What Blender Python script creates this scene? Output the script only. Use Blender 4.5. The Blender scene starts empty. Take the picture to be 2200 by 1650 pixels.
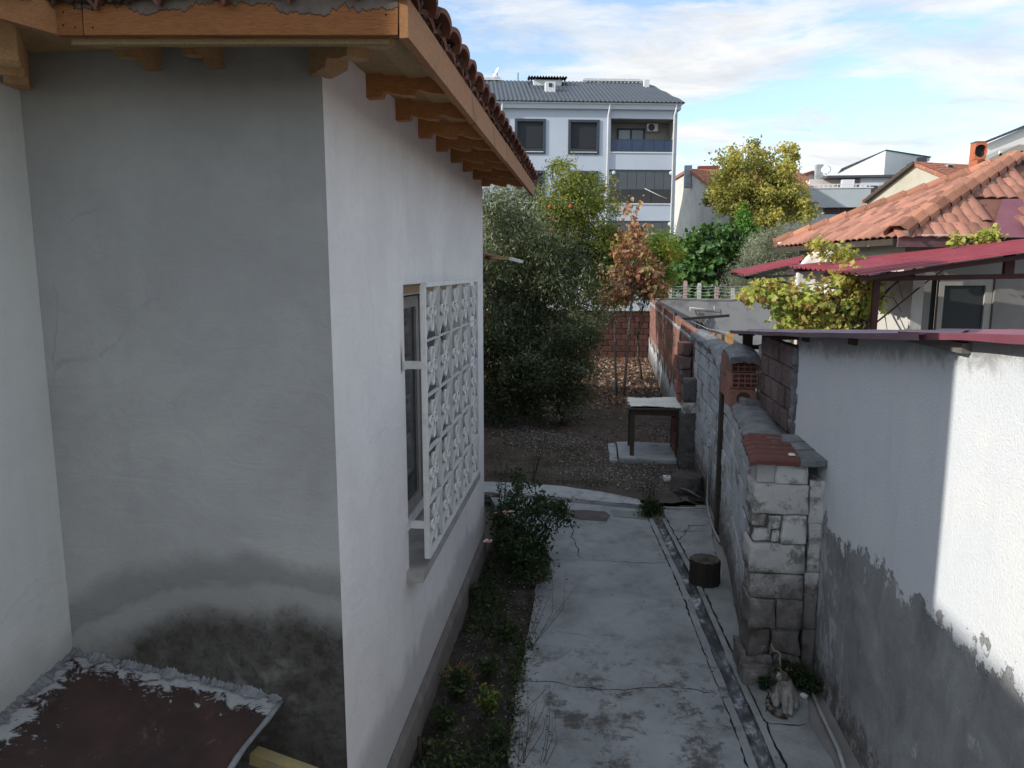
import bpy, bmesh, math, random
import numpy as np
from mathutils import Vector, Matrix
R_ = math.radians
sc = bpy.context.scene
# ---------------------------------------------------------------- camera
CAM_H, FPX, PITCH, YAW = 2.8, 1600.0, R_(8.7), R_(6.05)
cam = bpy.data.cameras.new('camera'); cam.sensor_width = 36.0; cam.lens = FPX/2200*36
cam.clip_start = .05; cam.clip_end = 3000
co = bpy.data.objects.new('camera', cam); sc.collection.objects.link(co)
co.location = (0, 0, CAM_H); co.rotation_euler = (R_(90)-PITCH, 0, YAW); sc.camera = co
# ---------------------------------------------------------------- light
SUN_AZ, SUN_EL = R_(25), R_(24.5)          # travel direction from +X towards +Y ; elevation
sd = Vector((math.cos(SUN_AZ)*math.cos(SUN_EL), math.sin(SUN_AZ)*math.cos(SUN_EL), -math.sin(SUN_EL)))
sl = bpy.data.lights.new('sun', 'SUN'); sl.energy = 2.0; sl.angle = R_(.55); sl.color = (1, .95, .87)
so = bpy.data.objects.new('sun', sl); sc.collection.objects.link(so)
so.rotation_euler = sd.to_track_quat('-Z', 'Y').to_euler(); so.location = (-20, -8, 20)
w = bpy.data.worlds.new('World'); sc.world = w; w.use_nodes = True
nt = w.node_tree; nt.nodes.clear()
out = nt.nodes.new('ShaderNodeOutputWorld'); bg = nt.nodes.new('ShaderNodeBackground')
sky = nt.nodes.new('ShaderNodeTexSky'); sky.sky_type = 'NISHITA'; sky.sun_disc = False
sky.sun_elevation = SUN_EL
sky.sun_rotation = math.atan2(-sd.x, -sd.y)
sky.air_density = 1.0; sky.dust_density = .6; sky.ozone_density = 2.0
bg.inputs[1].default_value = .12
tc = nt.nodes.new('ShaderNodeTexCoord'); sep = nt.nodes.new('ShaderNodeSeparateXYZ'); nt.links.new(tc.outputs['Generated'], sep.inputs[0])
def wm(op, a, b=None):
    n = nt.nodes.new('ShaderNodeMath'); n.operation = op
    for i, v in enumerate((a, b)):
        if v is None: continue
        if isinstance(v, (int, float)): n.inputs[i].default_value = v
        else: nt.links.new(v, n.inputs[i])
    return n.outputs[0]
zz = wm('ADD', wm('MAXIMUM', sep.outputs[2], 0.0), .10)
cx = wm('DIVIDE', sep.outputs[0], zz); cy = wm('DIVIDE', sep.outputs[1], zz)
comb = nt.nodes.new('ShaderNodeCombineXYZ'); nt.links.new(cx, comb.inputs[0]); nt.links.new(cy, comb.inputs[1])
mp = nt.nodes.new('ShaderNodeMapping'); mp.inputs['Rotation'].default_value = (0, 0, R_(35)); mp.inputs['Scale'].default_value = (.62, 1.0, 1); mp.inputs['Location'].default_value = (2.1, 5.3, 0)
nt.links.new(comb.outputs[0], mp.inputs[0])
def wnoise(s, d, r, dist):
    n = nt.nodes.new('ShaderNodeTexNoise'); n.inputs['Scale'].default_value = s; n.inputs['Detail'].default_value = d
    n.inputs['Roughness'].default_value = r; n.inputs['Distortion'].default_value = dist; nt.links.new(mp.outputs[0], n.inputs['Vector']); return n.outputs[0]
def wramp(f, *st):
    n = nt.nodes.new('ShaderNodeValToRGB'); e = n.color_ramp.elements
    for i, (p, c) in enumerate(st):
        x = e[i] if i < 2 else e.new(p)
        x.position = p; x.color = (c, c, c, 1) if isinstance(c, (int, float)) else (*c, 1)
    nt.links.new(f, n.inputs[0]); return n.outputs[0]
cl = wramp(wnoise(1.5, 12, .66, .35), (.43, .10), (.515, .72), (.60, 1.0))
clc = wramp(wnoise(2.4, 10, .64, .3), (.34, (2.65, 2.85, 3.1)), (.60, (3.85, 3.85, 3.83)))
mx = nt.nodes.new('ShaderNodeMix'); mx.data_type = 'RGBA'
nt.links.new(cl, mx.inputs[0]); nt.links.new(sky.outputs[0], mx.inputs[6]); nt.links.new(clc, mx.inputs[7])
nt.links.new(mx.outputs[2], bg.inputs[0]); nt.links.new(bg.outputs[0], out.inputs[0])
sc.view_settings.view_transform = 'Standard'; sc.view_settings.look = 'None'
sc.view_settings.exposure = 1.16; sc.view_settings.gamma = 1; sc.view_settings.use_curve_mapping = False
sc.render.engine = 'CYCLES'

# ---------------------------------------------------------------- photograph geometry helpers
def ray(px, py):
    a = (px-1100)/FPX; b = (825-py)/FPX
    y = math.cos(PITCH)+b*math.sin(PITCH); z = b*math.cos(PITCH)-math.sin(PITCH); x = a
    c, s = math.cos(YAW), math.sin(YAW)
    return Vector((x*c-y*s, x*s+y*c, z))
O = Vector((0, 0, CAM_H))
def G(px, py, z=0.): r = ray(px, py); return O+r*((z-CAM_H)/r.z)
def atX(px, py, x): r = ray(px, py); return O+r*(x/r.x)
def atY(px, py, y): r = ray(px, py); return O+r*(y/r.y)
# ---------------------------------------------------------------- object helpers
col = sc.collection
def tag(o, label=None, cat=None, group=None, kind=None):
    if label: o['label'] = label
    if cat: o['category'] = cat
    if group: o['group'] = group
    if kind: o['kind'] = kind
    return o
def thing(name, label, cat, loc=(0, 0, 0), group=None):
    o = bpy.data.objects.new(name, None); col.objects.link(o); o.location = loc; o.empty_display_size = .1
    return tag(o, label, cat, group)
_inv = {}
def basis(o): return Matrix.LocRotScale(o.location, o.rotation_euler, o.scale)
def world_of(o):
    if o.parent is None: return basis(o)
    return world_of(o.parent) @ o.matrix_parent_inverse @ basis(o)
def link(name, me, parent=None, loc=(0, 0, 0), rot=None, scale=None):
    """mesh placed in world coordinates, then attached"""
    o = bpy.data.objects.new(name, me); col.objects.link(o)
    o.location = loc
    if rot is not None: o.rotation_euler = rot
    if scale is not None: o.scale = scale
    if parent is not None:
        o.parent = parent
        if parent.name not in _inv: _inv[parent.name] = world_of(parent).inverted()
        o.matrix_parent_inverse = _inv[parent.name]
    return o
class MB:
    def __init__(s): s.v = []; s.f = []; s.sm = []
    def add(s, vs, fs, smooth=False):
        b = len(s.v); s.v += [tuple(v) for v in vs]; s.f += [tuple(i+b for i in f) for f in fs]; s.sm += [smooth]*len(fs); return s
    def box(s, x0, x1, y0, y1, z0, z1, j=0, M=None, rnd=random):
        vs = [Vector((x, y, z)) for z in (z0, z1) for y in (y0, y1) for x in (x0, x1)]
        if j: vs = [v+Vector((rnd.uniform(-j, j), rnd.uniform(-j, j), rnd.uniform(-j, j))) for v in vs]
        if M is not None: vs = [M @ v for v in vs]
        return s.add(vs, [(0, 2, 3, 1), (4, 5, 7, 6), (0, 1, 5, 4), (2, 6, 7, 3), (0, 4, 6, 2), (1, 3, 7, 5)])
    def bar(s, a, b, w, h, up=(0, 0, 1)):
        a = Vector(a); b = Vector(b); d = b-a; L = d.length; d.normalize(); u = Vector(up)
        if abs(d.dot(u)) > .99: u = Vector((0, 1, 0))
        r = d.cross(u).normalized(); u = r.cross(d)
        M = Matrix((r, d, u)).transposed().to_4x4(); M.translation = a
        return s.box(-w/2, w/2, 0, L, -h/2, h/2, M=M)
    def tube(s, pts, rad, n=7, cap=True, smooth=True):
        pts = [Vector(p) for p in pts]
        if isinstance(rad, (int, float)): rad = [rad]*len(pts)
        vs = []; fs = []; ref = None
        for i, p in enumerate(pts):
            t = (pts[min(i+1, len(pts)-1)]-pts[max(i-1, 0)])
            if t.length < 1e-9: t = Vector((0, 0, 1))
            t.normalize()
            if ref is None: ref = Vector((1, 0, 0)) if abs(t.x) < .9 else Vector((0, 1, 0))
            r = (ref-t*ref.dot(t))
            if r.length < 1e-4: r = t.orthogonal()
            r.normalize(); ref = r; q = t.cross(r)
            for k in range(n):
                a = 2*math.pi*k/n; vs.append(p+(r*math.cos(a)+q*math.sin(a))*rad[i])
        for i in range(len(pts)-1):
            for k in range(n):
                fs.append((i*n+k, i*n+(k+1) % n, (i+1)*n+(k+1) % n, (i+1)*n+k))
        if cap: fs.append(tuple(range(n-1, -1, -1))); fs.append(tuple((len(pts)-1)*n+k for k in range(n)))
        return s.add(vs, fs, smooth)
    def prism(s, poly, d):
        """poly: 3D points (planar), extruded by vector d"""
        n = len(poly); a = [Vector(p) for p in poly]; b = [p+Vector(d) for p in a]
        return s.add(a+b, [tuple(range(n-1, -1, -1)), tuple(range(n, 2*n))]+[(i, (i+1) % n, n+(i+1) % n, n+i) for i in range(n)])
    def lathe(s, c, prof, n=16, smooth=True, M=None):
        vs = []; fs = []
        for (r, z) in prof:
            for k in range(n):
                a = 2*math.pi*k/n; v = Vector((r*math.cos(a), r*math.sin(a), z)); v = (M @ v) if M is not None else v; vs.append(v+Vector(c))
        for i in range(len(prof)-1):
            for k in range(n): fs.append((i*n+k, i*n+(k+1) % n, (i+1)*n+(k+1) % n, (i+1)*n+k))
        return s.add(vs, fs, smooth)
    def grid(s, fn, nu, nv, smooth=True):
        vs = [fn(i/nu, j/nv) for j in range(nv+1) for i in range(nu+1)]
        return s.add(vs, [(j*(nu+1)+i, j*(nu+1)+i+1, (j+1)*(nu+1)+i+1, (j+1)*(nu+1)+i) for j in range(nv) for i in range(nu)], smooth)
    def mesh(s, name, m=None, origin=None):
        me = bpy.data.meshes.new(name); v = s.v
        if origin is not None: v = [(a-origin[0], b-origin[1], c-origin[2]) for a, b, c in v]
        me.from_pydata(v, [], s.f); me.validate(); me.update()
        if len(me.polygons) == len(s.sm): me.polygons.foreach_set('use_smooth', s.sm)
        if m is not None: me.materials.append(m)
        return me
    def build(s, name, m, parent=None, fixn=True):
        me = s.mesh(name, m)
        if fixn:
            bm = bmesh.new(); bm.from_mesh(me); bmesh.ops.recalc_face_normals(bm, faces=bm.faces); bm.to_mesh(me); bm.free()
        return link(name, me, parent)
def struct(o): o['kind'] = 'structure'; return o
def stuff(o): o['kind'] = 'stuff'; return o
def sheet_holes(mb, s0, s1, z0, z1, holes, fn, depth):
    """wall sheet with rectangular openings; fn(s,z,d)->point, d = distance inward; reveals of given depth"""
    S = sorted({s0, s1, *[h[0] for h in holes], *[h[1] for h in holes]}); Z = sorted({z0, z1, *[h[2] for h in holes], *[h[3] for h in holes]})
    for i in range(len(S)-1):
        for k in range(len(Z)-1):
            sm, zm = (S[i]+S[i+1])/2, (Z[k]+Z[k+1])/2
            if any(h[0] < sm < h[1] and h[2] < zm < h[3] for h in holes): continue
            mb.add([fn(S[i], Z[k], 0), fn(S[i+1], Z[k], 0), fn(S[i+1], Z[k+1], 0), fn(S[i], Z[k+1], 0)], [(0, 1, 2, 3)])
    for h in holes:
        c = [(h[0], h[2]), (h[1], h[2]), (h[1], h[3]), (h[0], h[3])]
        for k in range(4):
            a, b = c[k], c[(k+1) % 4]
            mb.add([fn(*a, 0), fn(*b, 0), fn(*b, depth), fn(*a, depth)], [(0, 1, 2, 3)])
# ---------------------------------------------------------------- material helpers
class NT:
    def __init__(s, name, world=False):
        s.m = bpy.data.materials.new(name); s.m.use_nodes = True; s.t = s.m.node_tree
        s.b = s.t.nodes['Principled BSDF']; s.L = s.t.links.new
        if world: s.vec = s.t.nodes.new('ShaderNodeNewGeometry').outputs['Position']
        else: s.vec = s.t.nodes.new('ShaderNodeTexCoord').outputs['Object']
    def mapv(s, scale=(1, 1, 1), loc=(0, 0, 0)):
        n = s.t.nodes.new('ShaderNodeMapping'); s.L(s.vec, n.inputs[0]); n.inputs['Scale'].default_value = scale; n.inputs['Location'].default_value = loc; return n.outputs[0]
    def noise(s, scale=5, detail=6, rough=.6, dist=0, v=None):
        n = s.t.nodes.new('ShaderNodeTexNoise'); n.inputs['Scale'].default_value = scale; n.inputs['Detail'].default_value = detail
        n.inputs['Roughness'].default_value = rough; n.inputs['Distortion'].default_value = dist; s.L(v or s.vec, n.inputs['Vector']); return n.outputs[0]
    def voro(s, scale=5, v=None, feat='F1'):
        n = s.t.nodes.new('ShaderNodeTexVoronoi'); n.inputs['Scale'].default_value = scale; n.feature = feat; s.L(v or s.vec, n.inputs['Vector']); return n.outputs[0]
    def xyz(s, v=None):
        n = s.t.nodes.new('ShaderNodeSeparateXYZ'); s.L(v or s.vec, n.inputs[0]); return n.outputs
    def put(s, v, sock):
        if isinstance(v, (int, float)): sock.default_value = v
        elif isinstance(v, tuple): sock.default_value = (*v, 1) if len(v) == 3 else v
        else: s.L(v, sock)
    def math(s, op, a, b=0., clamp=False):
        n = s.t.nodes.new('ShaderNodeMath'); n.operation = op; n.use_clamp = clamp; s.put(a, n.inputs[0]); s.put(b, n.inputs[1]); return n.outputs[0]
    def ramp(s, f, *st):
        n = s.t.nodes.new('ShaderNodeValToRGB'); e = n.color_ramp.elements
        for i, (p, c) in enumerate(st):
            x = e[i] if i < 2 else e.new(p)
            x.position = p; x.color = (c, c, c, 1) if isinstance(c, (int, float)) else (*c, 1)
        s.put(f, n.inputs[0]); return n.outputs[0]
    def step(s, f, lo, hi):
        n = s.t.nodes.new('ShaderNodeMapRange'); n.interpolation_type = 'SMOOTHSTEP'; s.put(f, n.inputs[0]); n.inputs[1].default_value = lo; n.inputs[2].default_value = hi; return n.outputs[0]
    def mix(s, f, a, b, mode='MIX'):
        n = s.t.nodes.new('ShaderNodeMix'); n.data_type = 'RGBA'; n.blend_type = mode; s.put(f, n.inputs[0]); s.put(a, n.inputs[6]); s.put(b, n.inputs[7]); return n.outputs[2]
    def rand(s): return s.t.nodes.new('ShaderNodeObjectInfo').outputs['Random']
    def attr(s, n_):
        n = s.t.nodes.new('ShaderNodeAttribute'); n.attribute_name = n_; return n.outputs['Fac']
    def bump(s, h, strength=.4, dist=.01):
        n = s.t.nodes.new('ShaderNodeBump'); n.inputs['Strength'].default_value = strength; n.inputs['Distance'].default_value = dist; s.put(h, n.inputs['Height']); s.L(n.outputs[0], s.b.inputs['Normal'])
    def done(s, c, rough=.85, metal=0., spec=.3):
        s.put(c, s.b.inputs['Base Color']); s.put(rough, s.b.inputs['Roughness']); s.b.inputs['Metallic'].default_value = metal; s.b.inputs['Specular IOR Level'].default_value = spec
        return s.m
def simple(name, c1, c2=None, scale=6, rough=.8, bump=.3, bd=.004, bs=None, metal=0, spec=.3, stretch=(1, 1, 1), c3=None, lo=.3, hi=.7, var=0., world=False):
    n = NT(name, world); v = n.mapv(stretch); c2 = c2 or tuple(x*.8 for x in c1)
    f = n.noise(scale, 7, .65, .2, v)
    c = n.ramp(f, (lo, c2), (hi, c1)) if c3 is None else n.ramp(f, (lo, c2), ((lo+hi)/2, c1), (hi, c3))
    if var: c = n.mix(1, c, n.ramp(n.rand(), (0, 1-var), (1, 1+var)), 'MULTIPLY')
    if bump: n.bump(n.noise(bs or scale*6, 6, .65, 0, v), bump, bd)
    return n.done(c, rough, metal, spec)
def leafmat(name, stops, trans=.35, rough=.55, attr=True):
    n = NT(name); f = n.attr('tint') if attr else n.rand()
    c = n.ramp(f, *stops); n.put(c, n.b.inputs['Base Color']); n.b.inputs['Roughness'].default_value = rough; n.b.inputs['Specular IOR Level'].default_value = .35
    t = n.t.nodes.new('ShaderNodeBsdfTranslucent'); n.L(n.mix(1, c, (1.25, 1.15, .6), 'MULTIPLY'), t.inputs[0])
    m = n.t.nodes.new('ShaderNodeMixShader'); m.inputs[0].default_value = trans; n.L(n.b.outputs[0], m.inputs[1]); n.L(t.outputs[0], m.inputs[2])
    n.L(m.outputs[0], n.t.nodes['Material Output'].inputs[0]); return n.m
# ---- foliage
def leaf_arrays(C, D, S, wr, rs, fold=.25):
    """C centres, D unit tip directions, S sizes -> verts, faces"""
    n = len(C); U = rs.normal(size=(n, 3)); side = np.cross(D, U); side /= np.linalg.norm(side, axis=1)[:, None]+1e-9
    nor = np.cross(side, D); mid = C+D*S[:, None]*.45
    w_ = (S*wr*.5)[:, None]
    V = np.stack([C, mid+side*w_+nor*(S*fold*wr)[:, None], C+D*S[:, None], mid-side*w_+nor*(S*fold*wr)[:, None]], 1).reshape(-1, 3)
    b = np.arange(n)*4
    F = np.stack([np.stack([b, b+1, b+2], 1), np.stack([b, b+2, b+3], 1)], 1).reshape(-1, 3)
    return V, F
def tri_mesh(name, V, F, m, tint=None):
    me = bpy.data.meshes.new(name); me.vertices.add(len(V)); me.vertices.foreach_set('co', V.astype(np.float32).ravel())
    me.loops.add(F.size); me.loops.foreach_set('vertex_index', F.astype(np.int32).ravel())
    me.polygons.add(len(F)); me.polygons.foreach_set('loop_start', np.arange(0, F.size, 3, dtype=np.int32)); me.polygons.foreach_set('loop_total', np.full(len(F), 3, np.int32))
    me.update(calc_edges=True)
    if tint is not None:
        a = me.attributes.new('tint', 'FLOAT', 'FACE'); a.data.foreach_set('value', np.repeat(tint, 2).astype(np.float32))
    me.materials.append(m); return me
def crown_points(ells, nclump, per, crad, rs, shell=.55, squash=.8):
    vol = np.array([e[3]*e[4]*e[5] for e in ells]); pr = vol/vol.sum()
    P = []; T = []; CC = []
    for k in range(nclump):
        e = ells[rs.choice(len(ells), p=pr)]
        d = rs.normal(size=3); d /= np.linalg.norm(d); r = shell+(1-shell)*rs.random()**.8 if rs.random() < .75 else rs.random()
        c = np.array(e[:3])+d*np.array(e[3:])*r; CC.append(c)
        m = int(per*rs.uniform(.5, 1.4)); cr = crad*rs.uniform(.6, 1.35)
        q = rs.normal(size=(m, 3))*cr*np.array([.6, .6, .6*squash]); P.append(c+q); T.append(np.clip(rs.uniform(.15, .85)+rs.normal(size=m)*.16, 0, 1))
    return np.concatenate(P), np.concatenate(T), CC
def foliage(name, parent, m, ells, nclump, per, crad, leaf, wr, seed, droop=.3, shell=.55, jit=.35):
    rs = np.random.RandomState(seed); P, T, CC = crown_points(ells, nclump, per, crad, rs, shell)
    D = rs.normal(size=P.shape); D[:, 2] -= droop; D /= np.linalg.norm(D, axis=1)[:, None]
    S = leaf*rs.uniform(1-jit, 1+jit, len(P)); V, F = leaf_arrays(P, D, S, wr, rs)
    return link(name, tri_mesh(name, V, F, m, T), parent), CC
def limbs(parent, m, base, r0, CC, seed, fork=.45, n=30, name='trunk', lean=(0, 0), top=None, rl=.25):
    rd = random.Random(seed); mb = MB(); base = Vector(base)
    c = Vector(np.mean(np.array([list(x) for x in CC]), 0)); f = base.lerp(Vector((c.x+lean[0], c.y+lean[1], c.z)), fork)
    if top is not None: f = Vector(top)
    k = 6; pts = [base.lerp(f, i/k)+Vector((rd.uniform(-1, 1), rd.uniform(-1, 1), 0))*(r0*.5 if 0 < i < k else 0) for i in range(k+1)]
    mb.tube(pts, [r0*(1.25 if i == 0 else 1-.4*i/k) for i in range(k+1)], 8)
    mains = [Vector(x) for x in rd.sample(list(CC), min(n, len(CC)))]
    for i, q in enumerate(mains):
        st = pts[-1].lerp(pts[-2], rd.random()) if i < n*.4 else pts[-1].lerp(mains[rd.randrange(max(1, i))], rd.uniform(.2, .6))
        md = st.lerp(q, .5)+Vector((rd.uniform(-.1, .1), rd.uniform(-.1, .1), rd.uniform(0, .2)))*(q-st).length*.6
        r = r0*rl*rd.uniform(.6, 1.2); mb.tube([st, st.lerp(md, .5)+Vector((0, 0, .03)), md, q], [r, r*.75, r*.5, r*.15], 5, cap=False)
    return mb.build(name, m, parent, fixn=False)
def leaf_unit(name, m, kind):
    """one leaf, unit length along +Y, a dozen triangles, gently cupped"""
    if kind == 'lobed': out_ = [(0, 0), (.28, -.05), (.5, .18), (.36, .32), (.52, .62), (.26, .6), (0, 1), (-.26, .6), (-.52, .62), (-.36, .32), (-.5, .18), (-.28, -.05)]
    elif kind == 'fig': out_ = [(0, 0), (.3, .02), (.5, .3), (.34, .42), (.45, .75), (.2, .66), (0, 1), (-.2, .66), (-.45, .75), (-.34, .42), (-.5, .3), (-.3, .02)]
    else: out_ = [(0, 0), (.2, .06), (.36, .25), (.38, .45), (.28, .68), (.12, .87), (0, 1), (-.12, .87), (-.28, .68), (-.38, .45), (-.36, .25), (-.2, .06)]
    vs = [(x, y, .35*x*x+.12*math.sin(y*3)-.2*y*y) for x, y in out_]+[(0, .45, -.05)]
    n = len(out_); return MB().add(vs, [(i, (i+1) % n, n) for i in range(n)]).mesh(name, m)
def leaf_parts(parent, unit, P, size, seed, name='leaf', droop=.8, face=(0, -1, .3)):
    rd = random.Random(seed)
    for p in P:
        up = Vector((rd.gauss(0, .6), rd.gauss(0, .6), rd.gauss(0, .5)))+Vector(face); up.normalize()
        d = Vector((rd.gauss(0, 1), rd.gauss(0, .6), rd.gauss(0, .6)-droop)); d = (d-up*d.dot(up)).normalized()
        M = Matrix((d.cross(up), d, up)).transposed()
        s = size*rd.uniform(.65, 1.3); link(name, unit, parent, loc=p, rot=M.to_euler(), scale=(s, s, s))
def crack(parent, m, pts, w_=.007, seed=0, z=.0025, name='crack', jag=.012):
    rd = random.Random(seed); P = [Vector(p) for p in pts]; Q = []
    for a, b in zip(P, P[1:]):
        n = max(2, int((b-a).length/.05))
        for i in range(n): Q.append(a.lerp(b, i/n)+Vector((rd.gauss(0, jag), rd.gauss(0, jag), 0)))
    Q.append(P[-1]); mb = MB(); vs = []
    for i, q in enumerate(Q):
        t = (Q[min(i+1, len(Q)-1)]-Q[max(0, i-1)]).normalized(); s_ = Vector((-t.y, t.x, 0))*w_*rd.uniform(.25, .8)*(1 if 0 < i < len(Q)-1 else .2)
        vs += [q+s_+Vector((0, 0, z)), q-s_+Vector((0, 0, z))]
    mb.add(vs, [(2*i, 2*i+1, 2*i+3, 2*i+2) for i in range(len(Q)-1)]); return mb.build(name, m, parent, fixn=False)
def corrugated(mb, c00, c10, c01, c11, ribs, amp, thick=.004, trap=True, nv=6, sag=0.):
    """ribs run from c0* to c1* ; they repeat across 00->01"""
    A, B, C, D = (Vector(c) for c in (c00, c10, c01, c11)); nrm = (B-A).cross(C-A).normalized()
    if nrm.z < 0: nrm = -nrm
    us = []
    if trap:
        for r in range(ribs):
            for q, h in ((0, 0), (.55, 0), (.65, 1), (.88, 1), (.98, 0)): us.append(((r+q)/ribs, h))
        us.append((1, 0))
    else: us = [(i/(ribs*8), .5-.5*math.cos(2*math.pi*i/8)) for i in range(ribs*8+1)]
    vs = []; nu = len(us)
    for side in (0, 1):
        for j in range(nv+1):
            v = j/nv
            for u, h in us:
                p = A.lerp(B, v).lerp(C.lerp(D, v), u); vs.append(p+nrm*(h*amp-side*thick)-Vector((0, 0, sag*math.sin(math.pi*v))))
    fs = []; o = (nv+1)*nu
    for j in range(nv):
        for i in range(nu-1):
            a = j*nu+i; fs.append((a, a+1, a+nu+1, a+nu)); fs.append((o+a, o+a+nu, o+a+nu+1, o+a+1))
    for i in range(nu-1): fs.append((i, o+i, o+i+1, i+1)); q = nv*nu; fs.append((q+i, q+i+1, o+q+i+1, o+q+i))
    for j in range(nv): fs.append((j*nu, (j+1)*nu, o+(j+1)*nu, o+j*nu)); q = nu-1; fs.append((j*nu+q, o+j*nu+q, o+(j+1)*nu+q, (j+1)*nu+q))
    mb.add(vs, fs, not trap)
def block_units(name, m, n=5, j=.02, bev=.06, seed=3, cuts=0):
    """unit blocks (1x1x1 centred) with worn edges, shared between pieces"""
    rd = random.Random(seed); out_ = []
    for k in range(n):
        bm = bmesh.new(); bmesh.ops.create_cube(bm, size=1)
        for v in bm.verts: v.co += Vector((rd.uniform(-j, j), rd.uniform(-j, j), rd.uniform(-j, j)))
        bmesh.ops.bevel(bm, geom=bm.edges[:], offset=bev, segments=1, affect='EDGES')
        for v in bm.verts: v.co += Vector((rd.uniform(-j, j), rd.uniform(-j, j), rd.uniform(-j, j)))*.5
        me = bpy.data.meshes.new(name); bm.to_mesh(me); bm.free(); me.materials.append(m); out_.append(me)
    return out_
# ================================================================ MATERIALS
def stucco(name, base, dark, kind):
    n = NT(name, True); x, y, z = n.xyz()
    big = n.noise(1.3, 5, .6, .4); fine = n.noise(260, 3, .7); mid = n.noise(14, 6, .7)
    c = n.mix(n.step(big, .3, .72), dark, base)
    c = n.mix(n.math('MULTIPLY', n.step(n.noise(3, 5, .6, .2, n.mapv((3.0, 3.0, .25))), .5, .75), .22), c, tuple(v*.72 for v in base))
    c = n.mix(n.math('MULTIPLY', n.step(fine, .56, .70), .42), c, tuple(v*.55 for v in base))
    c = n.mix(n.math('MULTIPLY', n.step(mid, .45, .75), .20), c, tuple(v*.7 for v in base))
    if kind != 'left':
        vd = n.t.nodes.new('ShaderNodeMix'); vd.data_type = 'VECTOR'; vd.inputs[0].default_value = .12; n.L(n.vec, vd.inputs[4]); nz = n.t.nodes.new('ShaderNodeTexNoise'); nz.inputs['Scale'].default_value = 4; nz.inputs['Detail'].default_value = 6; n.L(n.vec, nz.inputs['Vector']); n.L(nz.outputs[1], vd.inputs[5])
        ce_ = n.voro(1.1, vd.outputs[1], 'DISTANCE_TO_EDGE'); hm = n.math('MULTIPLY', n.math('SUBTRACT', 1, n.step(ce_, .001, .006)), n.step(n.noise(.9, 4, .6), .52, .62)); c = n.mix(n.math('MULTIPLY', hm, (.22 if kind == 'front' else .2)), c, tuple(v*.35 for v in base))
        tr = n.noise(3.2, 4, .55, 2.2, n.mapv((1, 1, 2.2))); c = n.mix(n.math('MULTIPLY', n.step(tr, .48, .6), .10), c, tuple(v*.72 for v in base))
    if kind == 'front':
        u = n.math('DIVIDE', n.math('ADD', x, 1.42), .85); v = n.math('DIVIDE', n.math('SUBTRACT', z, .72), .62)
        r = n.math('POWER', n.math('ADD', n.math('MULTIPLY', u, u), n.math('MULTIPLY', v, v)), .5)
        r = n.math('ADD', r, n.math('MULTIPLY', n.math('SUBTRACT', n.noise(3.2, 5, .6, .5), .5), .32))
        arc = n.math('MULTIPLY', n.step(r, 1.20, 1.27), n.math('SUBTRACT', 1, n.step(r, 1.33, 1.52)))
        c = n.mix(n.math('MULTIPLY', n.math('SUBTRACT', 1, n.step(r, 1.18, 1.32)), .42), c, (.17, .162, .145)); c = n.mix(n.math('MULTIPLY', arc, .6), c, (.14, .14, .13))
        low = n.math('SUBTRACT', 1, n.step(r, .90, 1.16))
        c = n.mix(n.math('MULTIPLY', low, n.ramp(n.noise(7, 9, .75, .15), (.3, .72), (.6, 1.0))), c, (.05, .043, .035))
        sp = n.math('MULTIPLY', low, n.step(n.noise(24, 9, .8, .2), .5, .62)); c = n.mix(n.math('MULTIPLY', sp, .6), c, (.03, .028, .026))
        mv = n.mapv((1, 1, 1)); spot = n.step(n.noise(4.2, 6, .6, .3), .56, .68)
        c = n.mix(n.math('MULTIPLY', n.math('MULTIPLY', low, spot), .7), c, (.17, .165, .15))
    if kind == 'side':
        lo_ = n.math('ADD', z, n.math('MULTIPLY', n.noise(2.2, 5, .6, .6), .5))
        c = n.mix(n.math('MULTIPLY', n.math('SUBTRACT', 1, n.step(lo_, .70, .86)), .42), c, (.25, .245, .245))
        # rust run beside the grille bracket
        ry = n.math('ABSOLUTE', n.math('SUBTRACT', y, 3.93)); rz = n.math('SUBTRACT', z, 2.25)
        m_ = n.math('MULTIPLY', n.math('SUBTRACT', 1, n.step(ry, .0, .035)), n.math('MULTIPLY', n.step(rz, -.02, .02), n.math('SUBTRACT', 1, n.step(rz, .05, .2))))
        c = n.mix(m_, c, (.16, .07, .03))
    if kind == 'left':
        lo_ = n.math('ADD', z, n.math('MULTIPLY', n.noise(3, 5, .6, .6), .25)); c = n.mix(n.math('MULTIPLY', n.math('SUBTRACT', 1, n.step(lo_, 1.2, 1.5)), .5), c, (.2, .18, .15))
    n.bump(n.math('ADD', n.noise(170, 4, .75), n.math('ADD', n.math('MULTIPLY', mid, 1.0), n.math('MULTIPLY', n.noise(3.2, 4, .55, 2.2, n.mapv((1, 1, 2.2))), 2.0))), .5, .005)
    return n.done(c, .93, spec=.2)
m_front = stucco('grey_plaster', (.43, .42, .40), (.345, .338, .325), 'front')
m_side = stucco('pale_plaster', (.80, .755, .725), (.70, .66, .635), 'side')
m_left = stucco('pale_plaster_left', (.64, .63, .60), (.56, .555, .53), 'left')
m_plinth = simple('plinth_cement', (.24, .21, .19), (.14, .125, .115), 5, .95, .5, .006)
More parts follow.
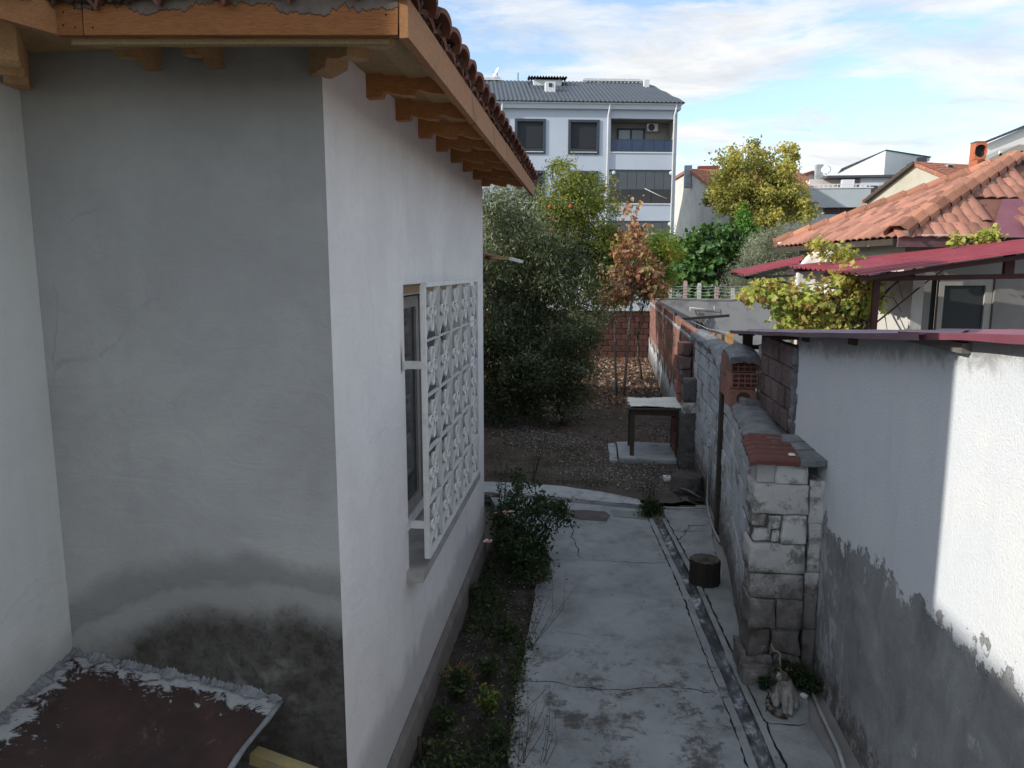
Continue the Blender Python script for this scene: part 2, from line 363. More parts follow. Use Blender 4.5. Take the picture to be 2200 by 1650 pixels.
def wood(name, a, b, ax=(1, 12, 12), dark=(.09, .035, .012), knots=.5, var=.12):
    n = NT(name); v = n.mapv(ax); f = n.noise(4, 8, .65, .6, v); g = n.noise(22, 6, .7, .2, v)
    c = n.mix(f, b, a); c = n.mix(n.math('MULTIPLY', n.step(g, .42, .68), .6), c, tuple(x*.5 for x in b)); c = n.mix(n.math('MULTIPLY', n.step(n.noise(60, 4, .7, .1, v), .55, .75), .35), c, tuple(x*.4 for x in b))
    s_ = n.step(n.noise(3.1, 5, .6, .8), .56, .74); c = n.mix(n.math('MULTIPLY', s_, knots), c, dark)
    if name == 'stained_fascia_timber':
        x, y, z = n.xyz(); top = n.math('SUBTRACT', n.math('SUBTRACT', 3.602, n.math('MULTIPLY', x, .031)), z)
        wv = n.noise(3.0, 7, .65, .6, n.mapv((1.6, 1, .2)))
        c = n.mix(n.step(n.math('SUBTRACT', n.math('MULTIPLY', n.math('SUBTRACT', wv, .40), .22), top), -.004, .004), c, n.mix(n.noise(12, 5, .7), (.05, .035, .028), (.24, .19, .15)))
        ln = n.math('ABSOLUTE', n.math('SUBTRACT', n.math('MULTIPLY', n.math('SUBTRACT', wv, .40), .22), top)); c = n.mix(n.math('SUBTRACT', 1, n.step(ln, .0, .004)), c, (.05, .015, .008))
    c = n.mix(1, c, n.ramp(n.rand(), (0, 1-var), (1, 1+var)), 'MULTIPLY'); n.bump(g, .35, .003); return n.done(c, .7)
m_fascia = wood('stained_fascia_timber', (.36, .145, .045), (.22, .08, .022), (1.2, 10, 14), knots=.75)
m_fasciaY = wood('varnished_fascia_timber', (.46, .225, .095), (.30, .13, .05), (10, 1.2, 14), knots=.6)
m_rafter = wood('rafter_timber', (.47, .215, .08), (.32, .135, .045), (1.5, 12, 12), knots=.35, var=.2)
m_pine = wood('pale_pine', (.42, .29, .15), (.30, .19, .09), (10, 1.2, 10), knots=.25, var=.15)
m_oldwood = wood('weathered_dark_wood', (.11, .085, .065), (.045, .036, .03), (8, 8, 1.2), dark=(.02, .015, .012), knots=.5)
m_greywood = wood('weathered_grey_wood', (.30, .28, .25), (.13, .12, .11), (1, 10, 12), dark=(.05, .045, .04), knots=.5)
m_tan = wood('raw_plank', (.50, .30, .13), (.40, .22, .09), (8, 8, 1.5), knots=.15)
def tile_mat(name, a, b, old=.45, dirt=(.05, .042, .038), lich=(.42, .36, .30)):
    n = NT(name); f = n.noise(7, 7, .65, .3); c = n.mix(f, b, a)
    c = n.mix(1, c, n.ramp(n.rand(), (0, (.58, .56, .55)), (.5, (1., 1, 1)), (1, (1.3, 1.28, 1.22))), 'MULTIPLY')
    c = n.mix(n.math('MULTIPLY', n.step(n.noise(11, 8, .75, .5), .52, .68), old), c, dirt)
    c = n.mix(n.math('MULTIPLY', n.step(n.noise(16, 6, .7, .2), .6, .72), .5), c, lich)
    n.bump(n.noise(60, 5, .7), .4, .004); return n.done(c, .85)
m_tile_old = tile_mat('mossy_old_tile', (.26, .11, .075), (.15, .07, .055), .8, (.03, .026, .024), (.30, .22, .18))
m_tile = tile_mat('terracotta_tile', (.43, .205, .145), (.27, .125, .09), .9, (.10, .07, .055), (.46, .34, .28))
m_ridge = tile_mat('terracotta_ridge', (.44, .21, .135), (.34, .15, .095), .4)
m_whitepaint = simple('chipped_white_paint', (.66, .65, .63), (.50, .49, .48), 9, .6, .3, .002, c3=(.70, .69, .67))
m_sash = simple('beige_window_frame', (.34, .31, .28), (.24, .22, .20), 12, .5, .1)
def glassy(name, c, rough=.08, c2=None):
    n = NT(name); f = n.noise(1.6, 3, .5); cc = n.mix(f, c, c2 or tuple(x*1.8 for x in c)); return n.done(cc, rough, 0, .6)
m_glass = glassy('dark_window_glass', (.02, .022, .024)); m_curtain = simple('net_curtain', (.20, .18, .165), (.11, .1, .095), 9, .9, .5, .01, stretch=(1, 14, .3))
# rusty lean-to sheet with flaking mortar along the walls
n = NT('rust_brown_sheet', True); x, y, z = n.xyz(); f = n.noise(4, 7, .65, .6)
c = n.ramp(f, (.25, (.026, .018, .016)), (.5, (.046, .027, .023)), (.75, (.070, .037, .030)))
c = n.mix(n.math('MULTIPLY', n.step(n.noise(9, 8, .75, .3), .55, .75), .35), c, (.24, .2, .18))
d1 = n.math('SUBTRACT', 2.86, y); d2 = n.math('ADD', x, 2.28); ed = n.math('MINIMUM', d1, n.math('MULTIPLY', d2, .75))
fl = n.math('SUBTRACT', n.noise(10, 8, .78, .6), n.math('MULTIPLY', ed, 2.3)); c = n.mix(n.step(fl, .29, .34), c, n.mix(n.noise(30, 5, .7), (.26, .26, .265), (.40, .405, .41))); c = n.mix(n.step(n.math('SUBTRACT', n.noise(17, 8, .75, .2, n.mapv((1, 1, 1), (4, 4, 4))), n.math('MULTIPLY', ed, .5)), .535, .56), c, (.34, .345, .35))
c = n.mix(n.step(n.noise(22, 4, .6), .73, .745), c, (.42, .42, .43))
n.bump(n.math('ADD', n.step(fl, .25, .33), n.math('MULTIPLY', n.noise(40, 6, .7), .3)), .7, .006); m_rust = n.done(c, .8)
m_mortar = simple('rough_mortar', (.27, .28, .29), (.12, .125, .13), 10, .95, .8, .012, bs=40)
m_mortar_dark = simple('dark_joint_mortar', (.15, .145, .14), (.06, .058, .055), 12, .95, .6, .006)
m_yellow = simple('faded_yellow_paint', (.30, .24, .11), (.21, .19, .15), 8, .8, .5, .004, c3=(.40, .31, .10))
# concrete path
n = NT('old_path_concrete', True); x, y, z = n.xyz(); v2 = n.mapv((1, 1, 1))
c = n.ramp(n.noise(1.4, 7, .65, .5), (.3, (.20, .215, .225)), (.5, (.28, .30, .31)), (.72, (.345, .365, .375)))
c = n.mix(n.math('MULTIPLY', n.step(n.noise(2.6, 9, .74, .12, n.mapv((1, .9, 1), (3, 1, 0))), .46, .68), .6), c, (.14, .14, .135))
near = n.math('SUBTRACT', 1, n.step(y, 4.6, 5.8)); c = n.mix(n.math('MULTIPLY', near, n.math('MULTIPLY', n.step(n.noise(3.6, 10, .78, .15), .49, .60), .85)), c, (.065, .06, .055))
c = n.mix(n.math('MULTIPLY', n.step(n.noise(60, 4, .7), .55, .75), .3), c, (.13, .14, .15))
c = n.mix(n.math('MULTIPLY', n.step(n.noise(5, 8, .75, .2), .58, .7), .25), c, (.44, .46, .47))
n.bump(n.math('ADD', n.noise(6, 8, .7), n.math('MULTIPLY', n.noise(90, 4, .7), .4)), .5, .012); m_path = n.done(c, .88)
m_chan = simple('worn_channel_cement', (.13, .14, .15), (.05, .053, .057), 9, .75, .5, .006, c3=(.50, .54, .58), lo=.40, hi=.66, stretch=(1, .6, 1), world=True)
m_dark = simple('crack_shadow_dirt', (.02, .02, .02), (.012, .012, .012), 20, 1, 0)
m_strip = simple('rough_strip_concrete', (.27, .29, .29), (.16, .17, .17), 3, .95, .8, .012, bs=26, c3=(.33, .35, .35), world=True)
m_kerb = simple('kerb_concrete', (.36, .385, .40), (.20, .21, .21), 4, .9, .6, .01, world=True, c3=(.40, .43, .45))
m_plate = simple('rusty_plate', (.13, .11, .11), (.06, .05, .05), 7, .8, .6, .006)
n = NT('garden_soil', True); x, y, z = n.xyz()
c = n.ramp(n.noise(2.2, 8, .7, .5), (.3, (.055, .043, .036)), (.55, (.10, .082, .07)), (.75, (.15, .13, .115)))
c = n.mix(n.step(n.voro(38), .05, .22), n.ramp(n.noise(30, 2, .5), (.4, (.10, .09, .08)), (.65, (.26, .25, .24))), c)
c = n.mix(n.math('MULTIPLY', n.step(n.noise(1.1, 6, .65, .4), .55, .68), .55), c, (.035, .05, .022))
n.bump(n.math('ADD', n.noise(12, 9, .75), n.math('MULTIPLY', n.voro(38), .5)), .9, .03); m_soil = n.done(c, .97)
m_bed = simple('dark_bed_soil', (.05, .04, .034), (.025, .02, .018), 8, .97, .9, .03, c3=(.11, .095, .085))
# right-hand roughcast wall, peeled at the foot
n = NT('white_roughcast', True); x, y, z = n.xyz()
rough_ = n.noise(75, 5, .72, .1); sp = n.voro(95)
white = n.mix(n.step(n.noise(1.5, 6, .6, .4), .3, .7), (.72, .755, .79), (.79, .80, .80))
white = n.mix(n.math('MULTIPLY', n.step(n.noise(2.2, 6, .6, .2, n.mapv((1, 2.6, .35))), .5, .75), .16), white, (.45, .48, .51))
white = n.mix(n.math('MULTIPLY', n.step(rough_, .60, .74), .55), white, (.33, .34, .35))
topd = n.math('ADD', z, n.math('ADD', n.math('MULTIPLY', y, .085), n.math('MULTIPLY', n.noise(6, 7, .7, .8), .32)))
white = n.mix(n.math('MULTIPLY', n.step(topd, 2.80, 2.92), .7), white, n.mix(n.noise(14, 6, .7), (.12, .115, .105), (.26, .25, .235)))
grey = n.ramp(n.noise(2.6, 8, .7, .5), (.3, (.20, .205, .205)), (.5, (.29, .295, .295)), (.72, (.40, .41, .41)))
grey = n.mix(n.step(n.noise(120, 3, .7), .6, .72), grey, (.10, .10, .10)); grey = n.mix(n.math('MULTIPLY', n.step(n.noise(45, 3, .5, 0, n.mapv((1, 1, 1), (5, 5, 5))), .64, .72), .5), grey, (.42, .42, .41))
jag = n.math('ADD', n.math('MULTIPLY', n.noise(5, 10, .74, .1, n.mapv((1, 1.1, 1))), .75), n.math('ADD', n.math('MULTIPLY', n.noise(1.1, 4, .5), .42), n.math('MULTIPLY', n.noise(28, 4, .7), .12)))
h = n.math('SUBTRACT', n.math('SUBTRACT', z, jag), n.math('MULTIPLY', y, -.055))
peel = n.math('SUBTRACT', 1, n.step(h, .75, .775))
c = n.mix(peel, white, grey)
# white remnants lower down, mostly at the far end
rem = n.math('MULTIPLY', n.step(n.math('ADD', n.noise(5.5, 9, .75, .6, n.mapv((1, 1.5, .6), (0, 3, 1))), n.math('MULTIPLY', n.math('SUBTRACT', y, 4.4), .16)), .60, .63), peel)
c = n.mix(n.math('MULTIPLY', rem, .85), c, (.50, .525, .55)); c = n.mix(n.math('MULTIPLY', n.math('MULTIPLY', peel, n.step(n.noise(3.5, 9, .78, .1, n.mapv((1, 1, 1), (9, 4, 2))), .60, .63)), .8), c, (.50, .52, .53)); c = n.mix(n.math('MULTIPLY', peel, n.math('MULTIPLY', n.step(n.noise(1.7, 6, .7, .1, n.mapv((1, 1.6, .5), (3, 1, 7))), .48, .72), .55)), c, (.12, .12, .115))
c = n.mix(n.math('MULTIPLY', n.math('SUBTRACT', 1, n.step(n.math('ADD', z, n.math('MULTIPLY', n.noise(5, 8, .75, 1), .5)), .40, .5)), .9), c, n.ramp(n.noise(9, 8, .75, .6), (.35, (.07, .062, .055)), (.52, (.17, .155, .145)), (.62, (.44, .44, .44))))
n.bump(n.math('ADD', n.math('MULTIPLY', rough_, n.math('SUBTRACT', 1.3, peel)), n.math('MULTIPLY', peel, -.8)), .8, .009)
m_white = n.done(c, .93, spec=.2)
def whitewash(name, paint=(.50, .53, .56), bare=(.20, .20, .20), amt=.5, soot_or_shade=.3, dz=0.):
    n = NT(name, True); x, y, z = n.xyz(); c = n.mix(n.step(n.noise(5, 9, .72, .1, n.mapv((1, .6, 1))), amt-.05, amt+.05), bare, paint)
    c = n.mix(n.math('MULTIPLY', n.step(n.noise(2.6, 7, .7, .2, n.mapv((1, .6, .6))), .52, .70), soot_or_shade), c, (.07, .065, .06))
    lowd = n.math('SUBTRACT', 1, n.step(n.math('ADD', z, n.math('MULTIPLY', n.noise(6, 8, .75, .5), .8)), .55+dz, .95+dz)); c = n.mix(n.math('MULTIPLY', lowd, .85), c, n.ramp(n.noise(8, 8, .75, .3), (.35, (.055, .045, .038)), (.6, (.13, .11, .10)), (.7, (.35, .34, .33))))
    c = n.mix(1, c, n.ramp(n.rand(), (0, .82), (1, 1.1)), 'MULTIPLY')
    n.bump(n.math('ADD', n.noise(38, 7, .75), n.noise(9, 5, .6)), .8, .012); return n.done(c, .95, spec=.2)
m_block = whitewash('whitewashed_block', (.52, .54, .555), (.26, .26, .26), .42, .45)
m_pillar = whitewash('whitewashed_pillar', (.60, .59, .57), (.25, .235, .215), .45, .75, .34)
def brickm(name, a, b, mort=.35, soot_or_shade=.3):
    n = NT(name); c = n.mix(n.noise(9, 7, .65, .3), b, a); c = n.mix(1, c, n.ramp(n.rand(), (0, .7), (1, 1.2)), 'MULTIPLY')
    c = n.mix(n.math('MULTIPLY', n.step(n.noise(7, 8, .75, .6), .54, .62), mort), c, (.36, .33, .31))
    c = n.mix(n.math('MULTIPLY', n.step(n.noise(5, 6, .7, .4, n.mapv((1, 1, 1), (7, 2, 3))), .52, .66), soot_or_shade), c, (.05, .04, .036))
    n.bump(n.noise(50, 6, .7), .6, .006); return n.done(c, .92)
m_brick = brickm('hollow_clay_brick', (.34, .165, .12), (.23, .11, .085), .5)
m_brick_grey = brickm('dusty_mauve_brick', (.21, .145, .135), (.13, .095, .09), .5, .5)
m_brick_red = brickm('tree_shaded_red_brick', (.085, .034, .028), (.05, .022, .018), .12, .4)  # red darkened so the colour carries the shade of the trees
m_crosswall = simple('grey_render', (.25, .255, .26), (.14, .145, .15), 1.6, .95, .5, .008, bs=30, c3=(.26, .267, .275), world=True)
m_burgundy = simple('burgundy_sheet', (.25, .035, .05), (.19, .028, .04), 4, .45, .12, .002, spec=.45, c3=(.30, .055, .072))
m_purple = simple('shade_purple_sheet', (.20, .13, .16), (.16, .10, .13), 4, .5, .15, .002, spec=.45, c3=(.25, .17, .20))  # shed sheet dulled to purple, its shade put into the colour
m_pinksheet = simple('faded_or_sunlit_burgundy', (.23, .075, .10), (.18, .055, .075), 3, .5, .12, .002, spec=.45)  # pink paints sunlight on the near shed sheet; valley sheet is simply pink
m_black = simple('black_steel', (.018, .018, .018), (.03, .026, .024), 12, .6, .2)
m_maroon = simple('maroon_steel', (.085, .025, .025), (.05, .018, .018), 8, .55, .2)
m_pvc = simple('grey_plastic_pipe', (.42, .44, .45), (.28, .29, .29), 8, .5, .2)
m_nwall = simple('cream_house_render', (.56, .53, .48), (.42, .40, .36), 2, .93, .4, .006, bs=40, c3=(.62, .60, .56))
m_bark = simple('bark', (.12, .095, .075), (.05, .04, .033), 9, .95, .8, .01, stretch=(3, 3, .6))
m_palebark = simple('pale_bark', (.24, .21, .17), (.12, .10, .085), 9, .95, .6, .008, stretch=(3, 3, .6))
m_paper = simple('white_card', (.75, .75, .73), (.60, .60, .58), 6, .7, .1)
# ================================================================ GROUND
def flat(name, poly, z, m, parent=None, th=0.):
    mb = MB(); P = [(p[0], p[1], z) for p in poly]
    if th: mb.prism([(x, y, z-th) for x, y, _ in P], (0, 0, th))
    else: mb.add(P, [tuple(range(len(P)))])
    return mb.build(name, m, parent)
m_far = simple('distant_ground', (.13, .12, .10), (.07, .075, .05), .2, .95, 0)
struct(flat('ground', [(-900, -200), (900, -200), (900, 1800), (-900, 1800)], -.12, m_far))
def hills(x0, x1, y0, y1, step_, z, amp, m, name, seed):
    rs = random.Random(seed); nx = int((x1-x0)/step_); ny = int((y1-y0)/step_); H = {}
    mb = MB(); mb.grid(lambda u, v: (x0+(x1-x0)*u, y0+(y1-y0)*v, z+rs.gauss(0, amp)), nx, ny); return mb.build(name, m)
g = struct(hills(-4.2, 2.0, 8.9, 24.2, .16, .0, .012, m_soil, 'garden_ground', 5))
struct(hills(-1.02, -.30, 2.6, 8.75, .1, -.03, .012, m_bed, 'flower_bed', 6))
struct(flat('neighbour_yard', [(1.2, 2), (12, 2), (12, 24.3), (1.5, 24.3)], -.02, simple('yard_concrete', (.3, .29, .28), (.2, .19, .18), 2)))
# path slab: left edge follows the bed, right edge the drain
L_ = [G(1085, 1700), G(1096, 1600), G(1108, 1500), G(1125, 1420), G(1140, 1330), G(1153, 1255), G(1175, 1240), G(1185, 1200), G(1120, 1140), G(1075, 1110)]
Rr = [G(1052, 1064), G(1210, 1077), G(1378, 1094), G(1401, 1116), G(1473, 1260), G(1540, 1425), G(1603, 1600), G(1640, 1700)]
def jagpoly(P, j, seed, closed=True, step_=.12):
    rd = random.Random(seed); Q = []
    for a, b in zip(P, P[1:]+(P[:1] if closed else [])):
        k = max(1, int((b-a).length/step_))
        for i in range(k): Q.append(a.lerp(b, i/k)+(Vector((rd.gauss(0, j), rd.gauss(0, j), 0)) if i or j < .006 else Vector((0, 0, 0))))
    return Q
def near_ext(p, y=1.5):   # carry an edge on towards and below the camera
    return Vector((p.x, y, 0))
path_poly = [near_ext(L_[0])]+L_+Rr+[near_ext(Rr[-1])]
path = struct(flat('garden_path', [(p.x, p.y) for p in jagpoly(path_poly, .005, 2)], .0, m_path, th=.1))
# drain: left lip, sunk channel, right lip
def strip(name, pts, offs, zs, m, parent=None, seed=0, j=.0):
    rd = random.Random(seed); vs = []; k = len(offs)
    for p in pts:
        for o, z in zip(offs, zs): vs.append((p.x+o+rd.gauss(0, j), p.y, z+rd.gauss(0, j*.4)))
    fs = [(i*k+q, i*k+q+1, (i+1)*k+q+1, (i+1)*k+q) for i in range(len(pts)-1) for q in range(k-1)]
    return MB().add(vs, fs, False).build(name, m, parent, fixn=False)
cen = []; A = [G(1412, 1114), G(1480, 1250), G(1555, 1430), G(1612, 1560), G(1650, 1655)]
A.append(Vector((A[-1].x+.03, 3.0, 0)))
for a, b in zip(A, A[1:]):
    for i in range(10): cen.append(a.lerp(b, i/10))
drain = struct(strip('drain_channel', cen, [-.052, -.050, -.018, .02, .046, .05], [.0, -.028, -.05, -.05, -.03, .0], m_chan, seed=4, j=.0015))
lip1 = strip('channel_lip', cen, [-.105, -.104, -.052], [.0, .006, .004], m_path, drain, 5, .001)
lip2 = strip('channel_lip', cen, [.05, .092, .093], [.005, .006, .0], m_strip, drain, 6, .001)
crack(drain, m_dark, [p+Vector((-.105, 0, .003)) for p in cen[::4]], .011, 7, jag=.004)
crack(drain, m_dark, [p+Vector((.10, 0, .003)) for p in cen[::4]], .012, 8, jag=.006)
# strip to the right of the drain, ragged outer edge
sp_ = [p+Vector((.095, 0, 0)) for p in cen[::4]]+[cen[-1]+Vector((.095, 0, 0))]
rg = [G(1800, 1680), G(1788, 1630), G(1740, 1560), G(1735, 1500), G(1690, 1450), G(1612, 1452), G(1612, 1400), G(1592, 1350), G(1575, 1290), G(1560, 1240), G(1535, 1190), G(1530, 1150), G(1528, 1120), G(1505, 1092), G(1425, 1092)]
strip_poly = sp_[::-1]; right_strip = struct(flat('side_strip', [(p.x, p.y) for p in jagpoly([Vector((1.25, 3.0, 0))]+rg+sp_, .008, 9, step_=.07)], -.001, m_strip, th=.09))
struct(flat('wall_foot_ground', [(1.22, 2.6), (1.62, 2.6), (1.62, 8.9), (1.1, 8.9), (1.05, 6.5), (1.18, 4.5)], -.028, simple('damp_cement_dirt', (.12, .115, .11), (.06, .058, .055), 7, .95, .8, .02, world=True)))
for k, pts in enumerate([[(1238, 1118), (1228, 1150), (1240, 1180), (1245, 1203)], [(1245, 1203), (1310, 1206), (1400, 1210), (1440, 1211)], [(1187, 1203), (1245, 1203)],
                         [(1110, 1461), (1180, 1466), (1250, 1477), (1340, 1482), (1420, 1476), (1480, 1480), (1535, 1490)],
                         [(1180, 1360), (1260, 1366), (1330, 1364)], [(1380, 1150), (1420, 1176)], [(1200, 1075), (1210, 1090), (1195, 1110)],
                         [(1140, 1430), (1170, 1420)], [(1390, 1287), (1460, 1290)]]):
    crack(path, m_dark, [G(*p) for p in pts], (.0065, .0045, .003, .005, .0025, .0025, .009, .0035, .002)[k], 20+k, jag=.011)
for k, pts in enumerate([[(1430, 1175), (1470, 1150), (1480, 1130), (1520, 1128)], [(1620, 1552), (1680, 1555), (1735, 1555)], [(1625, 1480), (1650, 1485), (1645, 1530)], [(1440, 1140), (1470, 1142), (1520, 1141)]]):
    crack(right_strip, m_dark, [G(*p) for p in pts], .008, 40+k, z=.002)
# kerb across the end of the path
KP = [G(1036, 1040), G(1120, 1043), G(1210, 1050), G(1290, 1062), G(1370, 1078), G(1384, 1091), G(1300, 1085), G(1210, 1077), G(1120, 1068), G(1036, 1062)]
kerb = struct(flat('kerb', [(p.x, p.y) for p in jagpoly(KP, .006, 11, step_=.15)], .035, m_kerb, th=.13))
crack(kerb, m_dark, [p+Vector((0, 0, .035)) for p in (G(1070, 1062), G(1120, 1067), G(1210, 1076), G(1300, 1084), G(1375, 1092))], .014, 12)
PK = [G(1205, 1094), G(1300, 1099), G(1312, 1108), G(1304, 1121), G(1262, 1118), G(1203, 1111)]
flat('patch', [(p.x, p.y) for p in jagpoly(PK, .012, 13, step_=.08)], .004, m_plate, path)
PK = [G(1310, 1096), G(1385, 1099), G(1400, 1118), G(1318, 1110)]; flat('patch', [(p.x, p.y) for p in jagpoly(PK, .01, 14, step_=.1)], .005, simple('smooth_grey_patch', (.22, .24, .24), (.17, .19, .19), 5, world=True), path)
u1 = thing('edging_slab', 'short upright concrete edging slab between rose bed and path end', 'edging', G(1072, 1105))
MB().box(*(lambda a: (a.x-.03, a.x+.03, a.y-.25, a.y+.45, -.05, .16))(G(1075, 1100)), j=.008).build('slab', m_kerb, u1)
# ================================================================ NEAR HOUSE
XW, Y0, Y1, ZW = -1.02, 2.85, 7.02, 3.60
XL, YL = -2.25, 2.12
house = thing('plastered_house', 'plastered single-storey house with timber eaves and white window grille, at the left', 'house', (XW, Y0, 0))
W0, W1, WZ0, WZ1 = 4.0, 6.05, 1.10, 2.72
mb = MB(); sheet_holes(mb, Y0, Y1, .24, ZW+.1, [(W0, W1, WZ0, WZ1)], lambda s, z, d: (XW-d, s, z), .22); mb.build('side_wall', m_side, house, fixn=False)
mb = MB(); mb.grid(lambda u, v: (XL+(XW-XL)*u, Y0+.0005, -.1+(ZW+.15)*v), 1, 1, False); mb.build('front_wall', m_front, house, fixn=False)
mb = MB(); mb.add([(XL, Y0, -.1), (XL, YL, -.1), (XL, YL, ZW+.1), (XL, Y0, ZW+.1), (XL-5, YL, -.1), (XL-5, YL, ZW+.1)], [(0, 1, 2, 3), (1, 4, 5, 2)]); mb.build('projecting_wall', m_left, house, fixn=False)
mb = MB(); mb.add([(XW, Y1, -.1), (XW-6, Y1, -.1), (XW-6, Y1, ZW+.1), (XW, Y1, ZW+.1), (-7.2, YL, -.1), (-7.2, YL, ZW+.1)], [(0, 1, 2, 3), (1, 4, 5, 2)]); mb.build('rear_wall', m_side, house, fixn=False)
# plinth, proud of the plaster low down
mb = MB(); mb.box(XW-.1, XW+.022, Y0+.001, Y1-.004, -.12, .17); mb.add([(XW+.022, Y0+.001, .17), (XW+.022, Y1-.004, .17), (XW+.001, Y1-.004, .235), (XW+.001, Y0+.001, .235)], [(0, 1, 2, 3)]); mb.build('plinth', m_plinth, house, fixn=False)
# plaster fillet at the inner corner and along the sheet
rd = random.Random(4); mb = MB()
if False: mb.tube([(XL+.006+rd.uniform(-.004, .004), Y0-.006, .95+i*.066) for i in range(40)], [.006+rd.uniform(0, .003) for i in range(40)], 6)
# window
win = MB().box(XW-.20, XW-.15, W0+.0, W1, WZ0+.02, WZ0+.09).box(XW-.20, XW-.15, W0, W1, WZ1-.08, WZ1-.002).box(XW-.20, XW-.15, W0+.002, W0+.07, WZ0+.09, WZ1-.08).box(XW-.20, XW-.15, W1-.07, W1-.002, WZ0+.09, WZ1-.08).build('window', m_whitepaint, house)
for a, b in ((W0+.08, (W0+W1)/2-.02), ((W0+W1)/2+.02, W1-.08)):
    MB().box(XW-.19, XW-.155, a, a+.07, WZ0+.1, WZ1-.09).box(XW-.19, XW-.155, b-.07, b, WZ0+.1, WZ1-.09).box(XW-.19, XW-.155, a+.07, b-.07, WZ0+.1, WZ0+.18).box(XW-.19, XW-.155, a+.07, b-.07, WZ1-.16, WZ1-.09).build('sash', m_sash, win)
    MB().box(XW-.176, XW-.17, a+.07, b-.07, WZ0+.18, WZ1-.16).build('pane', m_glass, win)
MB().grid(lambda u, v: (XW-.23-.012*math.sin(u*120), W0+.02+(W1-W0-.04)*u, WZ0+.05+(WZ1-WZ0-.1)*v), 160, 1).build('curtain', m_curtain, win, fixn=False)
MB().box(XW-.215, XW+.10, W0-.07, W1+.05, WZ0-.055, WZ0, j=.004).build('sill', simple('chalky_sill', (.40, .38, .36), (.25, .24, .23), 8, .9, .5, .006), house)
MB().box(XW-.14, XW-.02, W0+.003, W1-.003, WZ1-.05, WZ1-.003).build('lintel_strip', m_pine, win)
# grille of flat bars with a flower in every cell
gx = -.915; gy0, gy1, gz0, gz1 = 4.02, 5.92, 1.16, 2.72; NC, NR = 5, 5
gr = MB(); e_ = .016
for a, b in (((gx, gy0, gz0), (gx, gy0, gz1)), ((gx, gy1, gz0), (gx, gy1, gz1))): gr.bar(a, b, .028, .03, up=(0, 1, 0))
for a, b in (((gx, gy0+.017, gz0), (gx, gy1-.017, gz0)), ((gx, gy0+.017, gz1), (gx, gy1-.017, gz1))): gr.bar(a, b, .028, .026)
grille = gr.build('window_grille', m_whitepaint, house)
cw, ch = (gy1-gy0)/NC, (gz1-gz0)/NR
def flatbar(a, b, w_=.028, t=.004): mb = MB(); mb.bar(a, b, w_, t, up=(0, -(b[2]-a[2]), b[1]-a[1])); return mb
for i in range(1, NC): flatbar((gx, gy0+i*cw, gz0+.017), (gx, gy0+i*cw, gz1-.017)).build('bar', m_whitepaint, grille)
for k in range(1, NR): flatbar((gx+.0015, gy0+.017, gz0+k*ch), (gx+.0015, gy1-.017, gz0+k*ch)).build('bar', m_whitepaint, grille)
om = MB()
for sy in (-1, 1):
    for s2 in (0, 1):
        pass
for (y_, z_) in ((cw, ch), (-cw, ch)): om.bar((0, -y_/2, -z_/2), (0, y_/2, z_/2), .022, .004, up=(0, -z_, y_))
def ring(mb, cy_, cz_, ry, rz, w_=.021, n_=16, t=.0032):
    vs = []
    for k in range(n_):
        a = 2*math.pi*k/n_
        for (r_, x_) in ((1, -w_/2), (1, w_/2), (1-t/ry*1.6, w_/2), (1-t/ry*1.6, -w_/2)): vs.append((x_+.002, cy_+ry*r_*math.cos(a), cz_+rz*r_*math.sin(a)))
    mb.add(vs, [(4*k+q, 4*((k+1) % n_)+q, 4*((k+1) % n_)+(q+1) % 4, 4*k+(q+1) % 4) for k in range(n_) for q in range(4)], True)
for dy, dz in ((.0, .062), (0, -.062), (.055, 0), (-.055, 0)): ring(om, dy, dz, .040 if dz else .05, .052 if dz else .032)
ring(om, 0, 0, .018, .018, .03, 10)
ome = om.mesh('ornament', m_whitepaint)
for i in range(NC):
    for k in range(NR): link('ornament', ome, grille, loc=(gx, gy0+(i+.5)*cw, gz0+(k+.5)*ch))
for z_ in (1.36, 2.28, ):
    MB().box(XW-.005, gx, gy0-.012, gy0+.004, z_-.022, z_+.022).box(XW-.004, XW+.012, gy0-.07, gy0-.013, z_-.02, z_+.02).build('bracket', m_whitepaint, grille)
    MB().box(XW-.005, gx, gy1-.004, gy1+.012, z_-.022, z_+.022).build('bracket', m_whitepaint, grille)
# roof structure
XF, YF = -.60, 2.40
ov = XF-XW
prof = [(-.05, .11), (-.05, .0), (.07, .0), (.08, .026), (.10, .021), (.16, .004), (.222, -.002), (.228, .02), (.245, .023), (.30, .004), (.36, -.002), (.39, .008), (.405, .030), (.41, .11)]
def rafter_mesh(m):
    return MB().prism([(o, -.027, z) for o, z in prof], (0, .054, 0)).mesh('rafter', m)
rm = rafter_mesh(m_rafter); rmp = rafter_mesh(wood('pale_front_rafter', (.58, .37, .19), (.42, .23, .10), (1.5, 12, 12), knots=.3, var=.3))
for i in range(8):
    y = 3.44+.508*i
    if y < Y1+.1: link('rafter', rm, house, loc=(XW, y, 3.565), rot=(0, R_(.8*((i*7) % 5-2)), 0))
for x in (-1.68, -1.43): link('rafter', rmp, house, loc=(x, Y0+.02, 3.555), rot=(0, 0, R_(-90)))
link('rafter', rmp, house, loc=(XW+.03, Y0-.03, 3.52), rot=(0, 0, R_(-48)), scale=(1.25, 1.6, 1.1))
link('rafter', rmp, house, loc=(XL+.02, Y0-.03, 3.50), rot=(0, 0, R_(-56)), scale=(1.05, 1.5, 1.3))
